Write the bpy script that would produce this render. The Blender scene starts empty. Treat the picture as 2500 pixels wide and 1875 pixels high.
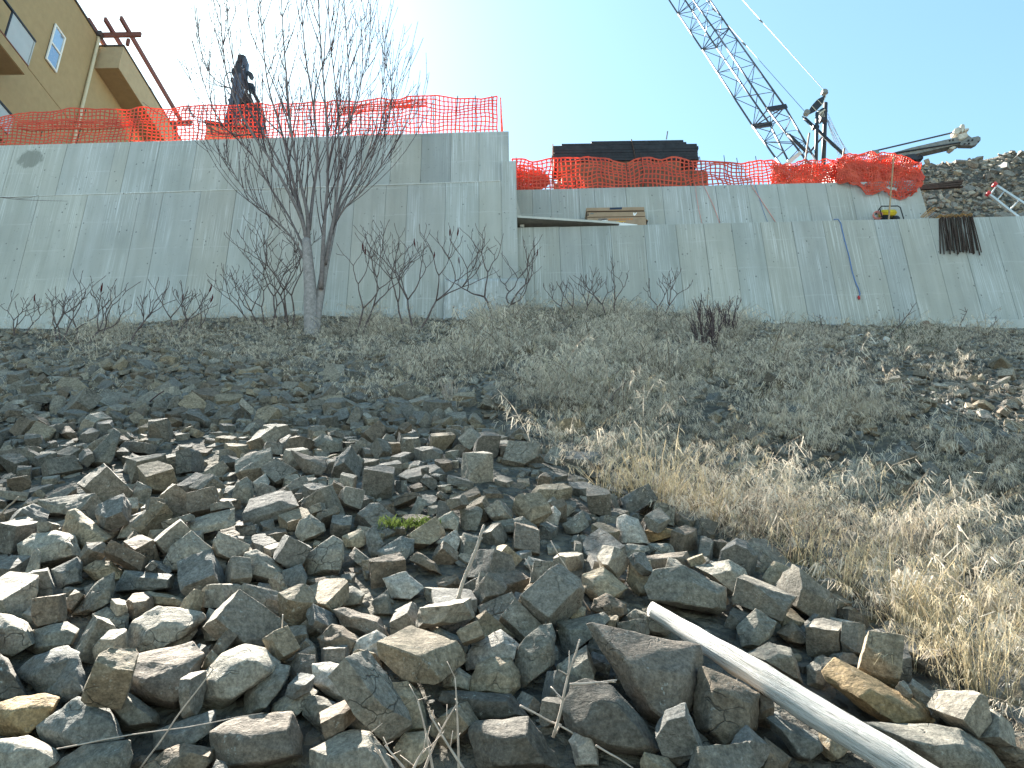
import bpy, bmesh, math, random
import numpy as np
from mathutils import Vector, Matrix, Quaternion, noise, Euler

# ------------------------------------------------------------------ camera, sky, sun, exposure
SC = bpy.context.scene
COL = SC.collection
IMW, IMH, FPX = 2500.0, 1875.0, 1875.0
PITCH, ROLL = math.radians(22.0), math.radians(0.86)
FWD = Vector((0, math.cos(PITCH), math.sin(PITCH)))
UP0 = Vector((0, -math.sin(PITCH), math.cos(PITCH)))
R0 = Vector((1, 0, 0))
RGT = R0 * math.cos(ROLL) - UP0 * math.sin(ROLL)
UPV = UP0 * math.cos(ROLL) + R0 * math.sin(ROLL)
cam = bpy.data.objects.new('camera', bpy.data.cameras.new('camera'))
COL.objects.link(cam)
cam.matrix_world = Matrix(((RGT.x, UPV.x, -FWD.x, 0), (RGT.y, UPV.y, -FWD.y, 0), (RGT.z, UPV.z, -FWD.z, 0), (0, 0, 0, 1)))
cam.data.sensor_width = 36.0
cam.data.lens = 36.0 * FPX / IMW
cam.data.clip_start = 0.05
cam.data.clip_end = 3000
SC.camera = cam

SUN_DIR = Vector((-0.60, 1.0, 1.18)).normalized()      # towards the sun
SUN_EL = math.asin(SUN_DIR.z)
SUN_ROT = math.atan2(SUN_DIR.x, SUN_DIR.y)
world = bpy.data.worlds.new('World')
SC.world = world
world.use_nodes = True
wn = world.node_tree
wn.nodes.clear()
w_out = wn.nodes.new('ShaderNodeOutputWorld')
w_bg = wn.nodes.new('ShaderNodeBackground')
w_sky = wn.nodes.new('ShaderNodeTexSky')
w_sky.sky_type = 'NISHITA'
w_sky.sun_disc = False
w_sky.sun_elevation = SUN_EL
w_sky.sun_rotation = SUN_ROT
w_sky.altitude = 0
w_sky.air_density = 1.25
w_sky.dust_density = 0.38
w_sky.ozone_density = 1.0
w_bg.inputs['Strength'].default_value = 0.05
w_mul = wn.nodes.new('ShaderNodeMix')
w_mul.data_type = 'RGBA'
w_mul.blend_type = 'MULTIPLY'
w_mul.inputs[0].default_value = 1.0
w_mul.inputs[7].default_value = (0.62, 0.735, 0.67, 1)     # the cool cast of the picture's daylight
wn.links.new(w_sky.outputs[0], w_mul.inputs[6])
wn.links.new(w_mul.outputs[2], w_bg.inputs['Color'])
wn.links.new(w_bg.outputs[0], w_out.inputs['Surface'])

sl = bpy.data.lights.new('sun', 'SUN')
sl.energy = 5.0
sl.angle = math.radians(0.53)
sl.color = (1.0, 0.94, 0.84)
sun = bpy.data.objects.new('sun', sl)
COL.objects.link(sun)
sun.rotation_euler = SUN_DIR.to_track_quat('Z', 'Y').to_euler()
sun.location = SUN_DIR * 80

SC.view_settings.view_transform = 'Standard'
SC.view_settings.look = 'None'
SC.view_settings.exposure = 3.1
SC.view_settings.gamma = 1.0
SC.view_settings.use_curve_mapping = False
SC.render.engine = 'CYCLES'
SC.cycles.max_bounces = 5
SC.cycles.diffuse_bounces = 3
SC.cycles.transparent_max_bounces = 6
SC.cycles.use_denoising = True

# ------------------------------------------------------------------ helpers
def ray(px, py):
    u = (px - IMW / 2) / FPX
    v = (IMH / 2 - py) / FPX
    return FWD + RGT * u + UPV * v

TILT = -0.019
def W(px, py, Y0):
    """point of the wall plane y = Y0 + TILT*x seen at a pixel"""
    d = ray(px, py)
    t = Y0 / (d.y - TILT * d.x)
    return d * t

def atY(px, py, Y):
    d = ray(px, py)
    return d * (Y / d.y)

def atX(px, py, X):
    d = ray(px, py)
    return d * (X / d.x)

def atZ(px, py, Z):
    d = ray(px, py)
    return d * (Z / d.z)

class MB:
    def __init__(s):
        s.v = []
        s.f = []
    def hexa(s, p):
        """8 points: bottom ring 0-3, top ring 4-7"""
        n = len(s.v)
        s.v += [tuple(q) for q in p]
        s.f += [(n, n+3, n+2, n+1), (n+4, n+5, n+6, n+7), (n, n+1, n+5, n+4), (n+1, n+2, n+6, n+5), (n+2, n+3, n+7, n+6), (n+3, n, n+4, n+7)]
        return s
    def box(s, a, b):
        (x0, y0, z0), (x1, y1, z1) = a, b
        return s.hexa([(x0, y0, z0), (x1, y0, z0), (x1, y1, z0), (x0, y1, z0), (x0, y0, z1), (x1, y0, z1), (x1, y1, z1), (x0, y1, z1)])
    def beam(s, a, b, w, h, up=(0, 0, 1)):
        a, b = Vector(a), Vector(b)
        d = (b - a).normalized()
        sd = d.cross(Vector(up))
        if sd.length < 1e-4:
            sd = d.cross(Vector((0, 1, 0)))
        sd.normalize()
        u = sd.cross(d).normalized()
        sd = sd * w / 2
        u = u * h / 2
        return s.hexa([a - sd - u, a + sd - u, a + sd + u, a - sd + u, b - sd - u, b + sd - u, b + sd + u, b - sd + u])
    def tube(s, pts, rad, n=6):
        pts = [Vector(p) for p in pts]
        m = len(pts)
        if not hasattr(rad, '__len__'):
            rad = [rad] * m
        base = len(s.v)
        ref = Vector((0.31, 0.17, 0.94))
        for i, p in enumerate(pts):
            d = (pts[min(i + 1, m - 1)] - pts[max(i - 1, 0)])
            if d.length < 1e-9:
                d = Vector((0, 0, 1))
            d.normalize()
            a = d.cross(ref)
            if a.length < 0.15:
                a = d.cross(Vector((1, 0, 0)))
            a.normalize()
            b = d.cross(a)
            for k in range(n):
                t = 2 * math.pi * k / n
                s.v.append(tuple(p + (a * math.cos(t) + b * math.sin(t)) * rad[i]))
        for i in range(m - 1):
            for k in range(n):
                k2 = (k + 1) % n
                s.f.append((base + i*n + k, base + i*n + k2, base + (i+1)*n + k2, base + (i+1)*n + k))
        s.f.append(tuple(base + k for k in range(n))[::-1])
        s.f.append(tuple(base + (m-1)*n + k for k in range(n)))
        return s
    def prism(s, poly, off):
        """polygon (list of points) extruded by vector off"""
        n = len(poly)
        b = len(s.v)
        off = Vector(off)
        s.v += [tuple(Vector(p)) for p in poly] + [tuple(Vector(p) + off) for p in poly]
        s.f.append(tuple(range(b, b + n)))
        s.f.append(tuple(range(b + n, b + 2*n))[::-1])
        for i in range(n):
            j = (i + 1) % n
            s.f.append((b + j, b + i, b + n + i, b + n + j))
        return s
    def mesh(s, name):
        me = bpy.data.meshes.new(name)
        me.from_pydata(s.v, [], s.f)
        bm = bmesh.new()
        bm.from_mesh(me)
        bmesh.ops.recalc_face_normals(bm, faces=bm.faces)
        bm.to_mesh(me)
        bm.free()
        return me

def put(name, me, mat, parent=None, smooth=False, color=None):
    if isinstance(me, MB):
        me = me.mesh(name)
    o = bpy.data.objects.new(name, me)
    COL.objects.link(o)
    if mat is not None and not me.materials:
        me.materials.append(mat)
    if smooth:
        me.polygons.foreach_set('use_smooth', [True] * len(me.polygons))
    if parent is not None:
        o.parent = parent
        o.matrix_parent_inverse = Matrix.Translation(-parent.location) if parent.parent is None else Matrix.Identity(4)
    if color is not None:
        o.color = (color[0], color[1], color[2], 1)
    return o

def tag(o, label=None, cat=None, group=None, kind=None):
    if label: o['label'] = label
    if cat: o['category'] = cat
    if group: o['group'] = group
    if kind: o['kind'] = kind
    return o

def thing(name, label, cat, loc, group=None):
    o = bpy.data.objects.new(name, None)
    COL.objects.link(o)
    o.location = loc
    o.empty_display_size = 0.2
    return tag(o, label, cat, group)

# ------------------------------------------------------------------ materials
class NT:
    def __init__(s, name):
        s.m = bpy.data.materials.new(name)
        s.m.use_nodes = True
        s.t = s.m.node_tree
        s.t.nodes.clear()
        s.out = s.t.nodes.new('ShaderNodeOutputMaterial')
    def n(s, typ, **kw):
        nd = s.t.nodes.new(typ)
        for k, v in kw.items():
            if k.startswith('i_'):
                key = k[2:].replace('_', ' ')
                nd.inputs[key].default_value = v
            else:
                setattr(nd, k, v)
        return nd
    def l(s, a, b):
        s.t.links.new(a, b)
    def noise(s, vec, scale, detail=4, rough=0.6, dist=0.0):
        nd = s.n('ShaderNodeTexNoise')
        nd.inputs['Scale'].default_value = scale
        nd.inputs['Detail'].default_value = detail
        nd.inputs['Roughness'].default_value = rough
        nd.inputs['Distortion'].default_value = dist
        if vec is not None: s.l(vec, nd.inputs['Vector'])
        return nd.outputs['Fac']
    def ramp(s, fac, stops):
        nd = s.n('ShaderNodeValToRGB')
        cr = nd.color_ramp
        while len(cr.elements) < len(stops):
            cr.elements.new(0.5)
        for e, (p, c) in zip(cr.elements, stops):
            e.position = p
            e.color = (c, c, c, 1) if not hasattr(c, '__len__') else (c[0], c[1], c[2], 1)
        s.l(fac, nd.inputs['Fac'])
        return nd.outputs['Color']
    def mix(s, fac, a, b, typ='MIX'):
        nd = s.n('ShaderNodeMix', data_type='RGBA', blend_type=typ)
        if hasattr(fac, 'links'): s.l(fac, nd.inputs[0])
        else: nd.inputs[0].default_value = fac
        for x, i in ((a, 6), (b, 7)):
            if hasattr(x, 'links'): s.l(x, nd.inputs[i])
            else: nd.inputs[i].default_value = (x[0], x[1], x[2], 1) if hasattr(x, '__len__') else (x, x, x, 1)
        return nd.outputs[2]
    def math(s, op, a, b=0.0):
        nd = s.n('ShaderNodeMath', operation=op)
        for x, i in ((a, 0), (b, 1)):
            if hasattr(x, 'links'): s.l(x, nd.inputs[i])
            else: nd.inputs[i].default_value = x
        return nd.outputs[0]
    def mapping(s, vec, scale=(1, 1, 1), rot=(0, 0, 0)):
        nd = s.n('ShaderNodeMapping')
        nd.inputs['Scale'].default_value = scale
        nd.inputs['Rotation'].default_value = rot
        s.l(vec, nd.inputs['Vector'])
        return nd.outputs[0]
    def pos(s):
        return s.n('ShaderNodeNewGeometry').outputs['Position']
    def bump(s, h, strength=0.5, dist=0.02, normal=None):
        nd = s.n('ShaderNodeBump')
        nd.inputs['Strength'].default_value = strength
        nd.inputs['Distance'].default_value = dist
        s.l(h, nd.inputs['Height'])
        if normal is not None: s.l(normal, nd.inputs['Normal'])
        return nd.outputs[0]
    def bsdf(s, color, rough=0.8, metal=0.0, normal=None, spec=0.3, **kw):
        b = s.n('ShaderNodeBsdfPrincipled')
        if hasattr(color, 'links'): s.l(color, b.inputs['Base Color'])
        else: b.inputs['Base Color'].default_value = (*color, 1)
        if hasattr(rough, 'links'): s.l(rough, b.inputs['Roughness'])
        else: b.inputs['Roughness'].default_value = rough
        b.inputs['Metallic'].default_value = metal
        b.inputs['Specular IOR Level'].default_value = spec
        if normal is not None: s.l(normal, b.inputs['Normal'])
        for k, v in kw.items():
            b.inputs[k.replace('_', ' ')].default_value = v
        return b
    def done(s, sh):
        s.l(sh.outputs[0] if hasattr(sh, 'outputs') else sh, s.out.inputs['Surface'])
        return s.m

MATS = {}
def simple(name, col, rough=0.7, metal=0.0, var=0.25, scale=6.0, spec=0.3, bump=0.0):
    if name in MATS: return MATS[name]
    k = NT(name)
    p = k.pos()
    f = k.noise(p, scale, 5, 0.65)
    c2 = tuple(x * (1 - var) for x in col)
    c3 = tuple(min(1, x * (1 + var)) for x in col)
    c = k.ramp(f, [(0.3, c2), (0.7, c3)])
    nrm = k.bump(k.noise(p, scale * 8, 3), bump, 0.01) if bump else None
    MATS[name] = k.done(k.bsdf(c, rough, metal, nrm, spec))
    return MATS[name]

def mat_concrete(name, stain=None):
    k = NT(name)
    p = k.pos()
    info = k.n('ShaderNodeObjectInfo')
    # big soft blotches, vertical runs, fine pale streaks, dark pits
    blot = k.noise(k.mapping(p, (0.5, 0.5, 0.35)), 1.6, 5, 0.6, 0.4)
    runs = k.noise(k.mapping(p, (1.7, 1.7, 0.09)), 2.2, 5, 0.6)
    fine = k.noise(k.mapping(p, (26, 26, 0.35)), 1.6, 3, 0.6)
    gate = k.noise(k.mapping(p, (0.55, 0.55, 0.25)), 1.9, 3, 0.5)
    c = k.ramp(blot, [(0.28, (0.32, 0.335, 0.315)), (0.5, (0.395, 0.405, 0.37)), (0.72, (0.46, 0.465, 0.42))])
    c = k.mix(0.42, c, k.ramp(runs, [(0.3, (0.31, 0.335, 0.33)), (0.7, (0.50, 0.535, 0.55))]))
    pale = k.math('MULTIPLY', k.ramp(fine, [(0.50, 0.0), (0.66, 1.0)]), k.ramp(gate, [(0.42, 0.0), (0.58, 0.72)]))
    c = k.mix(pale, c, (0.66, 0.70, 0.72))
    # lift lines of the pours
    sep = k.n('ShaderNodeSeparateXYZ')
    k.l(p, sep.inputs[0])
    wob = k.math('MULTIPLY', k.noise(k.mapping(p, (1.5, 1.5, 0.2)), 1.0, 3), 0.16)
    zz = k.math('ADD', k.math('MULTIPLY', sep.outputs['Z'], 1.12), wob)
    fr = k.math('FRACT', zz)
    lift = k.math('MULTIPLY', k.ramp(fr, [(0.0, 0.55), (0.05, 0.0), (1.0, 0.0)]), k.ramp(k.noise(k.mapping(p, (0.8, 0.8, 0.8)), 1.3, 3), [(0.45, 0.0), (0.6, 1.0)]))
    c = k.mix(lift, c, (0.56, 0.585, 0.59))
    # tie holes and bug holes
    vo = k.n('ShaderNodeTexVoronoi')
    vo.inputs['Scale'].default_value = 4.6
    k.l(k.mapping(p, (1.0, 1.0, 0.8)), vo.inputs['Vector'])
    jit = k.math('ADD', vo.outputs['Distance'], k.math('MULTIPLY', k.math('SUBTRACT', k.noise(p, 30, 2), 0.5), 0.10))
    pit = k.math('MULTIPLY', k.ramp(jit, [(0.07, 1.0), (0.12, 0.0)]), k.ramp(k.noise(p, 1.1, 2), [(0.40, 0.0), (0.50, 0.85)]))
    c = k.mix(pit, c, (0.16, 0.17, 0.17))
    speck = k.ramp(k.noise(p, 15, 3, 0.6), [(0.65, 0.0), (0.71, 0.6)])
    c = k.mix(speck, c, (0.24, 0.25, 0.24))
    if stain is not None:
        sx, sy, sz, rx, rz = stain
        dx = k.math('DIVIDE', k.math('SUBTRACT', sep.outputs['X'], sx), rx)
        dz = k.math('DIVIDE', k.math('SUBTRACT', sep.outputs['Z'], sz), rz)
        d2 = k.math('ADD', k.math('MULTIPLY', dx, dx), k.math('MULTIPLY', dz, dz))
        d3 = k.math('ADD', d2, k.math('MULTIPLY', k.math('SUBTRACT', k.noise(k.mapping(p, (1.2, 1.2, 0.8)), 3.5, 6, 0.7), 0.5), 2.6))
        c = k.mix(k.ramp(d3, [(0.55, 0.62), (0.95, 0.0)]), c, (0.14, 0.155, 0.14))
    c = k.mix(1.0, c, info.outputs['Color'], 'MULTIPLY')
    h = k.math('SUBTRACT', k.math('MULTIPLY', runs, 0.5), k.math('MULTIPLY', pit, 0.7))
    nb = k.bump(h, 0.35, 0.02)
    nb = k.bump(k.noise(p, 45, 3), 0.12, 0.01, nb)
    return k.done(k.bsdf(c, 0.86, 0, nb, 0.25))

def rock_shader(name, attr):
    k = NT(name)
    p = k.pos()
    if attr:
        a = k.n('ShaderNodeAttribute', attribute_name='tone')
        base = a.outputs['Color']
    else:
        base = k.n('ShaderNodeObjectInfo').outputs['Color']
    n1 = k.noise(p, 7.0, 6, 0.65, 0.3)
    n2 = k.noise(p, 38.0, 5, 0.7)
    n3 = k.noise(k.mapping(p, (1, 1, 3.2), (0.5, 0.3, 0)), 11.0, 5, 0.7)
    c = k.mix(1.0, base, k.ramp(n1, [(0.28, 0.72), (0.5, 1.0), (0.75, 1.3)]), 'MULTIPLY')
    c = k.mix(0.8, c, k.ramp(n2, [(0.3, 0.45), (0.5, 1.0), (0.70, 1.6)]), 'MULTIPLY')
    rust = k.ramp(k.noise(p, 4.3, 5, 0.6), [(0.62, 0.0), (0.76, 0.30)])
    c = k.mix(rust, c, (0.20, 0.135, 0.075))
    lich = k.math('MULTIPLY', k.ramp(k.noise(p, 55, 4, 0.6), [(0.60, 0.0), (0.66, 0.7)]), k.ramp(k.noise(p, 5.5, 3), [(0.52, 0.0), (0.66, 1.0)]))
    c = k.mix(lich, c, (0.36, 0.38, 0.35))
    n4 = k.noise(p, 90.0, 4, 0.7)
    c = k.mix(0.6, c, k.ramp(n4, [(0.32, 0.5), (0.5, 1.0), (0.68, 1.5)]), 'MULTIPLY')
    cr = k.n('ShaderNodeTexVoronoi', feature='DISTANCE_TO_EDGE')
    cr.inputs['Scale'].default_value = 5.5
    wv = k.n('ShaderNodeVectorMath', operation='ADD')
    k.l(k.mapping(p, (1, 1, 1.7), (0.7, 0.4, 0.2)), wv.inputs[0])
    nv_ = k.n('ShaderNodeTexNoise')
    nv_.inputs['Scale'].default_value = 9.0
    k.l(p, nv_.inputs['Vector'])
    sc_ = k.n('ShaderNodeVectorMath', operation='SCALE')
    sc_.inputs[3].default_value = 0.18
    k.l(nv_.outputs['Color'], sc_.inputs[0])
    k.l(sc_.outputs[0], wv.inputs[1])
    k.l(wv.outputs[0], cr.inputs['Vector'])
    crack = k.math('MULTIPLY', k.ramp(cr.outputs['Distance'], [(0.0, 1.0), (0.022, 0.0)]), k.ramp(k.noise(p, 3.1, 3), [(0.5, 0.0), (0.62, 0.8)]))
    c = k.mix(crack, c, (0.04, 0.036, 0.03))
    h = k.math('ADD', k.math('MULTIPLY', n1, 0.5), k.math('ADD', k.math('MULTIPLY', n2, 0.34), k.math('MULTIPLY', n3, 0.6)))
    h = k.math('SUBTRACT', h, k.math('MULTIPLY', crack, 0.6))
    nb = k.bump(h, 0.75, 0.022)
    nb = k.bump(k.noise(p, 130, 3, 0.7), 0.35, 0.006, nb)
    return k.done(k.bsdf(c, 0.88, 0, nb, 0.22))

def mat_grass(name, a, b, transl=0.45):
    k = NT(name)
    at = k.n('ShaderNodeAttribute', attribute_name='tone')
    c = k.mix(at.outputs['Fac'], a, b)
    d = k.n('ShaderNodeBsdfDiffuse')
    t = k.n('ShaderNodeBsdfTranslucent')
    k.l(c, d.inputs[0])
    k.l(c, t.inputs[0])
    m = k.n('ShaderNodeMixShader')
    m.inputs[0].default_value = transl
    k.l(d.outputs[0], m.inputs[1])
    k.l(t.outputs[0], m.inputs[2])
    return k.done(m)

def mat_net(name):
    k = NT(name)
    p = k.pos()
    c = k.ramp(k.noise(p, 1.3, 3), [(0.35, (0.58, 0.075, 0.045)), (0.65, (0.74, 0.12, 0.06))])
    b = k.bsdf(c, 0.45, 0, None, 0.4)
    t = k.n('ShaderNodeBsdfTranslucent')
    k.l(k.mix(0.0, (0.9, 0.17, 0.05), c), t.inputs[0])
    m = k.n('ShaderNodeMixShader')
    m.inputs[0].default_value = 0.26
    k.l(b.outputs[0], m.inputs[1])
    k.l(t.outputs[0], m.inputs[2])
    return k.done(m)

def mat_wood(name, a, b, scale=(2, 2, 2), axis_scale=12.0, rot=(0, 0, 0), rough=0.8):
    k = NT(name)
    tc = k.n('ShaderNodeTexCoord').outputs['Object']
    v = k.mapping(tc, scale, rot)
    f = k.noise(v, axis_scale, 6, 0.7, 0.6)
    g = k.noise(v, axis_scale * 4, 4, 0.7)
    c = k.ramp(f, [(0.3, a), (0.68, b)])
    crack = k.ramp(g, [(0.34, 0.85), (0.44, 0.0)])
    c = k.mix(crack, c, tuple(x * 0.35 for x in a))
    nb = k.bump(k.math('ADD', f, g), 0.8, 0.02)
    return k.done(k.bsdf(c, rough, 0, nb, 0.2))

M = {}
M['concrete'] = mat_concrete('concrete')
M['rock'] = rock_shader('rock', False)
M['rubble'] = rock_shader('rubble', True)
M['net'] = mat_net('orange_net')
M['stucco'] = simple('stucco', (0.36, 0.27, 0.15), 0.9, 0, 0.08, 3.0, 0.2, 0.35)
M['stucco_pale'] = simple('stucco_pale', (0.42, 0.33, 0.21), 0.9, 0, 0.08, 3.0, 0.2, 0.3)
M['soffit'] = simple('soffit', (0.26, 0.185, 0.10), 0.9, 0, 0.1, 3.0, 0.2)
M['timber_red'] = simple('timber_red', (0.17, 0.065, 0.05), 0.7, 0, 0.2, 5.0)
M['white_paint'] = simple('white_paint', (0.74, 0.74, 0.70), 0.5, 0, 0.06, 3.0)
M['black_metal'] = simple('black_metal', (0.03, 0.03, 0.035), 0.5, 0.3, 0.2)
M['roof_edge'] = simple('roof_edge', (0.06, 0.05, 0.05), 0.6)
M['downspout'] = simple('downspout', (0.55, 0.50, 0.36), 0.5, 0, 0.08)
M['steel_blue'] = simple('steel_blue', (0.085, 0.10, 0.135), 0.5, 0.35, 0.35, 9.0, 0.4)
M['steel_dark'] = simple('steel_dark', (0.035, 0.037, 0.045), 0.55, 0.3, 0.3, 9.0, 0.4)
M['steel_grey'] = simple('steel_grey', (0.20, 0.20, 0.185), 0.55, 0.3, 0.3, 7.0, 0.4)
M['steel_pale'] = simple('steel_pale', (0.48, 0.45, 0.38), 0.6, 0.1, 0.25, 9.0, 0.3)
M['boom_steel'] = simple('boom_steel', (0.07, 0.075, 0.09), 0.5, 0.3, 0.2, 5.0, 0.4)
M['rope_steel'] = simple('rope_steel', (0.12, 0.12, 0.13), 0.6, 0.4, 0.2)
M['dark_timber'] = simple('dark_timber', (0.030, 0.034, 0.040), 0.8, 0, 0.3, 5.0, 0.25, 0.3)
M['brown_timber'] = simple('brown_timber', (0.17, 0.095, 0.06), 0.8, 0, 0.35, 4.0, 0.2, 0.3)
M['aluminium'] = simple('aluminium', (0.55, 0.56, 0.55), 0.4, 0.6, 0.12, 6.0)
M['board_pale'] = simple('board_pale', (0.50, 0.50, 0.46), 0.75, 0, 0.12, 4.0, 0.2, 0.2)
M['board_under'] = simple('board_under', (0.20, 0.19, 0.16), 0.8, 0, 0.2, 4.0, 0.2, 0.2)
M['carton'] = simple('carton', (0.34, 0.245, 0.165), 0.85, 0, 0.12, 5.0)
M['navy'] = simple('navy', (0.02, 0.035, 0.07), 0.5)
M['black'] = simple('black', (0.02, 0.02, 0.02), 0.6)
M['ink_white'] = simple('ink_white', (0.8, 0.8, 0.78), 0.6, 0, 0.03)
M['ink_orange'] = simple('ink_orange', (0.62, 0.22, 0.06), 0.7, 0, 0.1)
M['ink_gold'] = simple('ink_gold', (0.60, 0.34, 0.08), 0.7, 0, 0.1)
M['rust_bar'] = simple('rust_bar', (0.06, 0.042, 0.034), 0.75, 0.2, 0.5, 14.0, 0.3, 0.3)
M['rust_hook'] = simple('rust_hook', (0.36, 0.20, 0.075), 0.75, 0.1, 0.35, 20.0, 0.3)
M['yellow'] = simple('yellow', (0.62, 0.48, 0.03), 0.45, 0, 0.12)
M['red_plastic'] = simple('red_plastic', (0.48, 0.05, 0.055), 0.5, 0, 0.15)
M['pink_hose'] = simple('pink_hose', (0.75, 0.28, 0.24), 0.5, 0, 0.1)
M['blue_hose'] = simple('blue_hose', (0.10, 0.19, 0.42), 0.5, 0, 0.1)
M['stake'] = simple('stake', (0.36, 0.25, 0.15), 0.85, 0, 0.25, 12.0)
M['stake_grey'] = simple('stake_grey', (0.20, 0.17, 0.15), 0.85, 0, 0.25, 12.0)
M['bark'] = simple('bark', (0.30, 0.275, 0.265), 0.9, 0, 0.3, 14.0, 0.15, 0.5)
M['limb'] = simple('limb_bark', (0.19, 0.165, 0.16), 0.9, 0, 0.3, 14.0, 0.15, 0.4)
M['twig'] = simple('twig', (0.085, 0.062, 0.064), 0.85, 0, 0.25, 10.0, 0.15)  # darkened below bark so the colour carries the backlit shade against the sky
M['sumac'] = simple('sumac', (0.135, 0.105, 0.10), 0.88, 0, 0.3, 14.0, 0.15, 0.3)
M['seedhead'] = simple('seedhead', (0.085, 0.016, 0.018), 0.9, 0, 0.4, 30.0, 0.1, 0.8)
M['dead_stem'] = simple('dead_stem', (0.40, 0.34, 0.29), 0.85, 0, 0.3, 20.0, 0.15)
M['green_leaf'] = simple('green_leaf', (0.09, 0.16, 0.035), 0.7, 0, 0.3, 20.0)
M['hay'] = mat_grass('dry_grass', (0.19, 0.155, 0.12), (0.78, 0.69, 0.56), 0.3)
M['straw'] = mat_grass('straw', (0.36, 0.285, 0.165), (0.62, 0.53, 0.37), 0.35)
M['moss'] = mat_grass('green_weed', (0.05, 0.085, 0.02), (0.14, 0.18, 0.05), 0.3)
M['log'] = mat_wood('bleached_wood', (0.50, 0.47, 0.42), (0.72, 0.70, 0.66), (16, 16, 0.55), 2.6)
M['branch_wood'] = mat_wood('branch_wood', (0.36, 0.29, 0.23), (0.56, 0.48, 0.40), (14, 14, 0.9), 3.0)
M['stump'] = simple('stump_wood', (0.22, 0.165, 0.125), 0.9, 0, 0.3, 12.0, 0.15, 0.6)
M['litter'] = simple('litter', (0.66, 0.68, 0.68), 0.6, 0, 0.1)

def mat_glass(name, tint, rough=0.08):
    k = NT(name)
    b = k.bsdf(tint, rough, 0.0, None, 1.0)
    g = k.n('ShaderNodeBsdfGlossy')
    g.inputs['Roughness'].default_value = 0.05
    g.inputs['Color'].default_value = (0.8, 0.9, 1.0, 1)
    m = k.n('ShaderNodeMixShader')
    m.inputs[0].default_value = 0.35
    k.l(b.outputs[0], m.inputs[1])
    k.l(g.outputs[0], m.inputs[2])
    return k.done(m)
M['glass'] = mat_glass('window_glass', (0.22, 0.30, 0.36))
M['glass_dark'] = mat_glass('window_glass_dark', (0.10, 0.12, 0.15))
M['glass_frost'] = simple('frosted_panel', (0.42, 0.44, 0.43), 0.25, 0, 0.05, 2.0, 0.6)

def mat_ground():
    k = NT('slope_ground')
    p = k.pos()
    v = k.n('ShaderNodeTexVoronoi')
    v.inputs['Scale'].default_value = 16
    k.l(k.mapping(p, (1, 1, 1)), v.inputs['Vector'])
    n1 = k.noise(p, 2.0, 6, 0.65)
    c = k.ramp(n1, [(0.3, (0.075, 0.07, 0.06)), (0.5, (0.12, 0.112, 0.095)), (0.72, (0.185, 0.165, 0.125))])
    c = k.mix(0.6, c, k.ramp(v.outputs['Color'], [(0.2, 0.55), (0.8, 1.35)]), 'MULTIPLY')
    h = k.math('SUBTRACT', k.noise(p, 30, 4), v.outputs['Distance'])
    nb = k.bump(h, 0.9, 0.05)
    return k.done(k.bsdf(c, 0.95, 0, nb, 0.15))
M['ground'] = mat_ground()
M['flat_ground'] = simple('pale_gravel', (0.105, 0.11, 0.115), 0.95, 0, 0.25, 3.0, 0.15, 0.4)

# ------------------------------------------------------------------ ground
YL, YR, YU = 18.0, 18.35, 19.45          # faces: left wall, lower right wall, upper right wall
TOE_Y, TOE_Z = 1.2, -1.6
_ct = [(-600, 822, YL), (0, 809, YL), (163, 809, YL), (285, 798, YL), (488, 779, YL), (600, 776, YL), (800, 770, YL), (1000, 774, YL), (1150, 774, YL),
       (1290, 763, YR), (1440, 762, YR), (1700, 773, YR), (1850, 793, YR), (2170, 800, YR), (2500, 801, YR), (3000, 812, YR)]
_cp = [W(a, b, c) for a, b, c in _ct]
_cx = np.array([p.x for p in _cp])
_cz = np.array([p.z for p in _cp])

def G0(x, y):
    bz = float(np.interp(x, _cx, _cz))
    if y < TOE_Y:
        return TOE_Z
    s = (y - TOE_Y) / (18.1 - TOE_Y)
    e = 0.55 * math.sin(min(max(s, 0), 1) * math.pi)
    swale = -(0.10 + 0.185 * min(5.0, max(-0.5, x))) * (1 / (1 + math.exp(-(x + 0.2) / 0.4))) * math.exp(-((y - 6.3) / 3.0) ** 2)
    lobe = 0.16 * math.exp(-((x + 1.5) / 2.6) ** 2) * math.exp(-((y - 5.2) / 2.0) ** 2)
    return TOE_Z + (bz - TOE_Z) * s - e * 0.0 + swale + lobe

def G(x, y):
    z = G0(x, y)
    a = min(1.0, max(0.0, (17.6 - y) / 2.0))
    z += a * (0.10 * noise.noise(Vector((x * 0.45, y * 0.45, 3.1))) + 0.05 * noise.noise(Vector((x * 1.3, y * 1.3, 7.7))))
    return z

def ghit(px, py, lift=0.0):
    d = ray(px, py)
    t = 1.5
    while t < 60:
        p = d * t
        if p.z - lift < G(p.x, p.y):
            break
        t += 0.15
    lo, hi = t - 0.15, t
    for _ in range(14):
        m = (lo + hi) / 2
        p = d * m
        if p.z - lift < G(p.x, p.y): hi = m
        else: lo = m
    return d * hi

def gnormal(x, y):
    e = 0.25
    return Vector((G(x - e, y) - G(x + e, y), G(x, y - e) - G(x, y + e), 2 * e)).normalized()

def proj(p):
    d = p.dot(FWD)
    return IMW / 2 + FPX * p.dot(RGT) / d, IMH / 2 - FPX * p.dot(UPV) / d, d

def grid_mesh(name, xs, ys, fz):
    nx, ny = len(xs), len(ys)
    v = [(x, y, fz(x, y)) for y in ys for x in xs]
    f = [(j*nx + i, j*nx + i + 1, (j+1)*nx + i + 1, (j+1)*nx + i) for j in range(ny - 1) for i in range(nx - 1)]
    me = bpy.data.meshes.new(name)
    me.from_pydata(v, [], f)
    me.polygons.foreach_set('use_smooth', [True] * len(f))
    return me

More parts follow.
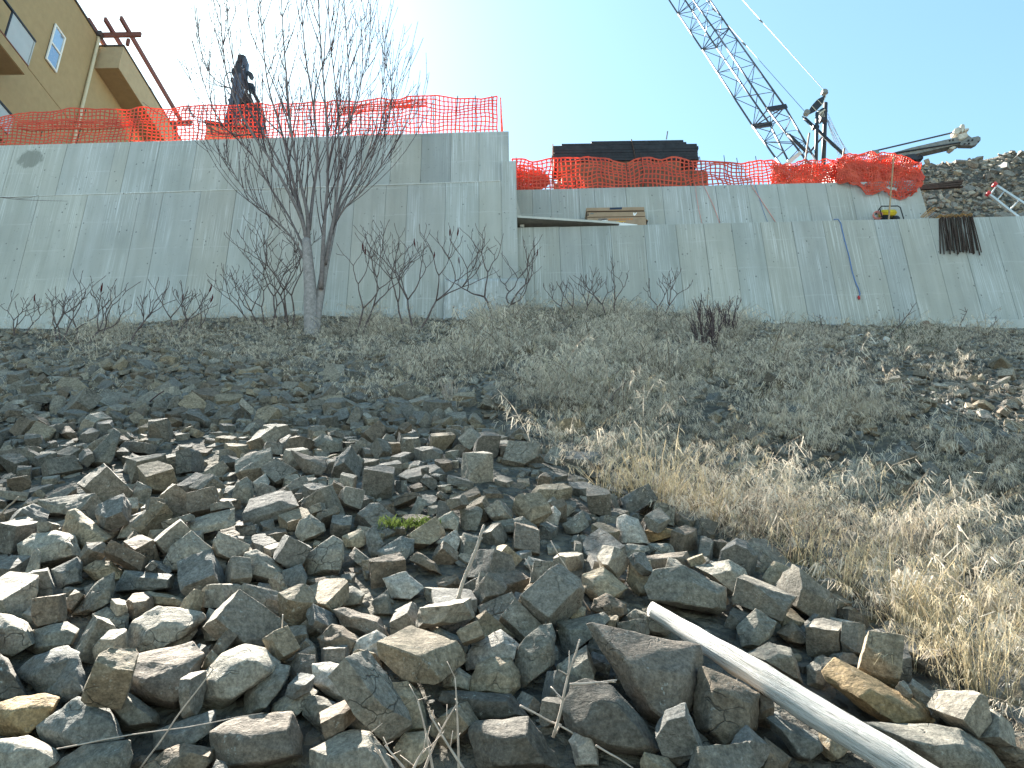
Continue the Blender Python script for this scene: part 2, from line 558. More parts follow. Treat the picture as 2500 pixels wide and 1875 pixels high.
def build_ground():
    xs = np.concatenate([np.linspace(-60, -16, 12)[:-1], np.arange(-16, 16.01, 0.16), np.linspace(16, 60, 12)[1:]])
    ys = np.arange(0.6, 18.75, 0.16)
    me = grid_mesh('ground', [float(x) for x in xs], [float(y) for y in ys], G)
    o = put('ground', me, M['ground'])
    tag(o, kind='structure')
    return o
ground = build_ground()

# far lowland sheet out to the horizon
far = MB()
far.v = [(-1500, -1500, -1.65), (1500, -1500, -1.65), (1500, 1500, -1.65), (-1500, 1500, -1.65)]
far.f = [(0, 1, 2, 3)]
tag(put('terrain', far, M['flat_ground']), kind='structure')

# ------------------------------------------------------------------ walls
rw = random.Random(11)

def wall_panel(parent, pa, pb, zt, zb, Y0, proud, depth=0.30, tone=1.0, name='panel', mat=None, gap=0.0035, tint=(1, 1, 1)):
    """one formwork panel between x=pa and x=pb on plane Y0, top heights zt(x), bottom zb(x)"""
    a, b = pa + gap, pb - gap
    y = lambda x, d: Y0 + TILT * x + d
    p = [(a, y(a, -proud), zb(a)), (b, y(b, -proud), zb(b)), (b, y(b, depth), zb(b)), (a, y(a, depth), zb(a)),
         (a, y(a, -proud), zt(a)), (b, y(b, -proud), zt(b)), (b, y(b, depth), zt(b)), (a, y(a, depth), zt(a))]
    me = MB().hexa(p).mesh(name)
    bm = bmesh.new()
    bm.from_mesh(me)
    bmesh.ops.bevel(bm, geom=[e for e in bm.edges], offset=0.006, segments=1, affect='EDGES')
    bm.to_mesh(me)
    bm.free()
    return put(name, me, mat or M['concrete'], parent, color=(tone * tint[0], tone * tint[1], tone * tint[2]))

def zline(px0, py0, px1, py1, Y0):
    a, b = W(px0, py0, Y0), W(px1, py1, Y0)
    return lambda x: a.z + (b.z - a.z) * (x - a.x) / (b.x - a.x)

def wx(px, py, Y0):
    return W(px, py, Y0).x

TONES = [0.95, 0.97, 0.99, 1.0, 1.01, 1.03]
TINTS = [(1, 1, 1), (1.02, 1.0, 0.96), (0.985, 1.0, 1.01), (1.01, 1.0, 0.97), (0.98, 1.0, 1.0)]

# left wall
lt_top = zline(0, 352, 1240, 317, YL)
lt_joint = zline(0, 481, 1235, 441, YL)
lt_foot = zline(0, 777, 900, 759, YL)
gz = lambda x: float(np.interp(x, _cx, _cz)) - 0.9
left_wall = thing('retaining_wall', 'tall two-tier concrete retaining wall behind the bare tree', 'wall', (-7, YL, 8))
x_end_up = wx(1243, 370, YL)
x_end_lo = wx(1264, 600, YL)
core = MB()
for (x0, x1, zb, zt, d0) in ((-30, x_end_up - 0.03, lambda x: lt_joint(x) - 0.3, lambda x: lt_top(x) - 0.015, 0.075), (-30, x_end_lo - 0.03, gz, lambda x: lt_joint(x) - 0.015, 0.02)):
    core = MB()
    y = lambda x, d: YL + TILT * x + d
    core.hexa([(x0, y(x0, d0), zb(x0)), (x1, y(x1, d0), zb(x1)), (x1, y(x1, 0.62), zb(x1)), (x0, y(x0, 0.62), zb(x0)),
               (x0, y(x0, d0), zt(x0)), (x1, y(x1, d0), zt(x1)), (x1, y(x1, 0.62), zt(x1)), (x0, y(x0, 0.62), zt(x0))])
    put('wall_core', core, M['concrete'], left_wall, color=(0.8, 0.8, 0.8))
stain_p = W(72, 386, YL)
M['concrete_stain'] = mat_concrete('concrete_stain', (stain_p.x, 0, stain_p.z, 0.42, 0.36))
up_seams = [-1500, -1300, -1050, -800, -600, -420, -260, -120, 20, 150, 270, 305, 378, 470, 560, 660, 770, 884, 953, 1027, 1100, 1169]
xs = [wx(p, 400, YL) for p in up_seams] + [x_end_up]
for i in range(len(xs) - 1):
    tone, tint = rw.choice(TONES), rw.choice(TINTS)
    mt = M['concrete_stain'] if up_seams[i] in (-120, 20) else None
    if up_seams[i] == 1027: tone, tint = 0.80, (0.98, 1, 1.02)
    if up_seams[i] in (953,): tint = (1.03, 1, 0.95)
    wall_panel(left_wall, xs[i], xs[i+1], lt_top, lambda x: lt_joint(x) + 0.006, YL + 0.06, rw.uniform(0, 0.008), 0.30, tone, mat=mt, tint=tint)
lo_seams = [-1500, -1300, -1080, -880, -680, -500, -340, -210, -90, 40, 165, 300, 358, 455, 545, 640, 745, 850, 930, 985, 1083, 1169]
xs = [wx(p, 690, YL) for p in lo_seams] + [wx(1226, 500, YL)]
for i in range(len(xs) - 1):
    zb = (lambda x: lt_foot(x) + 0.03) if lo_seams[i] < 985 else gz
    wall_panel(left_wall, xs[i], xs[i+1], lambda x: lt_joint(x) - 0.004, zb, YL, rw.uniform(0, 0.010), 0.30, rw.choice(TONES), tint=rw.choice(TINTS))
# laitance lip along the joint of the two tiers
for k_ in range(9):
    xa, xb = -16.5 + 1.83 * k_, -16.5 + 1.83 * (k_ + 1)
    xb = min(xb, wx(1222, 441, YL))
    h0 = rw.uniform(0.02, 0.045)
    wall_panel(left_wall, xa, xb, lambda x: lt_joint(x) - 0.001 + 0.004, lambda x, h0=h0: lt_joint(x) - h0, YL - 0.008, 0.012, 0.02, 1.32, 'joint_lip', gap=0.0)
# end pilaster, a hand higher than the joint, and the rough footing under it
zp = lambda x: W(1245, 395, YL).z
wall_panel(left_wall, wx(1226, 500, YL) - 0.01, x_end_lo, zp, gz, YL, 0.035, 0.5, 1.0, 'pilaster')
for i, (a, b) in enumerate(((-30, wx(170, 790, YL)), (wx(172, 790, YL), wx(490, 780, YL)), (wx(492, 780, YL), wx(1000, 770, YL)))):
    wall_panel(left_wall, a, b, lt_foot, gz, YL, 0.085, 0.2, 1.05, 'footing')

def rough_block(name, parent, p0, p1, amp, tone, mat):
    me = MB().box(p0, p1).mesh(name)
    bm = bmesh.new()
    bm.from_mesh(me)
    bmesh.ops.subdivide_edges(bm, edges=bm.edges, cuts=14, use_grid_fill=True)
    for v in bm.verts:
        q = v.co * 3.1
        low = max(0.0, 1.0 - (v.co.z - p0[2]) / (p1[2] - p0[2]))
        dv = Vector((noise.noise(q), noise.noise(q + Vector((9, 3, 1))), noise.noise(q + Vector((2, 7, 5)))))
        v.co += dv * amp * (0.25 + low * 1.3)
    bm.to_mesh(me)
    bm.free()
    return put(name, me, mat, parent, smooth=True, color=(tone, tone, tone * 1.02))
fa, fb = W(1088, 690, YL), W(1283, 760, YL)
rough_block('footing_block', left_wall, (fa.x, YL - 0.14, fb.z - 0.7), (fb.x, YL + 0.4, fa.z), 0.07, 1.08, M['concrete'])

# lower right wall
rt_top = zline(1265, 556, 2500, 528, YR)
right_wall = thing('retaining_wall', 'lower concrete retaining wall with hooked rebar hanging over its top', 'wall', (6, YR, 8))
x0, x1 = x_end_lo - 0.6, 24.0
core = MB()
y = lambda x, d: YR + TILT * x + d
core.hexa([(x0, y(x0, 0.02), gz(x0)), (x1, y(x1, 0.02), gz(x1)), (x1, y(x1, 0.36), gz(x1)), (x0, y(x0, 0.36), gz(x0)),
           (x0, y(x0, 0.02), rt_top(x0) - 0.012), (x1, y(x1, 0.02), rt_top(x1) - 0.012), (x1, y(x1, 0.36), rt_top(x1) - 0.012), (x0, y(x0, 0.36), rt_top(x0) - 0.012)])
put('wall_core', core, M['concrete'], right_wall, color=(0.74, 0.74, 0.74))
r_seams = [1215, 1305, 1370, 1425, 1500, 1585, 1665, 1735, 1805, 1879, 1958, 2037, 2167, 2227, 2306, 2379, 2461, 2560, 2660, 2780, 2900, 3050, 3200]
xs = [wx(p, 690, YR) for p in r_seams] + [x1]
for i in range(len(xs) - 1):
    tone = rw.choice(TONES) * (0.88 if r_seams[i] < 1600 else 0.92)  # panels nearest the tall wall toned down further, corner shade put into the colour
    wall_panel(right_wall, xs[i], xs[i+1], rt_top, gz, YR, rw.uniform(0, 0.012), 0.25, tone, tint=rw.choice(TINTS))
wall_panel(right_wall, wx(2290, 780, YR), x1, zline(2290, 786, 2500, 782, YR), gz, YR, 0.07, 0.2, 1.06, 'footing')

# upper right wall, set back behind a narrow ledge
ut_top = zline(1255, 464, 2240, 441, YU)
upper_wall = thing('retaining_wall', 'upper concrete wall set back behind the ledge, under the orange netting', 'wall', (5, YU, 12))
zled = lambda x: rt_top(x) - 0.45
x0 = x_end_lo - 0.6
xe_t, xe_b = wx(2240, 441, YU), wx(2272, 535, YU)
core = MB()
y = lambda x, d: YU + TILT * x + d
core.hexa([(x0, y(x0, 0.02), zled(x0)), (xe_b - 0.03, y(xe_b, 0.02), zled(xe_b)), (xe_b - 0.03, y(xe_b, 0.4), zled(xe_b)), (x0, y(x0, 0.4), zled(x0)),
           (x0, y(x0, 0.02), ut_top(x0) - 0.012), (xe_t - 0.03, y(xe_t, 0.02), ut_top(xe_t) - 0.012), (xe_t - 0.03, y(xe_t, 0.4), ut_top(xe_t) - 0.012), (x0, y(x0, 0.4), ut_top(x0) - 0.012)])
put('wall_core', core, M['concrete'], upper_wall, color=(0.74, 0.74, 0.74))
u_seams = [1200, 1300, 1345, 1415, 1453, 1530, 1620, 1690, 1752, 1830, 1905, 1975, 2025, 2085, 2150]
xs = [wx(p, 500, YU) for p in u_seams]
for i in range(len(xs) - 1):
    wall_panel(upper_wall, xs[i], xs[i+1], ut_top, zled, YU, rw.uniform(0, 0.010), 0.25, rw.choice(TONES) * (0.88 if i < 5 else 0.93), tint=rw.choice(TINTS))  # first panels darker: shade of the corner painted into their tone
a = xs[-1] + 0.008
pm = MB()
pm.hexa([(a, y(a, -0.004), zled(a)), (xe_b, y(xe_b, -0.004), zled(xe_b)), (xe_b, y(xe_b, 0.3), zled(xe_b)), (a, y(a, 0.3), zled(a)),
         (a, y(a, -0.004), ut_top(a)), (xe_t, y(xe_t, -0.004), ut_top(xe_t)), (xe_t, y(xe_t, 0.3), ut_top(xe_t)), (a, y(a, 0.3), ut_top(a))])
put('panel', pm, M['concrete'], upper_wall, color=(0.95, 0.95, 0.95))

# ledge between the right walls and the site level behind the walls
def ledge_z(x, yy):
    return rt_top(x) - 0.03
led = grid_mesh('ledge', [float(v) for v in np.linspace(x_end_lo - 0.3, 23.5, 30)], [18.5, 18.9, 19.3, 19.8, 20.2], lambda x, yy: ledge_z(x, yy) - (0.012 if yy > 18.6 else 0.03))
tag(put('ledge', led, M['ground']), kind='structure')

def site_z(x, yy):
    if x < 0.2:
        return lt_top(x) - 0.10 + max(0, yy - 19) * 0.05
    return ut_top(min(x, 9.5)) - 0.10 + max(0, yy - 20.2) * 0.40
for nm, xa, xb, ya in (('site_ground', -70, -0.15, 18.45), ('site_ground', -0.12, xe_t - 0.35, 19.75)):
    me = grid_mesh(nm, [float(v) for v in np.linspace(xa, xb, 60)], [float(v) for v in np.linspace(ya, 60, 50)], site_z)
    tag(put(nm, me, M['ground']), kind='structure')
# hillside of broken rock at the right, beyond the end of the upper wall
_hk = [(2200, 412), (2255, 405), (2300, 401), (2360, 398), (2420, 384), (2500, 374), (2700, 350), (3100, 330)]
HY = 27.0
_hp = [atY(a, b, HY) for a, b in _hk]
_hx = np.array([p.x for p in _hp])
_hz = np.array([p.z for p in _hp])
HY0 = 19.8
def hill_z(x, yy):
    zt = float(np.interp(x * HY / max(yy, 1), _hx, _hz))
    zb = rt_top(x) - 0.35
    s = (yy - HY0) / (HY - HY0)
    if s > 1:
        z = zt - 0.18 * (yy - HY)
    else:
        z = zb + (zt - zb) * (max(s, 0) ** 1.12)
    z += 0.16 * noise.noise(Vector((x * 0.9, yy * 0.9, 1.3))) + 0.10 * noise.noise(Vector((x * 2.6, yy * 2.6, 5.3)))
    return z
me = grid_mesh('hillside', [float(v) for v in np.arange(xe_t - 0.2, 26, 0.15)], [float(v) for v in np.arange(HY0, HY + 6, 0.15)], hill_z)
tag(put('hillside', me, M['ground']), kind='structure')

# ------------------------------------------------------------------ house on the upper level
HX = -19.0
def Z1(x, y):                       # readings taken in an enlarged view of the top-left corner
    return x / 3.456, y / 3.456
house = thing('apartment_house', 'ochre stucco apartment house with balconies and a dark red pergola', 'house', (HX - 5, 26, 15))
roof_z = atX(*Z1(720, 150), HX).z
dsp_top = atX(*Z1(840, 360), HX)
bay_top = atX(*Z1(845, 400), HX)
bay_bot = atX(*Z1(795, 570), HX)
bay_y = (bay_top.y + bay_bot.y) / 2
bay_x = atY(*Z1(1040, 400), bay_y).x
hy0, hy1 = 19.6, bay_y - 0.15
pad_z = lt_top(HX) - 0.3
put('wall', MB().box((HX - 9, hy0, pad_z), (HX, hy1, roof_z)), M['stucco'], house)
put('wall', MB().box((HX - 9, hy1 + 0.003, pad_z), (HX - 0.004, 44, bay_top.z - 0.05)), M['stucco'], house)
put('roof', MB().box((HX - 9.2, hy0 - 0.1, roof_z + 0.003), (HX + 0.06, hy1 + 0.06, roof_z + 0.09)), M['roof_edge'], house)
bay = put('bay', MB().box((HX + 0.003, bay_y, bay_bot.z), (bay_x, 43, bay_top.z)), M['stucco_pale'], house)
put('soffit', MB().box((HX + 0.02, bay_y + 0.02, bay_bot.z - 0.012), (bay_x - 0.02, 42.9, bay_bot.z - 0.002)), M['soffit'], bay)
put('roof_edge', MB().box((HX - 0.3, bay_y - 0.05, bay_top.z + 0.003), (bay_x + 0.05, 43.05, bay_top.z + 0.07)), M['roof_edge'], bay)
ds_y = bay_y - 0.32
dsp = MB().tube([(HX + 0.09, ds_y, pad_z + 0.2), (HX + 0.09, ds_y, dsp_top.z - 0.1), (HX + 0.02, ds_y, dsp_top.z + 0.15)], 0.075, 8)
d_ = put('downspout', dsp, M['downspout'], house, True)
put('collector', MB().box((HX + 0.003, ds_y - 0.14, dsp_top.z + 0.1), (HX + 0.2, ds_y + 0.14, dsp_top.z + 0.36)), M['roof_edge'], d_)
# floor joint line along the facade
jl = atX(*Z1(330, 690), HX)
put('joint_strip', MB().box((HX + 0.002, hy0, jl.z - 0.02), (HX + 0.012, hy1, jl.z + 0.02)), M['soffit'], house)

def house_window(y0, y1, z0, z1, mats=('glass', 'glass_dark')):
    w = put('window', MB().box((HX + 0.004, y0, z0), (HX + 0.03, y1, z1)), M['black'], house)
    t = 0.075
    for a, b in (((y0, z0), (y1, z0 + t)), ((y0, z1 - t), (y1, z1)), ((y0, z0 + t + .001), (y0 + t, z1 - t - .001)), ((y1 - t, z0 + t + .001), (y1, z1 - t - .001)), ((y0 + t + .001, (z0 + z1) / 2 - t / 2), (y1 - t - .001, (z0 + z1) / 2 + t / 2))):
        put('frame', MB().box((HX + 0.032, a[0], a[1]), (HX + 0.085, b[0], b[1])), M['white_paint'], w)
    zm = (z0 + z1) / 2
    put('pane', MB().box((HX + 0.034, y0 + t + .004, zm + t / 2 + .004), (HX + 0.05, y1 - t - .004, z1 - t - .004)), M[mats[0]], w)
    put('pane', MB().box((HX + 0.034, y0 + t + .004, z0 + t + .004), (HX + 0.05, y1 - t - .004, zm - t / 2 - .004)), M[mats[1]], w)
pa, pb, pc, pd = [atX(*Z1(*q), HX) for q in ((457, 200), (545, 325), (462, 612), (372, 492))]
house_window((pa.y + pd.y) / 2, (pb.y + pc.y) / 2, (pc.z + pd.z) / 2, (pa.z + pb.z) / 2)
for yy, zz in ((30.5, 18.0), (33.2, 18.0), (36.2, 18.2), (28.0, 18.0), (24.2, 17.6)):
    house_window(yy, yy + 0.95, zz, zz + 1.5)

BX = HX + 1.45
def balcony(end_rail, end_slab_top, end_bot, door):
    e_r, e_t, e_b = [atX(*Z1(*q), BX) for q in (end_rail, end_slab_top, end_bot)]
    ye = (e_r.y + e_t.y + e_b.y) / 3
    zr, zt, zb = e_r.z, e_t.z, e_b.z
    slab = put('balcony', MB().box((HX + 0.003, hy0 + 0.1, zb), (BX, ye, zt)), M['stucco'], house)
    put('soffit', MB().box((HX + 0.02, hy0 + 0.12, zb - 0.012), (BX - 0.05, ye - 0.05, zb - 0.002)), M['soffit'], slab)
    put('edge_trim', MB().box((BX - 0.02, hy0 + 0.1, zt + 0.002), (BX + 0.02, ye + 0.02, zt + 0.05)), M['timber_red'], slab)
    put('rail', MB().beam((BX, hy0 + 0.1, zr), (BX, ye + 0.05, zr), 0.07, 0.08), M['black_metal'], slab)
    n = 3
    for i in range(n + 1):
        yy = ye - 1.35 * i
        if yy > hy0 + 0.1:
            put('post', MB().beam((BX, yy, zt + 0.05), (BX, yy, zr - 0.04), 0.05, 0.05), M['black_metal' if i else 'glass_frost'], slab)
        if i < n and yy - 1.3 > hy0 + 0.1:
            put('panel', MB().box((BX - 0.008, yy - 1.30, zt + 0.06), (BX + 0.008, yy - 0.05, zr - 0.045)), M['glass_frost'], slab)
    put('panel', MB().box((HX + 0.1, ye - 0.008, zt + 0.06), (BX - 0.04, ye + 0.008, zr - 0.045)), M['glass_frost'], slab)
    if door:
        house_window(ye - 3.4, ye - 2.0, zt + 0.05, zt + 2.1, ('glass', 'glass'))
balcony((285, 335), (240, 570), (210, 630), True)
balcony((95, 970), (70, 1150), (50, 1210), False)

# pergola of the house
pz = atY(*Z1(1045, 150), bay_y - 0.9).z
pg_beam_y = None
def raft(q0, q1, sz=0.24):
    a, b = atZ(*Z1(*q0), pz), atZ(*Z1(*q1), pz)
    xm = (a.x + b.x) / 2
    return put('pergola_rafter', MB().beam((xm, a.y, pz), (xm, b.y, pz), 0.11, sz), M['timber_red'], house), xm
r3, x3 = raft((1045, 150), (1500, 1010))
a = atZ(*Z1(885, 160), pz); put('pergola_rafter', MB().beam((a.x, a.y, pz), (a.x, bay_y + 1.6, pz), 0.11, 0.24), M['timber_red'], house)
a = atZ(*Z1(745, 165), pz); put('pergola_rafter', MB().beam((a.x, a.y, pz), (a.x, bay_y + 1.6, pz), 0.11, 0.24), M['timber_red'], house)
c0, c1 = atZ(*Z1(835, 312), pz - 0.25), atZ(*Z1(1190, 292), pz - 0.25)
put('pergola_beam', MB().beam((c0.x, c1.y, pz - 0.25), (c1.x, c1.y, pz - 0.25), 0.12, 0.24), M['timber_red'], house)
pp = atY(*Z1(1075, 330), c1.y + 0.05)
put('pergola_post', MB().beam((pp.x, c1.y + 0.14, bay_top.z + 0.05), (pp.x, c1.y + 0.14, pz - 0.38), 0.13, 0.13), M['timber_red'], house)
f0 = atZ(*Z1(1500, 1040), pz - 0.25)
put('pergola_beam', MB().beam((f0.x - 1.2, f0.y, pz - 0.25), (f0.x + 0.75, f0.y, pz - 0.25), 0.12, 0.3), M['timber_red'], house)
put('pergola_post', MB().beam((f0.x - 0.15, f0.y + 0.14, pad_z), (f0.x - 0.15, f0.y + 0.14, pz - 0.4), 0.2, 0.2), M['timber_red'], house)

# small tan outbuilding seen through the left netting
ob0, ob1 = atY(508, 296, 24.0), atY(604, 322, 24.0)
shed = thing('site_shed', 'tan site shed showing through the netting beside the drill mast', 'shed', ((ob0.x + ob1.x) / 2, 24.6, 15.2))
put('wall', MB().box((ob0.x, 24.0, 14.9), (ob1.x, 26.2, ob0.z - 0.12)), M['stucco'], shed)
put('roof', MB().hexa([(ob0.x - .1, 23.9, ob0.z - .117), (ob1.x + .1, 23.9, ob0.z - .52), (ob1.x + .1, 26.3, ob0.z - .52), (ob0.x - .1, 26.3, ob0.z - .117), (ob0.x - .1, 23.9, ob0.z), (ob1.x + .1, 23.9, ob0.z - .40), (ob1.x + .1, 26.3, ob0.z - .40), (ob0.x - .1, 26.3, ob0.z)]), M['roof_edge'], shed)

# ------------------------------------------------------------------ drill mast behind the left wall
DY = 38.0
DK = DY / 21.6
def Z2(x, y):
    return 520 + x / 7.54, 120 + y / 7.54
def dp(x, y, off=0.0):
    return atY(*Z2(x, y), DY + off * DK)
mast = thing('drill_rig', 'dark blue-grey drill mast rising above the left netting', 'drill rig', (dp(430, 1500).x, DY + 0.5, site_z(-12, DY)))
def pr(name, pts, off, depth, mat, parent):
    return put(name, MB().prism([dp(x, y, off) for x, y in pts], (0, depth * DK, 0)), M[mat], parent)
chan = pr('mast_channel', [(395, 440), (455, 440), (365, 1030), (240, 1480), (170, 1480), (280, 1030)], 0, 0.35, 'steel_blue', mast)
pr('mast_channel', [(470, 440), (540, 445), (480, 1020), (420, 1480), (330, 1480), (385, 1030)], 0.02, 0.35, 'steel_blue', mast)
pr('mast_spine', [(440, 420), (545, 430), (500, 1000), (400, 1480), (280, 1480), (350, 1030)], 0.2, 0.3, 'steel_dark', mast)
pr('mast_rail', [(545, 180), (600, 120), (635, 215), (625, 330), (600, 560), (570, 700), (500, 560), (530, 330)], 0.05, 0.2, 'steel_blue', mast)
pr('head_plate', [(455, 105), (540, 95), (600, 125), (560, 190), (510, 185), (470, 240), (440, 215)], 0.06, 0.25, 'steel_dark', mast)
pr('drill_head', [(395, 350), (430, 200), (470, 230), (505, 330), (540, 420), (540, 450), (400, 440)], 0.1, 0.3, 'steel_dark', mast)
pr('motor', [(335, 400), (360, 345), (400, 345), (400, 450), (345, 450)], 0.05, 0.22, 'steel_dark', mast)
pr('motor', [(620, 400), (665, 400), (725, 440), (690, 505), (640, 470)], 0.05, 0.22, 'steel_dark', mast)
pr('bracket', [(320, 530), (365, 510), (360, 610), (325, 590)], 0.05, 0.2, 'steel_dark', mast)
pr('bracket', [(270, 915), (320, 905), (320, 960), (275, 950)], 0.05, 0.2, 'steel_dark', mast)
pr('carriage', [(650, 610), (745, 630), (745, 660), (710, 760), (620, 700)], 0.08, 0.25, 'steel_dark', mast)
pr('carriage', [(600, 820), (640, 805), (700, 850), (700, 1000), (490, 1000), (500, 920)], 0.1, 0.3, 'steel_dark', mast)
pr('carriage', [(480, 1010), (860, 970), (880, 1500), (560, 1500)], 0.15, 0.5, 'steel_dark', mast)
for q in ([(540, 480), (620, 720), (520, 1000)], [(600, 560), (680, 800), (720, 1010)], [(690, 700), (760, 860), (830, 980)], [(730, 690), (800, 880), (855, 970)], [(560, 300), (640, 640), (600, 1000)]):
    put('hydraulic_hose', MB().tube([dp(x, y, 0.03) for x, y in q], 0.035 * DK, 6), M['black_metal'], mast, True)
hq = [(340, 425), (280, 435), (225, 490), (205, 580), (215, 760), (240, 900), (250, 1030)]
put('hydraulic_hose', MB().tube([dp(x, y) for x, y in hq], 0.022 * DK, 6), M['black_metal'], mast, True)
bz0 = site_z(-12, DY) - 0.05
put('crawler_base', MB().box((dp(300, 1500).x - 1.0, DY + 0.6, bz0), (dp(800, 1500).x + 0.9, DY + 3.2, bz0 + 1.6)), M['steel_dark'], mast)

# ------------------------------------------------------------------ lattice boom crane
CY = 30.0
crane = thing('crawler_crane', 'lattice boom crane behind the right wall with slack pendant lines', 'crane', (12.6, CY + 2, 18.2))
def Z4(x, y):
    return 1600 + x / 3.687, y / 3.687
def c4(x, y, Y):
    return atY(*Z4(x, y), Y)
J = [  # A, B, C, D chord nodes at the section ends, foot first
    [c4(1085, 1425, 30.0), c4(1330, 1405, 29.7), c4(1195, 1445, 30.1), c4(1415, 1395, 29.8)],
    [c4(880, 1140, 31.6), c4(1010, 985, 31.2), c4(1030, 1118, 31.7), c4(1165, 960, 31.3)],
    [c4(425, 450, 35.6), c4(535, 270, 35.2), c4(550, 428, 35.7), c4(665, 255, 35.3)],
    [c4(205, 125, 37.6), c4(300, -55, 37.2), c4(335, 102, 37.7), c4(440, -75, 37.3)],
    [c4(-240, -560, 42.0), c4(-155, -735, 41.6), c4(-120, -580, 42.1), c4(-20, -755, 41.7)],
]
for s_i in range(4):
    lo, hi = J[s_i], J[s_i + 1]
    sec = bpy.data.objects.new('boom_section', None)
    COL.objects.link(sec)
    sec.parent = crane
    sec.matrix_parent_inverse = Matrix.Translation(-crane.location)
    for i in range(4):
        put('chord', MB().tube([lo[i], hi[i]], 0.050, 6), M['boom_steel'], sec, True)
    nb = (4, 6, 4, 8)[s_i]
    for (i, j) in ((0, 2), (1, 3), (0, 1), (2, 3)):
        for b in range(nb):
            t0, t1 = b / nb, (b + 1) / nb
            p = lo[i].lerp(hi[i], t0 if b % 2 == 0 else t1)
            q = lo[j].lerp(hi[j], t1 if b % 2 == 0 else t0)
            put('lacing_bar', MB().tube([p, q], 0.022, 5), M['boom_steel'], sec)
            if b % 2 == 0 and b and (i, j) != (2, 3):
                put('lacing_bar', MB().tube([lo[i].lerp(hi[i], t0), lo[j].lerp(hi[j], t0)], 0.015, 5), M['boom_steel'], sec)
    # splice frame at the top of the section
    for (i, j) in ((0, 2), (1, 3), (0, 1), (2, 3), (0, 3)):
        put('splice_bar', MB().tube([hi[i], hi[j]], 0.035 if s_i < 2 else 0.028, 5), M['boom_steel'], sec)
    if s_i == 0:
        for (i, j) in ((0, 2), (1, 3)):
            d = (hi[j] - hi[i])
            put('splice_plate', MB().beam(hi[i] - d * 0.05, hi[j] + d * 0.1, 0.12, 0.24), M['steel_dark'], sec)
def Z3(x, y):
    return 1900 + x / 7.215, 180 + y / 7.215
def c3(x, y, o=0.0):
    return atY(*Z3(x, y), CY + o)
gb = c3(665, 1750).z - 0.4
for (x0, y0, x1, y1, r, o) in ((685, 690, 660, 1750, 0.09, 0.0), (832, 520, 790, 1750, 0.11, 0.5)):
    a, b = c3(x0, y0, o), c3(x1, y1, o)
    put('gantry_post', MB().tube([a, b], r, 8), M['steel_dark'], crane, True)
put('gantry_strut', MB().tube([c3(465, 785, 0.2), c3(1140, 1410, 0.2), c3(1400, 1660, 0.2)], 0.085, 8), M['steel_dark'], crane, True)
put('strut_tip', MB().tube([c3(425, 750, 0.2), c3(470, 790, 0.2)], 0.045, 6), M['steel_grey'], crane, True)
put('boom_stop', MB().tube([c3(185, 1075, -0.3), c3(520, 1395, -0.3)], 0.085, 8), M['steel_dark'], crane, True)
put('stop_tip', MB().tube([c3(150, 1045, -0.3), c3(190, 1080, -0.3)], 0.045, 6), M['steel_grey'], crane, True)
put('gantry_brace', MB().tube([c3(780, 1110, 0.3), c3(555, 1385, 0.1)], 0.05, 6), M['steel_dark'], crane, True)
pl = [(820, 380), (845, 395), (785, 530), (680, 640), (520, 720), (505, 695), (590, 560), (690, 450)]
plate = put('spreader_plate', MB().prism([c3(x, y, 0.3) for x, y in pl], (0, 0.07, 0)), M['steel_dark'], crane)
for q in (((690, 455), (775, 545)), ((590, 565), (670, 655)), ((850, 345), (785, 530))):
    put('stiffener', MB().tube([c3(*q[0], 0.28), c3(*q[1], 0.28)], 0.022, 5), M['steel_pale'], plate)
for q in ((815, 330), (500, 690)):
    c = c3(*q, 0.3)
    put('sheave', MB().tube([c - Vector((0, 0.12, 0)), c + Vector((0, 0.12, 0))], 0.14, 10), M['steel_grey'], plate)
put('link_bar', MB().beam(c3(815, 315, 0.3), c3(870, 350, 0.3), 0.08, 0.1), M['steel_dark'], plate)
blk = put('pulley_block', MB().prism([c3(x, y, 0.3) for x, y in ((700, 650), (800, 590), (875, 650), (850, 720), (790, 790), (730, 760))], (0, 0.4, 0)), M['steel_dark'], crane)
for i in range(4):
    put('block_bar', MB().tube([c3(700 + 30 * i, 640 + 8 * i, 0.25), c3(745 + 24 * i, 790 - 10 * i, 0.25)], 0.02, 5), M['steel_pale'], blk)
put('cross_bar', MB().tube([c3(690, 740, 0.25), c3(820, 630, 0.25)], 0.04, 6), M['steel_pale'], crane)
for q in ((600, 945, 710, 960), (735, 805, 850, 820)):
    put('clamp', MB().beam(c3(q[0], q[1], 0.1), c3(q[2], q[3], 0.1), 0.22, 0.16), M['steel_dark'], crane)
pend = [(c3(815, 300, 0.3), c4(785, 0, 36.5), c4(-300, -1190, 42)), (c3(470, 668, 0.3), c4(690, 265, 35.3), c4(-180, -720, 41.5))]
for pts in pend:
    put('pendant_line', MB().tube(pts, 0.015, 5), M['rope_steel'], crane)
for q in (c4(950, 190, 34.2), c4(798, 395, 34.0), c4(530, 92, 36.8)):
    put('line_socket', MB().tube([q + Vector((-0.12, 0, 0.16)), q + Vector((-0.02, 0, 0.03)), q, q + Vector((0.10, 0, -0.13))], [0.03, 0.045, 0.06, 0.03], 6), M['steel_grey'], crane)
rr = random.Random(5)
for i in range(9):
    a = c3(845 + 5 * i, 700 + rr.uniform(0, 130), 0.4)
    b = c3(1060 + 26 * i, 1440, 0.4 + 0.06 * i)
    e = b + (b - a) * 0.5
    put('hoist_rope', MB().tube([a, e], 0.010, 4), M['rope_steel'], crane)
cb = J[0][0].lerp(J[0][3], 0.5)
put('boom_foot', MB().tube([J[0][0] + (J[0][0] - J[1][0]) * 0.25, J[0][3] + (J[0][3] - J[1][3]) * 0.25], 0.10, 8), M['steel_dark'], crane)
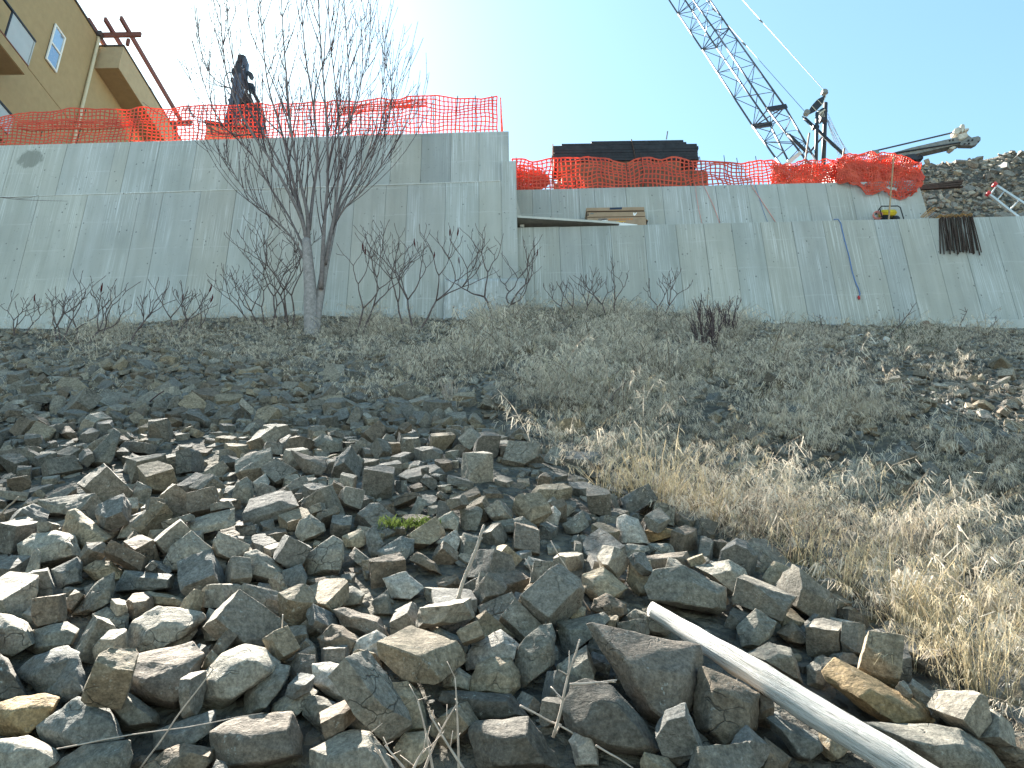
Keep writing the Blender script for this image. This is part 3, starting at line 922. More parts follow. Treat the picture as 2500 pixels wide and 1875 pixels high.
for i in range(4):
    put('chord_end', MB().tube([J[0][i], J[0][i] + (J[0][i] - J[1][i]) * 0.25], 0.06, 6), M['boom_steel'], crane)
ubz = site_z(11, CY)
put('machinery_house', MB().box((cb.x - 0.6, CY - 0.6, ubz + 1.0), (cb.x + 4.2, CY + 2.4, min(cb.z - 0.5, ubz + 3.0))), M['steel_grey'], crane)
for yy in (CY - 1.3, CY + 2.2):
    put('crawler_track', MB().box((cb.x - 1.6, yy, ubz - 0.1), (cb.x + 4.0, yy + 0.8, ubz + 0.9)), M['steel_dark'], crane)

# ------------------------------------------------------------------ feed beam of the rock drill at the right
RY = 23.4
def Z5(x, y):
    return 1900 + x / 3.687, 200 + y / 3.687
def c5(x, y, o=0.0):
    return atY(*Z5(x, y), RY + o)
rig = thing('rock_drill', 'grey drill feed beam pointing right above the bunched netting', 'drill rig', (c5(950, 900).x, RY + 0.4, 15.6))
bm_ = put('feed_beam', MB().prism([c5(x, y) for x, y in ((560, 765), (985, 650), (1200, 590), (1615, 495), (1650, 520), (1640, 555), (1230, 650), (1110, 668), (620, 790))], (0, 0.30, 0)), M['steel_grey'], rig)
put('rail_lip', MB().beam(c5(985, 652, -0.03), c5(1640, 545, -0.03), 0.05, 0.035), M['steel_dark'], bm_)
put('drill_rod', MB().tube([c5(560, 705, 0.1), c5(790, 640, 0.1), c5(1600, 450, 0.1)], 0.032, 6), M['steel_dark'], rig, True)
put('rod_guide', MB().prism([c5(x, y, 0.02) for x, y in ((830, 640), (840, 615), (900, 612), (915, 640))], (0, 0.25, 0)), M['steel_grey'], rig)
put('tail_plate', MB().prism([c5(x, y, 0.05) for x, y in ((1610, 540), (1640, 500), (1700, 470), (1740, 500), (1800, 487), (1822, 500), (1822, 525), (1790, 535), (1798, 552), (1760, 572), (1640, 570))], (0, 0.18, 0)), M['steel_grey'], rig)
for q in ((1545, 527), (1575, 522), (1715, 525), (1750, 520), (1680, 555), (1720, 552)):
    c = c5(*q, -0.02)
    put('bolt_hole', MB().tube([c, c + Vector((0, 0.03, 0))], 0.035, 8), M['black'], rig)
for pts in ([(1580, 440), (1600, 410), (1640, 400), (1650, 440), (1620, 470), (1590, 465)], [(1640, 400), (1655, 375), (1680, 378), (1685, 420), (1660, 460), (1645, 440)], [(1670, 420), (1718, 410), (1722, 430), (1680, 440)], [(1620, 470), (1700, 450), (1715, 480), (1650, 520), (1625, 515)], [(1540, 590), (1580, 575), (1610, 580), (1570, 608)]):
    me = MB().prism([c5(x, y, -0.05) for x, y in pts], (0, 0.28, 0)).mesh('head_block')
    bm = bmesh.new(); bm.from_mesh(me)
    bmesh.ops.bevel(bm, geom=list(bm.edges), offset=0.02, segments=2, affect='EDGES'); bm.to_mesh(me); bm.free()
    put('head_block', me, M['steel_pale'], rig)
put('carriage', MB().prism([c5(x, y, -0.05) for x, y in ((1150, 655), (1230, 645), (1250, 665), (1300, 655), (1308, 685), (1240, 700), (1190, 690))], (0, 0.4, 0)), M['steel_dark'], rig)
put('hydraulic_hose', MB().tube([c5(x, y, -0.1) for x, y in ((1240, 700), (1275, 720), (1300, 690), (1290, 660), (1260, 650))], 0.02, 6), M['black_metal'], rig, True)
put('carrier', MB().box((c5(560, 765).x - 0.4, RY - 0.2, 15.0), (c5(560, 765).x + 1.6, RY + 1.6, c5(560, 790).z + 0.1)), M['steel_grey'], rig)

# ------------------------------------------------------------------ timber stacks on the upper right level
LY = 20.9
def Zs(x, y):
    return 1200 + x / 3.687, 200 + y / 3.687
def cs(x, y, o=0.0):
    return atY(*Zs(x, y), LY + o)
rt = random.Random(8)
zs0 = site_z(3, LY) - 0.05
# brown timbers underneath: four layers, each layer two beams deep
bx0, bx1 = cs(560, 800).x, cs(1985, 800).x
zt_b = cs(1000, 710).z
nb = 5
hb = (zt_b - zs0) / nb
for i in range(nb):
    z0 = zs0 + i * hb
    for j in range(1):
        e0, e1 = rt.uniform(-0.05, 0.25), rt.uniform(-0.25, 0.1)
        bb = MB().box((bx0 + e0, LY + 0.05 + j * 0.5, z0 + 0.006), (bx1 + e1 - (0.9 if i == nb - 1 else 0), LY + 1.0, z0 + hb - 0.006))
        o = put('brown_beam', bb, M['brown_timber'])
        tag(o, ('brown timber at the front of the stack behind the netting, layer %s' % ['one at the bottom', 'two up', 'three up', 'four up', 'five at the top'][i]) if j == 0 else 'brown timber in the back row of the stack behind the netting', 'timber', 'brown timbers under the dark stack')
# dark boards on top
dz0, dz1 = zt_b + 0.01, cs(600, 570).z
dx0, dx1 = cs(548, 600).x, cs(1865, 600).x
nl = 6
hd = (dz1 - dz0) / nl
for i in range(nl):
    z0 = dz0 + i * hd
    e0, e1 = rt.uniform(0, 0.05), rt.uniform(-0.06, 0.0)
    o = put('dark_board', MB().box((dx0 + e0, LY + rt.uniform(0, 0.03), z0 + 0.004), (dx1 + e1, LY + 1.0, z0 + hd - 0.004)), M['dark_timber'])
    tag(o, 'wide dark board in the strapped stack, layer %s' % ['one at the bottom', 'two', 'three', 'four', 'five', 'six at the top'][i], 'board', 'dark boards of the strapped stack')
for (xa, xb, za, zb, lab) in ((630, 1755, 0.005, 0.075, 'thin dark board lying on the strapped stack'), (900, 1730, 0.08, 0.16, 'topmost dark board on the strapped stack')):
    a, b = cs(xa, 560), cs(xb, 540)
    o = put('dark_board', MB().box((a.x, LY + 0.02, dz1 + za), (b.x, LY + 0.6, dz1 + zb)), M['dark_timber'])
    tag(o, lab, 'board')
stx = cs(1270, 600).x
strap = put('binding_chain', MB().tube([(stx - 0.02, LY - 0.02, dz1 + 0.18), (stx, LY - 0.03, dz1 - 0.02), (stx + 0.03, LY - 0.03, (dz0 + dz1) / 2), (stx + 0.05, LY - 0.03, dz0)], 0.022, 6), M['rust_bar'])
tag(strap, 'rusty chain binding the dark board stack', 'chain')
tag(put('stake', MB().tube([cs(1575, 515, 0.1), cs(1585, 445, 0.1)], 0.022, 6), M['stake_grey']), 'short dark rod standing on the dark board stack', 'rod')
sp = put('stake', MB().beam(cs(543, 960, -0.25), cs(552, 560, -0.25), 0.035, 0.035), M['stake'])
tag(sp, 'pale upright lath at the near corner of the dark board stack', 'stake')

# ------------------------------------------------------------------ orange safety netting
def catmull(keys):
    k = np.array(keys, float)
    return lambda x: float(np.interp(x, k[:, 0], k[:, 1]))

def net_mesh(name, pts, wv=0.030, wh=0.026, lean=Vector((0, -0.003, 0))):
    """pts[i][j]: grid of points; strands become flat ribbons with a little thickness"""
    nu, nv = len(pts), len(pts[0])
    V, F = [], []
    def ribbon(line, width, off):
        m = len(line)
        b = len(V)
        for i, p in enumerate(line):
            d = line[min(i+1, m-1)] - line[max(i-1, 0)]
            sd = d.cross(Vector((0, 1, 0.25)))
            if sd.length < 1e-6: sd = Vector((1, 0, 0))
            sd.normalize()
            sd = sd * width / 2
            t = Vector((0, 0.003, 0))
            V.extend([tuple(p + off - sd - t), tuple(p + off + sd - t), tuple(p + off + sd + t), tuple(p + off - sd + t)])
        for i in range(m - 1):
            q = b + 4*i
            F.extend([(q, q+1, q+5, q+4), (q+2, q+3, q+7, q+6), (q+1, q+2, q+6, q+5), (q+3, q, q+4, q+7)])
    for i in range(nu):
        ribbon(pts[i], wv, Vector((0, 0, 0)))
    for j in range(nv):
        ribbon([pts[i][j] for i in range(nu)], wh if 0 < j < nv - 1 else wh * 1.4, lean)
    me = bpy.data.meshes.new(name)
    me.from_pydata(V, [], F)
    return me

def make_net(label, x_px, top, bot_fn, Yf, nu, nv, seed, fold=0.10, wv=0.030, wh=0.026, fine=0.02, name='safety_net'):
    pts = []
    for i in range(nu):
        px = x_px[0] + (x_px[1] - x_px[0]) * i / (nu - 1)
        T0 = atY(px, top(px), Yf)
        Bp = bot_fn(px, Yf)
        T = Vector((Bp.x * 0.5 + T0.x * 0.5, Yf, T0.z))
        colm = []
        for j in range(nv):
            s = j / (nv - 1)
            p = Bp.lerp(T, s)
            q = Vector((p.x * 1.1, seed * 3.7, p.z * 1.3))
            p = p + Vector((fine * 1.6 * noise.noise(q * 2.1), fold * noise.noise(q) + fold * 0.5 * noise.noise(q * 2.7), fine * 2.2 * noise.noise(q * 1.7 + Vector((4, 4, 4)))))
            colm.append(p)
        pts.append(colm)
    o = put(name, net_mesh(name, pts, wv, wh), M['net'])
    return tag(o, label, 'safety net')

topL = catmull([(-300, 302), (0, 285), (60, 276), (140, 273), (250, 266), (420, 262), (640, 257), (760, 249), (850, 247), (960, 244), (985, 240), (1040, 236), (1080, 237), (1150, 236), (1215, 237)])
def botL(px, Yf):
    p = atY(px, 335, Yf)
    return Vector((p.x, Yf, lt_top(p.x) - 0.05))
netL = make_net('long orange safety net stretched along the top of the tall wall', (-300, 1214), topL, botL, 18.42, 150, 13, 1, 0.14, 0.036, 0.030)
# the net turns the corner of the wall and sags
pts = []
cA = atY(1214, 237, 18.42)
for i in range(7):
    t = i / 6
    yy = 18.42 + 1.2 * t
    zt = cA.z - 0.02 - 0.55 * t * t
    colm = []
    for j in range(11):
        s = j / 10
        zb = lt_top(0) - 0.05
        colm.append(Vector((cA.x + 0.16 + 0.10 * t + 0.10 * s * (1 - t) - 0.16 * s, yy, zb + (zt - zb) * s + 0.02 * noise.noise(Vector((t * 3, s * 4, 2))))))
    pts.append(colm)
put('corner_flap', net_mesh('corner_flap', pts), M['net'], netL)
for px in (100, 190, 320, 480, 640, 790, 930, 1060, 1110, 1160, 1205):
    b = atY(px, 335, 18.50)
    z0 = lt_top(b.x) - 0.25
    zt = atY(px, topL(px), 18.50).z + 0.04
    put('post', MB().tube([(b.x, 18.5, z0), (b.x + rt.uniform(-0.08, 0.08), 18.5, zt)], 0.014, 5), M['rust_bar'], netL)
# folded strip of net caught at mid height
for (a, b, py0, py1) in ((830, 1040, 262, 243), (40, 330, 300, 292)):
    strip = catmull([(a, py0), (b, py1)])
    o = make_net('x', (a, b), strip, lambda px, Yf: atY(px, strip(px) + 16, Yf), 18.36, 24, 4, 7, 0.05, 0.03, 0.03)
    o.name = 'folded_strip'
    for key in ('label', 'category'): del o[key]
    o.parent = netL

topR = catmull([(1250, 383), (1275, 392), (1300, 398), (1330, 388), (1348, 383), (1400, 388), (1440, 391), (1465, 384), (1500, 393), (1540, 390), (1575, 378), (1640, 384), (1700, 390), (1730, 388), (1775, 393), (1815, 400), (1845, 394), (1890, 388), (1925, 402)])
def botR(px, Yf):
    p = atY(px, 455, Yf)
    return Vector((p.x, Yf, ut_top(p.x) - 0.05))
netR = make_net('wavy orange safety net standing in front of the timber stacks', (1250, 1925), topR, botR, YU + 0.35, 66, 12, 2, 0.22, 0.042, 0.036, 0.04)
for px, dz in ((1258, .02), (1350, .05), (1405, .0), (1470, .05), (1535, .06), (1573, .08), (1690, .05), (1720, .1), (1776, .22), (1812, .22), (1855, .18)):
    b = atY(px, 455, YU + 0.42)
    put('post', MB().tube([(b.x, YU + 0.42, ut_top(b.x) - 0.2), (b.x + rt.uniform(-.05, .05), YU + 0.42, atY(px, topR(px), YU + 0.42).z + dz)], 0.012, 5), M['rust_bar'], netR)
# crumpled heap of net in the corner by the tall wall
def heap(label, keys_top, keys_bot, Y0, nu, nv, seed, fold, layers, cat='safety net', yb=0.0):
    kt, kb = catmull(keys_top), catmull(keys_bot)
    a, b = keys_top[0][0], keys_top[-1][0]
    root = None
    for L in range(layers):
        pts = []
        for i in range(nu):
            px = a + (b - a) * i / (nu - 1)
            colm = []
            for j in range(nv):
                s = j / (nv - 1)
                s2 = s if L == 0 else s * (0.80 + 0.12 * noise.noise(Vector((px * 0.013, seed, L))))
                yy = Y0 + 0.11 * L + yb * s
                p = atY(px, kb(px) + (kt(px) - kb(px)) * s2, yy)
                q = Vector((p.x * 2.3, seed + L * 5.1, p.z * 2.6))
                p = p + Vector((0.10 * noise.noise(q * 1.4), fold * (noise.noise(q) + 0.6 * noise.noise(q * 2.3)), 0.09 * noise.noise(q * 1.9 + Vector((7, 1, 3)))))
                if i in (0, nu - 1) or j in (0, nv - 1):
                    p = p + Vector((0.04 * noise.noise(q * 5), 0, 0.05 * noise.noise(q * 4)))
                colm.append(p)
            pts.append(colm)
        me = net_mesh('safety_net', pts, 0.027, 0.025)
        if root is None:
            root = put('safety_net', me, M['net'])
            tag(root, label, cat)
        else:
            put('fold', me, M['net'], root)
    return root
heap('crumpled dark orange net heaped in the corner beside the tall wall', [(1252, 402), (1275, 408), (1300, 405), (1325, 418), (1338, 432)], [(1252, 466), (1275, 466), (1300, 466), (1322, 464), (1336, 452)], YU + 0.6, 20, 14, 3, 0.18, 4)
heap('loose sunlit orange net sagging in the middle of the upper right wall', [(1885, 398), (1935, 400), (1962, 390), (2000, 392), (2052, 388), (2075, 392)], [(1885, 456), (1935, 454), (1962, 453), (2000, 452), (2052, 449), (2075, 450)], YU + 0.20, 30, 14, 4, 0.16, 3)
bun = heap('thick bunch of bright orange net spilling over the wall end', [(2045, 384), (2062, 378), (2100, 375), (2140, 373), (2180, 379), (2215, 386), (2240, 397), (2252, 425)],
     [(2045, 444), (2070, 444), (2095, 454), (2118, 472), (2150, 464), (2172, 470), (2196, 484), (2235, 468), (2252, 446)], YU - 0.34, 44, 22, 5, 0.19, 4, yb=0.22)
for q, lab in (((1976, 325, 1959, 440), 'grey leaning stake between the crane boom and gantry'), ((2061, 363, 2048, 450), 'short grey stake poking above the bunched orange net')):
    o = put('stake', MB().beam(atY(q[2], q[3], YU + 0.5), atY(q[0], q[1], YU + 0.5), 0.05, 0.05), M['stake_grey'])
    tag(o, lab, 'stake')
wp0, wp1 = atY(1927, 395, YU + 0.55), atY(1955, 372, YU + 0.55)
tag(put('plank', MB().beam(wp0 + (wp0 - wp1) * 1.2, wp1, 0.03, 0.12), M['board_pale']), 'pale plank end poking up below the crane boom', 'plank')

# ------------------------------------------------------------------ things on the ledge
def lz(px):
    x = wx(px, 545, YR)
    return rt_top(x) - 0.02
# stacked flat cartons
CYB = 18.95
def Zb(x, y):
    return 1400 + x / 10.055, 480 + y / 10.055
def cb_(x, y):
    return atY(*Zb(x, y), CYB)
zb0 = lz(1500)
levels = [(zb0, cb_(1000, 505).z, 335, 1770, 'bottom carton of the ledge stack, with white and orange lettering'), (cb_(1000, 490).z, cb_(1000, 375).z, 340, 1765, 'middle brown carton of the ledge stack, with a white tick mark'), (cb_(1000, 345).z, cb_(1000, 262).z, 325, 1758, 'top brown carton of the ledge stack, with a navy patch')]
cart = []
for i, (z0, z1, xa, xb, lab) in enumerate(levels):
    x0, x1 = cb_(xa, 450).x, cb_(xb, 450).x
    me = MB().box((x0, CYB, z0), (x1, CYB + 0.42, z1)).mesh('carton')
    bm = bmesh.new(); bm.from_mesh(me); bmesh.ops.bevel(bm, geom=list(bm.edges), offset=0.006, segments=1, affect='EDGES'); bm.to_mesh(me); bm.free()
    o = put('carton', me, M['carton'])
    tag(o, lab, 'carton')
    cart.append(o)
    if i < 2:
        o2 = put('spacer', MB().box((x0 + 0.03, CYB + 0.05, z1), (x1 - 0.01, CYB + 0.40, levels[i + 1][0])), M['black'], o)
def patch(parent, name, pts, mat, off=0.004):
    return put(name, MB().prism([Vector((cb_(x, y).x, CYB - off, cb_(x, y).z)) for x, y in pts], (0, 0.003, 0)), M[mat], parent)
patch(cart[2], 'navy_label', [(890, 275), (1190, 262), (1190, 310), (890, 322)], 'navy')
patch(cart[1], 'black_label', [(345, 415), (372, 412), (372, 470), (345, 474)], 'black')
patch(cart[1], 'printing', [(415, 408), (495, 403), (495, 430), (415, 435)], 'steel_grey')
patch(cart[1], 'tick_mark', [(1465, 402), (1490, 390), (1500, 425), (1545, 390), (1560, 393), (1525, 455), (1500, 472), (1475, 462), (1465, 440)], 'ink_white')
patch(cart[0], 'printing', [(605, 540), (830, 530), (830, 575), (605, 590)], 'stake_grey')
for i in range(11):
    x = 862 + i * 56
    for (a, b, c, d) in ((0, 4, 10, 40), (22, 2, 10, 40), (6, 20 - 8 * (i % 3), 24, 8)):
        patch(cart[0], 'printing', [(x + a, 540 + b - i), (x + a + c, 540 + b - i), (x + a + c, 540 + b + d - i), (x + a, 540 + b + d - i)], 'ink_orange', 0.004 + 0.0008 * ((a > 0) + (c > 20)))
patch(cart[0], 'printing', [(1015, 640), (1050, 605), (1285, 597), (1290, 610), (1180, 632), (1070, 640)], 'ink_gold')
patch(cart[0], 'printing', [(860, 610), (985, 607), (985, 634), (860, 634)], 'ink_gold')
cu = bpy.data.curves.new('lettering', 'FONT')
cu.body = 'asic'
cu.size = 0.17
cu.extrude = 0.002
cu.shear = 0.3
txo = bpy.data.objects.new('lettering_curve', cu)
txm = bpy.data.meshes.new_from_object(txo)
bpy.data.objects.remove(txo)
tp = cb_(1075, 715)
txm.transform(Matrix.Translation(Vector((tp.x, CYB - 0.008, tp.z))) @ Matrix.Rotation(math.radians(90), 4, 'X'))
put('lettering', txm, M['ink_white'], cart[0])
patch(cart[0], 'label_patch', [(700, 590), (720, 560), (760, 558), (790, 580), (850, 590), (840, 600), (720, 602)], 'ink_white')
# open carton flap
put('flap', MB().hexa([cb_(1770, 530), cb_(1832, 580), cb_(1826, 590), cb_(1770, 545)] + [cb_(x, y) + Vector((0, .25, 0)) for x, y in ((1770, 530), (1832, 580), (1826, 590), (1770, 545))]), M['carton'], cart[0])
put('flap', MB().hexa([cb_(1832, 580), cb_(1800, 712), cb_(1790, 712), cb_(1822, 585)] + [cb_(x, y) + Vector((0, .25, 0)) for x, y in ((1832, 580), (1800, 712), (1790, 712), (1822, 585))]), M['black'], cart[0])

# scaffold board jutting from the end of the tall wall onto the ledge
zbd = rt_top(wx(1300, 550, YR)) + 0.075
n_l, n_r = atZ(1256, 531, zbd + 0.06), atZ(1512, 547, rt_top(wx(1512, 550, YR)) + 0.03)
f_l, f_r = atZ(1259, 559, zbd + 0.055), n_r + Vector((-0.05, 0.42, 0))
f_l.x = n_l.x
th = Vector((0, 0, 0.055))
bd = put('scaffold_board', MB().hexa([n_l, n_r, f_r, f_l, n_l + th, n_r + th, f_r + th, f_l + th]), M['board_under'])
tag(bd, 'wide scaffold board bridging from the tall wall to the ledge', 'board')
ed = (n_r - n_l).normalized()
put('edge_strip', MB().hexa([n_l + Vector((0, -.018, -.004)), n_r + Vector((0, -.018, -.004)), n_r + Vector((0, -.004, -.004)), n_l + Vector((0, -.004, -.004)), n_l + th * 1.15 + Vector((0, -.018, 0)), n_r + th * 1.15 + Vector((0, -.018, 0)), n_r + th * 1.15 + Vector((0, -.004, 0)), n_l + th * 1.15 + Vector((0, -.004, 0))]), M['board_pale'], bd)
ws = [W(1255, 468, YR + 0.7), W(1257, 470, YR + 0.7), W(1273, 528, YR + 0.7), W(1259, 530, YR + 0.7)]
tag(put('leaning_board', MB().prism(ws, (0, 0.03, 0)), M['board_pale']), 'thin white board leaning at the end of the tall wall', 'board')
tag(put('wood_block', MB().box((W(1270, 557, YR).x, YR - 0.02, zbd - 0.05), (W(1280, 557, YR).x, YR + 0.2, zbd + 0.02)), M['board_pale']), 'small white block under the scaffold board', 'block')
wsl = [W(1508, 543, YR + .1), W(1556, 548, YR + .1), W(1556, 551, YR + .1), W(1508, 551, YR + .1)]
tag(put('wood_strip', MB().prism(wsl, (0, 0.25, 0)), M['ink_white']), 'thin white strip lying before the bottom carton', 'strip')

# generator
GY = 18.85
gx0, gx1 = atY(2152, 525, GY).x, atY(2206, 525, GY).x
gz0, gz1 = lz(2180), atY(2180, 503, GY).z
gen = thing('generator', 'yellow and black portable generator on the ledge', 'generator', ((gx0 + gx1) / 2, GY + 0.2, gz0))
r_ = 0.018
for yy in (GY, GY + 0.40):
    loop = [(gx0, yy, gz0 + .03), (gx0, yy, gz1 - .06), (gx0 + .06, yy, gz1), (gx1 - .10, yy, gz1), (gx1 - .04, yy, gz1 - .06), (gx1, yy, gz0 + .03)]
    put('frame', MB().tube(loop, r_, 6), M['black_metal'], gen, True)
for xx in (gx0, gx1):
    put('frame', MB().tube([(xx, GY, gz0 + .05), (xx, GY + .4, gz0 + .05)], r_, 6), M['black_metal'], gen)
put('frame', MB().tube([(gx0 + .06, GY, gz1 + .001), (gx0 + .06, GY + .4, gz1 + .001)], r_, 6), M['black_metal'], gen)
def bev(name, a, b, off, mat, parent):
    me = MB().box(a, b).mesh(name)
    bm = bmesh.new(); bm.from_mesh(me); bmesh.ops.bevel(bm, geom=list(bm.edges), offset=off, segments=3, affect='EDGES'); bm.to_mesh(me); bm.free()
    return put(name, me, M[mat], parent, True)
bev('fuel_tank', (gx0 + .06, GY + .05, gz1 - .22), (gx1 - .12, GY + .36, gz1 - .06), 0.04, 'yellow', gen)
bev('engine', (gx0 + .05, GY + .06, gz0 + .04), (gx0 + .30, GY + .34, gz1 - .24), 0.03, 'black', gen)
bev('alternator', (gx1 - .28, GY + .07, gz0 + .04), (gx1 - .05, GY + .33, gz1 - .25), 0.05, 'steel_dark', gen)
bev('starter_cover', (gx0 + .18, GY - .01, gz0 + .02), (gx0 + .36, GY + .055, gz0 + .16), 0.03, 'yellow', gen)
st = put('stake', MB().beam(atY(2169, 545, GY - 0.12), atY(2182, 381, GY - 0.12), 0.035, 0.035), M['stake'])
tag(st, 'tall wooden stake standing in front of the generator', 'stake')
hp = []
for i in range(40):
    t = i / 39 * 4 * math.pi * 1.6
    c = atY(2142, 524, GY + 0.1)
    hp.append((c.x + 0.13 * math.cos(t) + 0.01 * i / 39, GY + 0.05 + 0.003 * i, c.z - 0.02 + 0.12 * math.sin(t)))
hp += [(hp[-1][0] - 0.1, GY - 0.1, gz0 + 0.03), (atY(2128, 535, GY).x, GY - 0.2, gz0 + .03)]
tag(put('hose', MB().tube(hp, 0.011, 6), M['pink_hose'], None, True), 'pink hose coiled against the generator', 'hose')

# cords on the walls
def cord(label, pts, Y0, r, mat, name='cord', cat='cord'):
    q = [W(x, y, Y0) + Vector((0, -0.02, 0)) for x, y in pts]
    return tag(put(name, MB().tube(q, r, 6), M[mat], None, True), label, cat)
bh = cord('blue hose hanging down the lower right wall to a red end', [(2035, 537), (2045, 536), (2052, 545), (2056, 565), (2062, 590), (2072, 625), (2080, 665), (2088, 690), (2095, 705), (2099, 718), (2097, 724)], YR - 0.012, 0.014, 'blue_hose', 'hose', 'hose')
e = W(2097, 727, YR - 0.03)
put('hose_end', MB().tube([e + Vector((0, 0, .06)), e + Vector((0, 0, .03)), e - Vector((0, 0, .02)), e - Vector((0, 0, .05))], [0.018, 0.035, 0.035, 0.018], 8), M['red_plastic'], bh)
cord('slack pink cord hanging from the orange net down the upper wall', [(1712, 420), (1716, 450), (1728, 475), (1742, 505), (1758, 548)], YU - 0.012, 0.008, 'pink_hose')
cord('thin red cord left of the pink one on the upper wall', [(1697, 450), (1700, 480), (1706, 515), (1714, 548)], YU - 0.012, 0.006, 'pink_hose')
cord('bright orange cord crossing the upper wall below the loose net', [(1812, 400), (1822, 430), (1838, 460), (1858, 490), (1878, 520), (1894, 545)], YU - 0.012, 0.009, 'pink_hose')
cord('dark blue cord beside the orange cord on the upper wall', [(1843, 452), (1852, 480), (1863, 515), (1873, 542)], YU - 0.010, 0.006, 'blue_hose')

# hooked rebar hanging over the ledge wall
hooks = [(2290, 2296), (2293, 2305), (2297, 2312), (2300, 2318), (2304, 2314), (2307, 2320), (2311, 2324), (2314, 2320), (2317, 2330), (2320, 2336), (2323, 2328), (2326, 2340), (2329, 2344), (2333, 2338), (2336, 2349), (2339, 2356), (2343, 2352), (2347, 2368), (2350, 2362), (2354, 2372), (2358, 2376), (2363, 2379), (2368, 2392), (2372, 2396), (2366, 2386), (2340, 2360)]
rh = random.Random(21)
for i, (pt, pb) in enumerate(hooks):
    top_y = 519 + rh.uniform(-3, 3) - (4 if pt > 2340 and i % 3 == 0 else 0)
    bot_y = 617 + rh.uniform(-8, 6)
    off = 0.02 + 0.03 * (i % 4)
    a = W(pt, top_y, YR - off)
    b = W(pb, bot_y, YR - off)
    zt_ = rt_top(a.x) + 0.035 + 0.02 * (i % 3) + (0.06 if pt > 2340 and i % 3 == 0 else 0)
    a.z = zt_
    back = Vector((a.x - 0.10 - rh.uniform(0, .12), YR + 0.34 + rh.uniform(0, .1), rt_top(a.x) + 0.02 + 0.012 * (i % 4)))
    pth = [back, a.lerp(back, 0.35) + Vector((0, 0, 0.03)), a + Vector((0, 0.05, 0.02)), a + Vector((0.005, -0.005, -0.03)), a.lerp(b, 0.10)]
    o = put('rebar_hook', MB().tube([a.lerp(b, 0.07), b], 0.018, 6), M['rust_bar'])
    put('hook_bend', MB().tube(pth, 0.0145, 6), M['rust_hook'], o)
    tag(o, 'hooked rust-brown rebar hanging in a row over the ledge wall', 'rebar', 'hooked rebars hanging over the wall')
for i, (a, b) in enumerate((((2247, 530), (2272, 507)), ((2254, 531), (2284, 506)), ((2260, 531), (2288, 508)), ((2250, 531), (2280, 507)))):
    o = put('rebar', MB().tube([atY(*a, 18.8 + i * .05), atY(*b, 18.8 + i * .05)], 0.011, 6), M['rust_hook'])
    tag(o, 'short straight rebar sticking up beside the hanging hooks', 'rebar', 'short rebars beside the hooks')
# dark bars lying behind the end of the upper wall
for i in range(12):
    lay, k = divmod(i, 4)
    a = atY(2236, 457 - lay * 0.5 + 6, 20.05 + 0.09 * k)
    b = atY(2340 + rh.uniform(-6, 12), 455 - lay * 6.5 + rh.uniform(-1, 1), 20.05 + 0.09 * k)
    o = put('steel_bar', MB().beam(a + (a - b) * 1.0 + Vector((0, 0, 0.075 * lay)), b, 0.07, 0.055), M['rust_bar'])
    tag(o, 'long dark steel bar stacked behind the end of the upper wall', 'steel bar', 'dark bars behind the wall end')

# ladder at the right edge
AY = 19.1
lad = thing('ladder', 'aluminium ladder with red end caps leaning on the ledge', 'ladder', (atY(2500, 525, AY).x + 0.4, AY, lz(2500)))
ra0, ra1 = atY(2430, 452, AY + 0.12), atY(2500, 497, AY + 0.12)
rb0, rb1 = atY(2414, 474, AY), atY(2482, 527, AY)
ra1 = ra0 + (ra1 - ra0) * 2.3
rb1 = rb0 + (rb1 - rb0) * 2.0
put('rail', MB().beam(ra0, ra1, 0.06, 0.075), M['aluminium'], lad)
put('rail', MB().beam(rb0, rb1, 0.06, 0.075), M['aluminium'], lad)
for t in (0.02, 0.14, 0.36, 0.58, 0.80):
    a, b = ra0.lerp(ra1, t), rb0.lerp(rb1, t * 1.04)
    put('rung', MB().tube([a, b], 0.022, 8), M['aluminium'], lad, True)
for q in (ra0, rb0):
    d = (ra0 - ra1).normalized()
    put('end_cap', MB().tube([q - d * 0.03 - Vector((0, .05, 0)), q + d * 0.02 - Vector((0, .05, 0)), q + d * 0.02 + Vector((0, .05, 0)), q - d * 0.03 + Vector((0, .05, 0))], [0.04, 0.065, 0.065, 0.04], 8), M['red_plastic'], lad, True)

# ------------------------------------------------------------------ rocks
REG = {'A': (0, 1450, 3.687), 'B': (600, 1450, 3.687), 'C': (1200, 1450, 3.687), 'D': (1800, 1450, 3.16), 'E': (700, 1350, 2.765),
       'F': (0, 1350, 2.765), 'G': (1200, 1150, 3.16), 'H': (0, 1150, 3.687), 'I': (600, 1150, 3.687), 'J': (0, 950, 2.458)}
TONE = {'g': (0.159, 0.148, 0.122), 'b': (0.134, 0.133, 0.120), 't': (0.231, 0.191, 0.134), 'n': (0.140, 0.112, 0.082), 'p': (0.231, 0.211, 0.173),
        'd': (0.095, 0.086, 0.072), 'o': (0.223, 0.159, 0.085), 'w': (0.327, 0.301, 0.261), 'e': (0.145, 0.122, 0.098)}
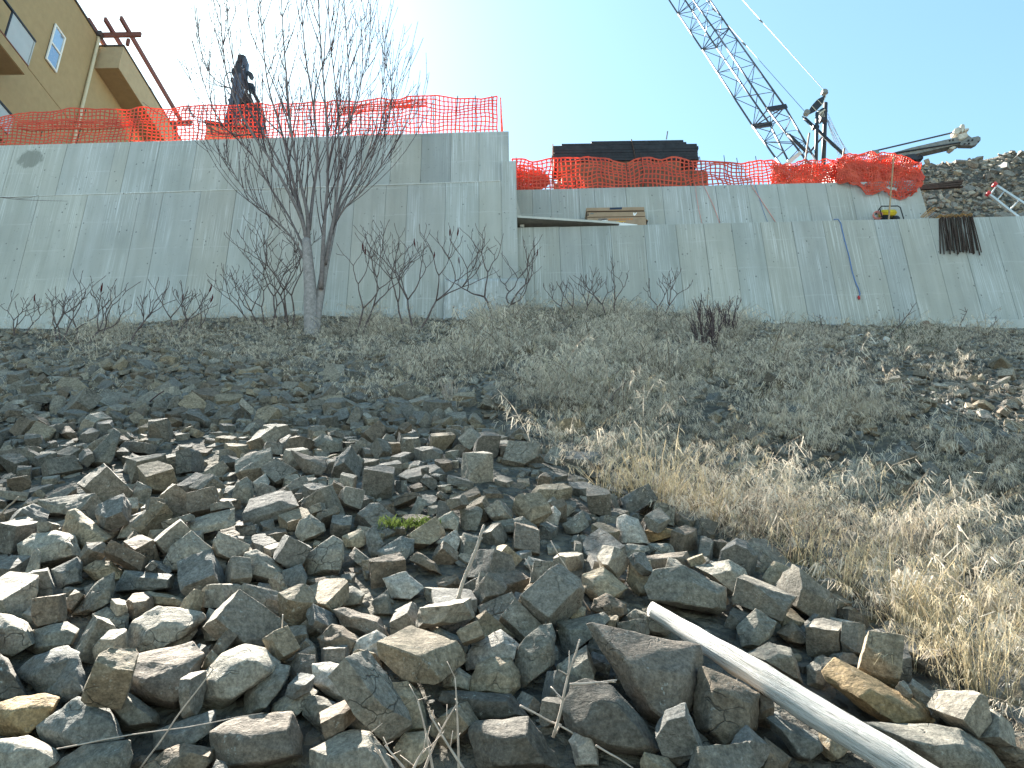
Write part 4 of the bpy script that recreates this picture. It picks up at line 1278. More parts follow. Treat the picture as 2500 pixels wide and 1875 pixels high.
# region, tone, label, outline in the enlarged view (tens of pixels)
HERO = [
 ('A', 'e', 'large dark flat-faced rock with a curved top edge, low at the left', '100,60 160,47 172,45 182,54 177,76 158,103 140,100 120,89 104,74 97,70'),
 ('A', 'p', 'pale streaked rock cut off by the left edge, above an ochre one', '0,18 12,20 23,26 31,43 6,58 -15,56 -15,20'),
 ('A', 'g', 'grey hump-backed rock with a sunlit rim beside the pale streaked rock', '30,33 43,29 60,25 70,32 64,46 33,54 24,49'),
 ('A', 'b', 'dark green-grey rock below the hump-backed rock', '16,70 30,56 60,47 70,54 48,80 38,91 20,77'),
 ('A', 'b', 'blue-grey fin-shaped rock standing behind the ochre-stained one', '48,79 62,57 70,56 79,85 72,93 56,100 40,88'),
 ('A', 'o', 'ochre-stained brown rock at the left edge', '0,99 15,94 40,90 52,94 47,108 20,129 0,127 -10,110'),
 ('A', 'b', 'broad blue-green slab with a reddish stain, low at the left', '34,119 70,94 98,104 111,130 87,131 52,139 38,129'),
 ('A', 'g', 'grey-green rock tilted below the large flat-faced rock', '80,94 92,82 106,81 120,90 142,108 142,117 110,123 96,106'),
 ('A', 'p', 'broad pale rough-topped rock above the large flat-faced rock', '114,41 120,24 142,12 180,17 183,23 172,34 140,50 116,53'),
 ('A', 'p', 'small pale wedge lying on the broad rough-topped rock', '140,44 148,35 171,24 177,33 169,44 144,51'),
 ('A', 'g', 'rounded grey rock left of the broad rough-topped rock', '84,19 96,12 115,19 115,38 93,41 87,32'),
 ('A', 'p', 'pale squarish rock right of the broad rough-topped rock', '182,30 188,13 210,22 200,40 185,42'),
 ('A', 'p', 'very pale broken slab in the bottom left corner', '0,131 25,128 48,139 54,147 38,157 20,168 -12,168 -12,135'),
 ('A', 'g', 'grey rock with a sunlit left ridge at the bottom left', '43,157 76,137 83,140 115,133 118,148 112,168 50,170'),
 ('A', 'b', 'dark blue-grey wedge above the bottom edge, left of centre', '139,123 176,111 193,104 193,118 168,134 140,140'),
 ('A', 'n', 'tent-shaped brownish rock on the bottom edge at the left', '129,157 150,140 165,135 190,140 190,150 170,170 130,170'),
 ('A', 'd', 'dark sloping rock on the left edge above the ochre one', '0,54 7,60 20,83 26,92 10,96 -12,93 -12,56'),
 ('B', 'e', 'big blocky grey rock with a sunlit left end on the bottom edge', '-31,124 -20,117 8,109 40,107 49,128 49,144 5,156 -28,156'),
 ('B', 'p', 'large pale mottled boulder at the bottom, left of the dead weeds', '59,140 80,129 95,123 111,126 123,140 135,160 120,175 62,170 59,150'),
 ('B', 'w', 'rock with a brilliant white left face and dark right face', '61,64 77,62 84,64 100,70 119,89 113,95 87,97 72,90 61,80'),
 ('B', 'b', 'blue-grey rounded rock with a mossy top, above the pale mottled boulder', '76,104 98,95 107,96 122,108 130,115 122,130 107,126 90,119'),
 ('B', 'g', 'grey rock with a notched lit top left of the mossy rounded rock', '53,97 57,93 64,92 80,98 74,106 88,120 72,128 62,114 52,108'),
 ('B', 't', 'tall pale upright rock with a crumbly sunlit face', '126,96 131,81 145,80 156,90 165,123 140,126 134,123 126,106'),
 ('B', 't', 'square tan rock behind the dead weeds on the bottom edge', '134,140 143,126 164,124 165,144 154,156 140,157'),
 ('B', 'w', 'bright white-faced wedge in the centre of the pile', '97,44 118,33 137,45 138,59 117,60 97,58'),
 ('B', 'n', 'dark brown crumbly rock left of the bright white-faced wedge', '65,40 78,28 87,30 103,41 95,57 82,56 69,50'),
 ('B', 'e', 'brown slanting slab above the bright white-faced wedge', '80,15 89,13 120,21 128,38 105,39 87,29'),
 ('B', 'p', 'pale ridged rock above the big blocky grey rock', '25,100 40,88 54,83 64,88 53,98 42,112 24,106'),
 ('B', 'e', 'upright grey-brown rock left of the brilliant white-faced rock', '40,65 46,54 62,56 60,80 54,83 39,85'),
 ('B', 'g', 'long leaning grey rock with a lit ridge above a black gap', '0,85 8,76 27,64 39,66 36,77 20,96 10,108 0,108'),
 ('F', 'p', 'big rock with a cracked sunlit crown and dark belly', '144,79 150,69 165,62 178,65 188,74 186,80 169,85 150,104 131,101 134,87'),
 ('E', 'w', 'large pale rock with a white left shoulder right of centre', '121,72 124,64 144,52 156,62 154,71 130,76 122,79'),
 ('E', 't', 'tan rock with a bright cap in front of the white-shouldered one', '125,86 129,76 138,71 151,71 156,80 157,90 151,97 125,94'),
 ('E', 'g', 'tall mottled grey rock leaning right of the white-shouldered rock', '153,78 157,62 170,50 178,48 181,56 180,75 158,92 155,86'),
 ('E', 'n', 'low brown rock with a mossy top in the centre of the pile', '88,77 95,69 115,60 121,70 111,73 101,80 90,80'),
 ('E', 'b', 'dark blue-grey flat slab behind the low brown rock', '84,62 103,51 123,60 121,69 96,66'),
 ('E', 'd', 'dark speckled rock above the dark bottom boulder, right of the weeds', '104,100 106,93 130,97 150,96 162,110 144,114 120,114'),
 ('E', 'd', 'huge dark boulder on the bottom edge right of the dead weeds', '124,119 129,114 146,114 162,111 179,133 185,146 130,146 127,130'),
 ('E', 'p', 'small pale ridged rock left of the tan bright-capped one', '106,83 112,75 124,83 124,94 106,90'),
 ('E', 'g', 'small grey rock with a lit corner above the tall crumbly rock', '70,75 75,67 83,72 88,88 80,87 71,79'),
 ('C', 'e', 'great triangular boulder with a sunlit left flank', '87,29 92,27 144,37 186,47 187,60 180,100 157,123 146,112 132,103 113,70 100,51'),
 ('C', 'n', 'big dark brown block right of the great triangular boulder', '182,96 187,68 191,66 210,74 240,90 238,120 225,135 205,144 185,120'),
 ('C', 'd', 'big lichen-mottled dark boulder below the great triangular one', '64,105 72,83 86,79 108,85 136,115 150,140 140,145 95,140 70,125'),
 ('C', 'w', 'small white-faced pointed rock near the bottom, right of centre', '70,132 76,123 88,119 95,140 96,154 76,154'),
 ('C', 'p', 'wedge with a lit upper edge left of the great triangular boulder', '56,82 60,64 85,47 93,69 90,79 60,84'),
 ('C', 'g', 'grey-green block touching the top corner of the triangular boulder', '60,26 100,17 105,23 87,33 79,45 65,56'),
 ('C', 't', 'small bright cube-like rock above the grey-green block', '62,15 64,7 75,5 85,13 84,19 68,24'),
 ('C', 'n', 'rough brown rock on the upper left of the bleached log', '90,15 93,5 103,0 120,8 122,18 110,25 100,18'),
 ('C', 'g', 'flat grey rock between the triangular boulder and the log end', '122,20 130,14 150,22 162,33 155,38 130,33'),
 ('C', 'b', 'small blue-grey rock in the dark gap below the triangular boulder', '152,140 165,128 176,128 184,144 168,155 155,150'),
 ('C', 't', 'pale tan rock on the bottom edge below the mottled boulder', '134,152 138,143 158,148 165,157 160,168 136,168'),
 ('D', 'o', 'long tan-orange rock lying right of the bleached log', '68,61 77,51 90,60 108,72 143,84 151,90 150,98 130,105 120,103 98,90 72,69'),
 ('D', 'g', 'broad grey slab in the bottom right corner below the tan rock', '100,100 130,106 151,101 170,104 195,120 206,134 200,145 150,145 120,118'),
 ('D', 'n', 'brownish rock cut by the right edge at the bottom', '192,115 221,111 240,115 240,140 206,133'),
 ('D', 'g', 'grey rock with a lit cap left of the long tan rock', '54,56 62,49 74,50 69,60 64,74 54,70'),
 ('D', 'g', 'grey rock with a pale top just above the bleached log', '8,46 25,38 41,42 45,52 49,68 42,66 20,52'),
 ('D', 'n', 'brown flat-topped rock above the log, beside dry stems', '31,30 42,21 56,35 50,39 38,37'),
 ('D', 'w', 'bright white-topped rock among the sunlit dry stems', '62,30 72,18 89,22 88,31 64,36'),
 ('D', 't', 'broken tan rock below the middle of the log', '63,106 70,102 83,110 90,115 80,125 73,129 64,121'),
 ('D', 'n', 'dark brown block below the log at the bottom edge', '11,130 21,111 41,127 35,140 12,140'),
 ('D', 'b', 'long blue-grey rock under the log, right of the dark brown block', '23,96 30,95 62,110 65,120 55,129 44,125'),
 ('D', 'g', 'dark upright rock behind the log with stems in front', '0,26 14,12 30,22 26,32 14,42 4,40'),
 ('D', 'p', 'pale upright rock behind the long tan rock', '95,60 98,50 107,46 112,60 112,70 100,68'),
 ('G', 'g', 'large banded boulder above the upper end of the log', '120,90 126,77 148,74 180,90 179,106 173,110 142,104 123,99'),
 ('G', 't', 'pillar-like tan rock left of the large banded boulder', '105,85 106,70 122,70 124,80 119,96 112,97'),
 ('G', 'w', 'upright rock with a dazzling white left edge below the grass tuft', '96,56 97,37 103,34 113,37 121,56 105,57'),
 ('G', 'w', 'white sunlit rock on the crest of the pile', '30,38 48,27 53,33 51,42 42,44 35,42'),
 ('G', 'g', 'long low grey rock on the crest left of the white sunlit one', '1,40 24,35 34,43 33,49 2,48'),
 ('G', 'p', 'pale jagged rock right of the large banded boulder', '158,74 183,69 195,76 198,88 185,96 178,85 164,77'),
 ('G', 't', 'tan rock among dry stems above the log', '209,82 218,70 230,75 228,95 215,95'),
 ('G', 't', 'sunny tan rock left of the pillar-like one', '70,80 86,74 105,90 98,97 79,100 70,90'),
 ('G', 'w', 'pale sunlit rounded rock right of the thin leaning stick', '33,88 60,84 69,96 60,101 43,106 36,97'),
 ('G', 'w', 'small bright tilted rock above the pale sunlit rounded one', '25,72 29,66 39,69 42,72 33,79'),
 ('G', 'g', 'ridged grey rock right of the white rock on the crest', '55,41 62,36 70,31 75,42 66,48 58,49'),
 ('G', 'o', 'yellowish rock right of the dazzling white-edged rock', '119,46 126,42 144,46 144,50 130,53 122,55'),
 ('G', 'p', 'flat speckled rock below the dazzling white-edged rock', '98,62 105,56 120,58 122,61 100,69'),
 ('G', 'e', 'flat brown slab beneath the speckled flat rock', '103,68 125,64 150,62 155,74 130,78 122,71'),
 ('H', 't', 'brown wedge with a white-lit left end in the upper left of the pile', '56,55 62,37 68,35 100,59 93,65 72,72'),
 ('H', 'p', 'box-shaped pale-topped rock at the left', '16,66 30,57 49,54 66,58 72,76 40,85 20,88'),
 ('H', 'p', 'thin upright sliver with a lit edge in front of the box-shaped rock', '19,100 29,75 33,70 37,74 34,106 26,108'),
 ('H', 'p', 'rough pale rock with a glittering lit face, left of centre', '148,82 154,69 172,55 189,70 178,77 163,90 150,90'),
 ('H', 't', 'smooth oval pale rock at the left', '74,88 86,81 100,82 109,90 109,98 85,98'),
 ('H', 'b', 'dark blue squarish rock left of the smooth oval rock', '47,89 69,78 74,83 73,100 54,106'),
 ('H', 'p', 'long pale slab above the glittering rough rock', '146,56 156,47 175,45 195,36 210,33 210,48 172,55 150,62'),
 ('H', 'p', 'spiky rock with a white lit flank beside the brown wedge', '106,60 113,48 131,35 132,42 127,58 114,60'),
 ('H', 'b', 'flat-topped blue-grey slab in the left of the pile', '113,90 155,93 154,105 130,109 104,108'),
 ('H', 'g', 'long grey slab lying in shade above the brown wedge', '35,26 78,21 79,26 72,38 52,40 38,38'),
 ('H', 'g', 'grey rock tapering upward, right of the thin sliver rock', '66,128 87,100 102,92 103,105 100,118 78,129'),
 ('H', 't', 'pale slab with a bright sunlit patch above the rough-topped rock', '128,110 135,109 155,112 170,117 174,124 130,120'),
 ('J', 'g', 'tall pointed rock with a lit edge standing alone in the shaded scree', '52,45 57,37 68,24 72,27 69,39 65,47'),
 ('J', 'w', 'bright white diamond-shaped stone in the shaded scree', '152,56 159,51 162,56 154,63'),
 ('J', 'w', 'white angular stone just above the diamond-shaped one', '153,46 162,44 165,47 158,52'),
 ('J', 'g', 'upright rough rock left of the bright diamond-shaped stone', '139,66 142,56 148,53 151,56 152,66 147,72'),
 ('J', 'e', 'brown chunky rock in the shaded scree right of the diamond-shaped stone', '175,37 195,43 196,46 190,53 182,50'),
 ('J', 'g', 'large pale grey slab lying in the shade at the edge of the grass', '185,33 193,27 205,30 205,37 190,39'),
 ('J', 'd', 'flat shaded stone high in the scree under the dry grass', '121,108 126,101 136,103 135,107 124,110'),
 ('I', 'p', 'large sloping rock with a pale upper face, left of centre', '52,78 78,59 87,64 88,77 83,93 56,93'),
 ('I', 'p', 'blocky rock with a pale crystalline face, left of the sloping one', '0,74 10,71 25,80 34,90 31,102 10,98 -5,92'),
 ('I', 'b', 'small blue-grey rock right of the pale crystalline rock', '34,90 50,84 55,95 52,108 41,111 32,101'),
 ('I', 'p', 'pale rounded rock above the large sloping one', '45,56 49,45 58,39 70,48 72,54 62,60 50,64'),
 ('I', 'w', 'bright fan-shaped pale rock in the middle of the pile', '124,97 144,91 159,105 146,115 132,114'),
 ('I', 'p', 'sunlit knobbly rock left of the bright fan-shaped one', '80,110 85,106 96,104 107,110 103,120 83,123'),
 ('I', 'g', 'upright rock half in shadow below the knobbly one', '114,117 128,107 132,129 117,129'),
 ('I', 'n', 'slim brown rock tilted above the bright fan-shaped one', '147,80 155,73 170,82 176,93 164,90'),
 ('I', 'b', 'rounded grey rock with a lit speckled crown below the green weed', '118,72 130,65 140,59 151,62 150,72 140,86 125,86'),
 ('I', 'b', 'blue-grey pointed rock left of the green weed', '108,56 115,50 124,65 116,79 111,75'),
 ('I', 't', 'tan squarish rock left of the blue-grey pointed one', '87,59 103,52 107,56 108,65 100,70 90,68'),
 ('I', 'w', 'bright cut-cornered rock left of the thin leaning stick', '172,64 189,53 193,61 189,73 180,73'),
 ('I', 'g', 'grey rock behind the middle of the thin leaning stick', '193,64 196,56 213,60 206,77 193,77'),
 ('I', 'g', 'notched grey rock above the top of the thin leaning stick', '193,35 208,32 213,35 206,55 195,54'),
 ('I', 'p', 'pale rock right of the green weed', '173,43 186,36 192,43 190,54 176,51'),
 ('I', 'g', 'leaning grey rock above the green weed', '147,40 155,23 163,27 156,40'),
 ('I', 'p', 'pale flat-topped rock right of the leaning grey one', '164,32 183,29 184,34 164,40'),
 ('I', 'n', 'brown shaded rock tucked under the sunlit knobbly one', '55,98 78,94 84,96 76,107 56,108'),
]

def clean_hull(cos):
    """bmesh of the convex hull only"""
    bm = bmesh.new()
    vs = []
    for co in cos:
        if all((co - q.co).length > 1e-4 for q in vs):
            vs.append(bm.verts.new(co))
    res = bmesh.ops.convex_hull(bm, input=bm.verts, use_existing_faces=False)
    junk = [e for e in list(res['geom_interior']) + list(res['geom_unused']) if isinstance(e, bmesh.types.BMVert)]
    bmesh.ops.delete(bm, geom=list(set(junk)), context='VERTS')
    bmesh.ops.delete(bm, geom=[v for v in bm.verts if not v.link_faces], context='VERTS')
    bmesh.ops.recalc_face_normals(bm, faces=bm.faces)
    return bm

def roughen(bm, size, seed, lvl):
    """chipped edges, small steps and grain on an angular hull"""
    bmesh.ops.dissolve_limit(bm, angle_limit=math.radians(7), verts=bm.verts, edges=bm.edges)
    try:
        bmesh.ops.bevel(bm, geom=list(bm.edges), offset=0.012 * size, segments=1, affect='EDGES', clamp_overlap=True)
    except Exception:
        pass
    bmesh.ops.triangulate(bm, faces=bm.faces)
    for _ in range(lvl):
        lim = (0.22, 0.13, 0.085)[_] * size
        es = [e for e in bm.edges if e.calc_length() > lim]
        if es:
            bmesh.ops.subdivide_edges(bm, edges=es, cuts=1)
            bmesh.ops.triangulate(bm, faces=[f for f in bm.faces if len(f.verts) > 3])
    bm.normal_update()
    off = Vector((seed * 1.37, seed * 0.71, seed * 2.13))
    k = 1.0 / size
    mv = []
    for v in bm.verts:
        q = v.co * k
        lay = Vector((q.x * 1.2, q.y * 1.2, q.z * 4.5))
        d = 0.018 * noise.noise(q * 2.6 + off) + 0.013 * noise.noise(q * 6.0 + off) + 0.020 * noise.noise(lay * 1.6 + off) + 0.007 * noise.noise(q * 15 + off)
        mv.append(v.normal * d * size)
    for v, d in zip(bm.verts, mv):
        v.co += d
    bmesh.ops.recalc_face_normals(bm, faces=bm.faces)

def bm_mesh(bm, name, angle=24):
    me = bpy.data.meshes.new(name)
    bm.to_mesh(me)
    bm.free()
    me.polygons.foreach_set('use_smooth', [True] * len(me.polygons))
    me.set_sharp_from_angle(angle=math.radians(angle))
    return me

def hero_bm(reg, outline, seed, detail=True):
    ox, oy, s = REG[reg]
    pts = [tuple(float(c) * 10 for c in q.split(',')) for q in outline.split()]
    px = [(ox + x / s, oy + y / s) for x, y in pts]
    cx = sum(p[0] for p in px) / len(px)
    cy = sum(p[1] for p in px) / len(px)
    px = [(cx + (x - cx) * 1.07, cy + (y - cy) * 1.07) for x, y in px]
    w = max(p[0] for p in px) - min(p[0] for p in px)
    h = max(p[1] for p in px) - min(p[1] for p in px)
    g = ghit(cx, cy + h * 0.25)
    dep = g.dot(FWD)
    size = math.sqrt(w * h) / FPX * dep
    g = ghit(cx, cy + h * 0.22, lift=0.18 * size)
    dep = g.dot(FWD)
    r = random.Random(seed * 17 + 3)
    P = []
    gx, gy = 0.10 * w + r.uniform(-.05, .05) * w, 0.10 * h + r.uniform(-.04, .06) * h
    fr = r.uniform(0.50, 0.66)
    fd = r.uniform(0.22, 0.34)
    mx = max(w, h)
    for (x, y) in px:
        u, v = x - cx, y - cy
        def pt(uu, vv, dd):
            d = dep + (dd + -vv / mx * 0.42) * size
            rr = ray(cx + uu, cy + vv)
            return rr * d
        P.append(pt(u, v, r.uniform(-0.05, 0.07)))
        P.append(pt(u * fr + gx, v * fr + gy, -fd * r.uniform(0.8, 1.15)))
        P.append(pt(u * 0.80, v * 0.80, 0.42 * r.uniform(0.9, 1.2)))
    c = Vector((0, 0, 0))
    for p in P: c += p
    c /= len(P)
    bm = clean_hull([p - c for p in P])
    if detail:
        roughen(bm, size, seed, 3 if w > 90 else 2)
    return bm, c, size

def proto_bm(i, lvl):
    """unit rock cut from a block by random planes"""
    r = random.Random(1000 + i)
    bm = bmesh.new()
    bmesh.ops.create_cube(bm, size=1.0)
    sx, sy, sz = 1.0, r.uniform(0.62, 0.95), r.uniform(0.30, 0.78)
    for v in bm.verts:
        v.co = Vector((v.co.x * sx * (1 + r.uniform(-.15, .15)), v.co.y * sy * (1 + r.uniform(-.15, .15)), v.co.z * sz * (1 + r.uniform(-.15, .15))))
    for k in range(r.randint(5, 9)):
        n = Vector((r.gauss(0, 1) / sx, r.gauss(0, 1) / sy, r.gauss(0, 1) / sz * 0.7)).normalized()
        ext = max(v.co.dot(n) for v in bm.verts)
        res = bmesh.ops.bisect_plane(bm, geom=list(bm.verts) + list(bm.edges) + list(bm.faces), plane_co=n * ext * r.uniform(0.60, 0.9), plane_no=n, clear_outer=True)
        ed = [e for e in res['geom_cut'] if isinstance(e, bmesh.types.BMEdge)]
        if ed:
            bmesh.ops.contextual_create(bm, geom=ed)
    cos = [v.co.copy() for v in bm.verts]
    bm.free()
    bm = clean_hull(cos)
    bmesh.ops.dissolve_limit(bm, angle_limit=math.radians(5), verts=bm.verts, edges=bm.edges)
    c = Vector((0, 0, 0))
    for v in bm.verts: c += v.co
    c /= len(bm.verts)
    for v in bm.verts: v.co -= c
    if lvl:
        roughen(bm, 0.85, i + 50, lvl)
    else:
        bmesh.ops.triangulate(bm, faces=bm.faces)
    return bm
NPROTO = 22

for i, (reg, tone, lab, outl) in enumerate(HERO):
    bm, c, size = hero_bm(reg, outl, i)
    me = bm_mesh(bm, 'rock')
    o = put('rock', me, M['rock'])
    o.location = c
    t = TONE[tone]
    rr_ = random.Random(i)
    f = rr_.uniform(0.9, 1.12)
    o.color = (t[0] * f, t[1] * f, t[2] * f, 1)
    tag(o, lab, 'rock')
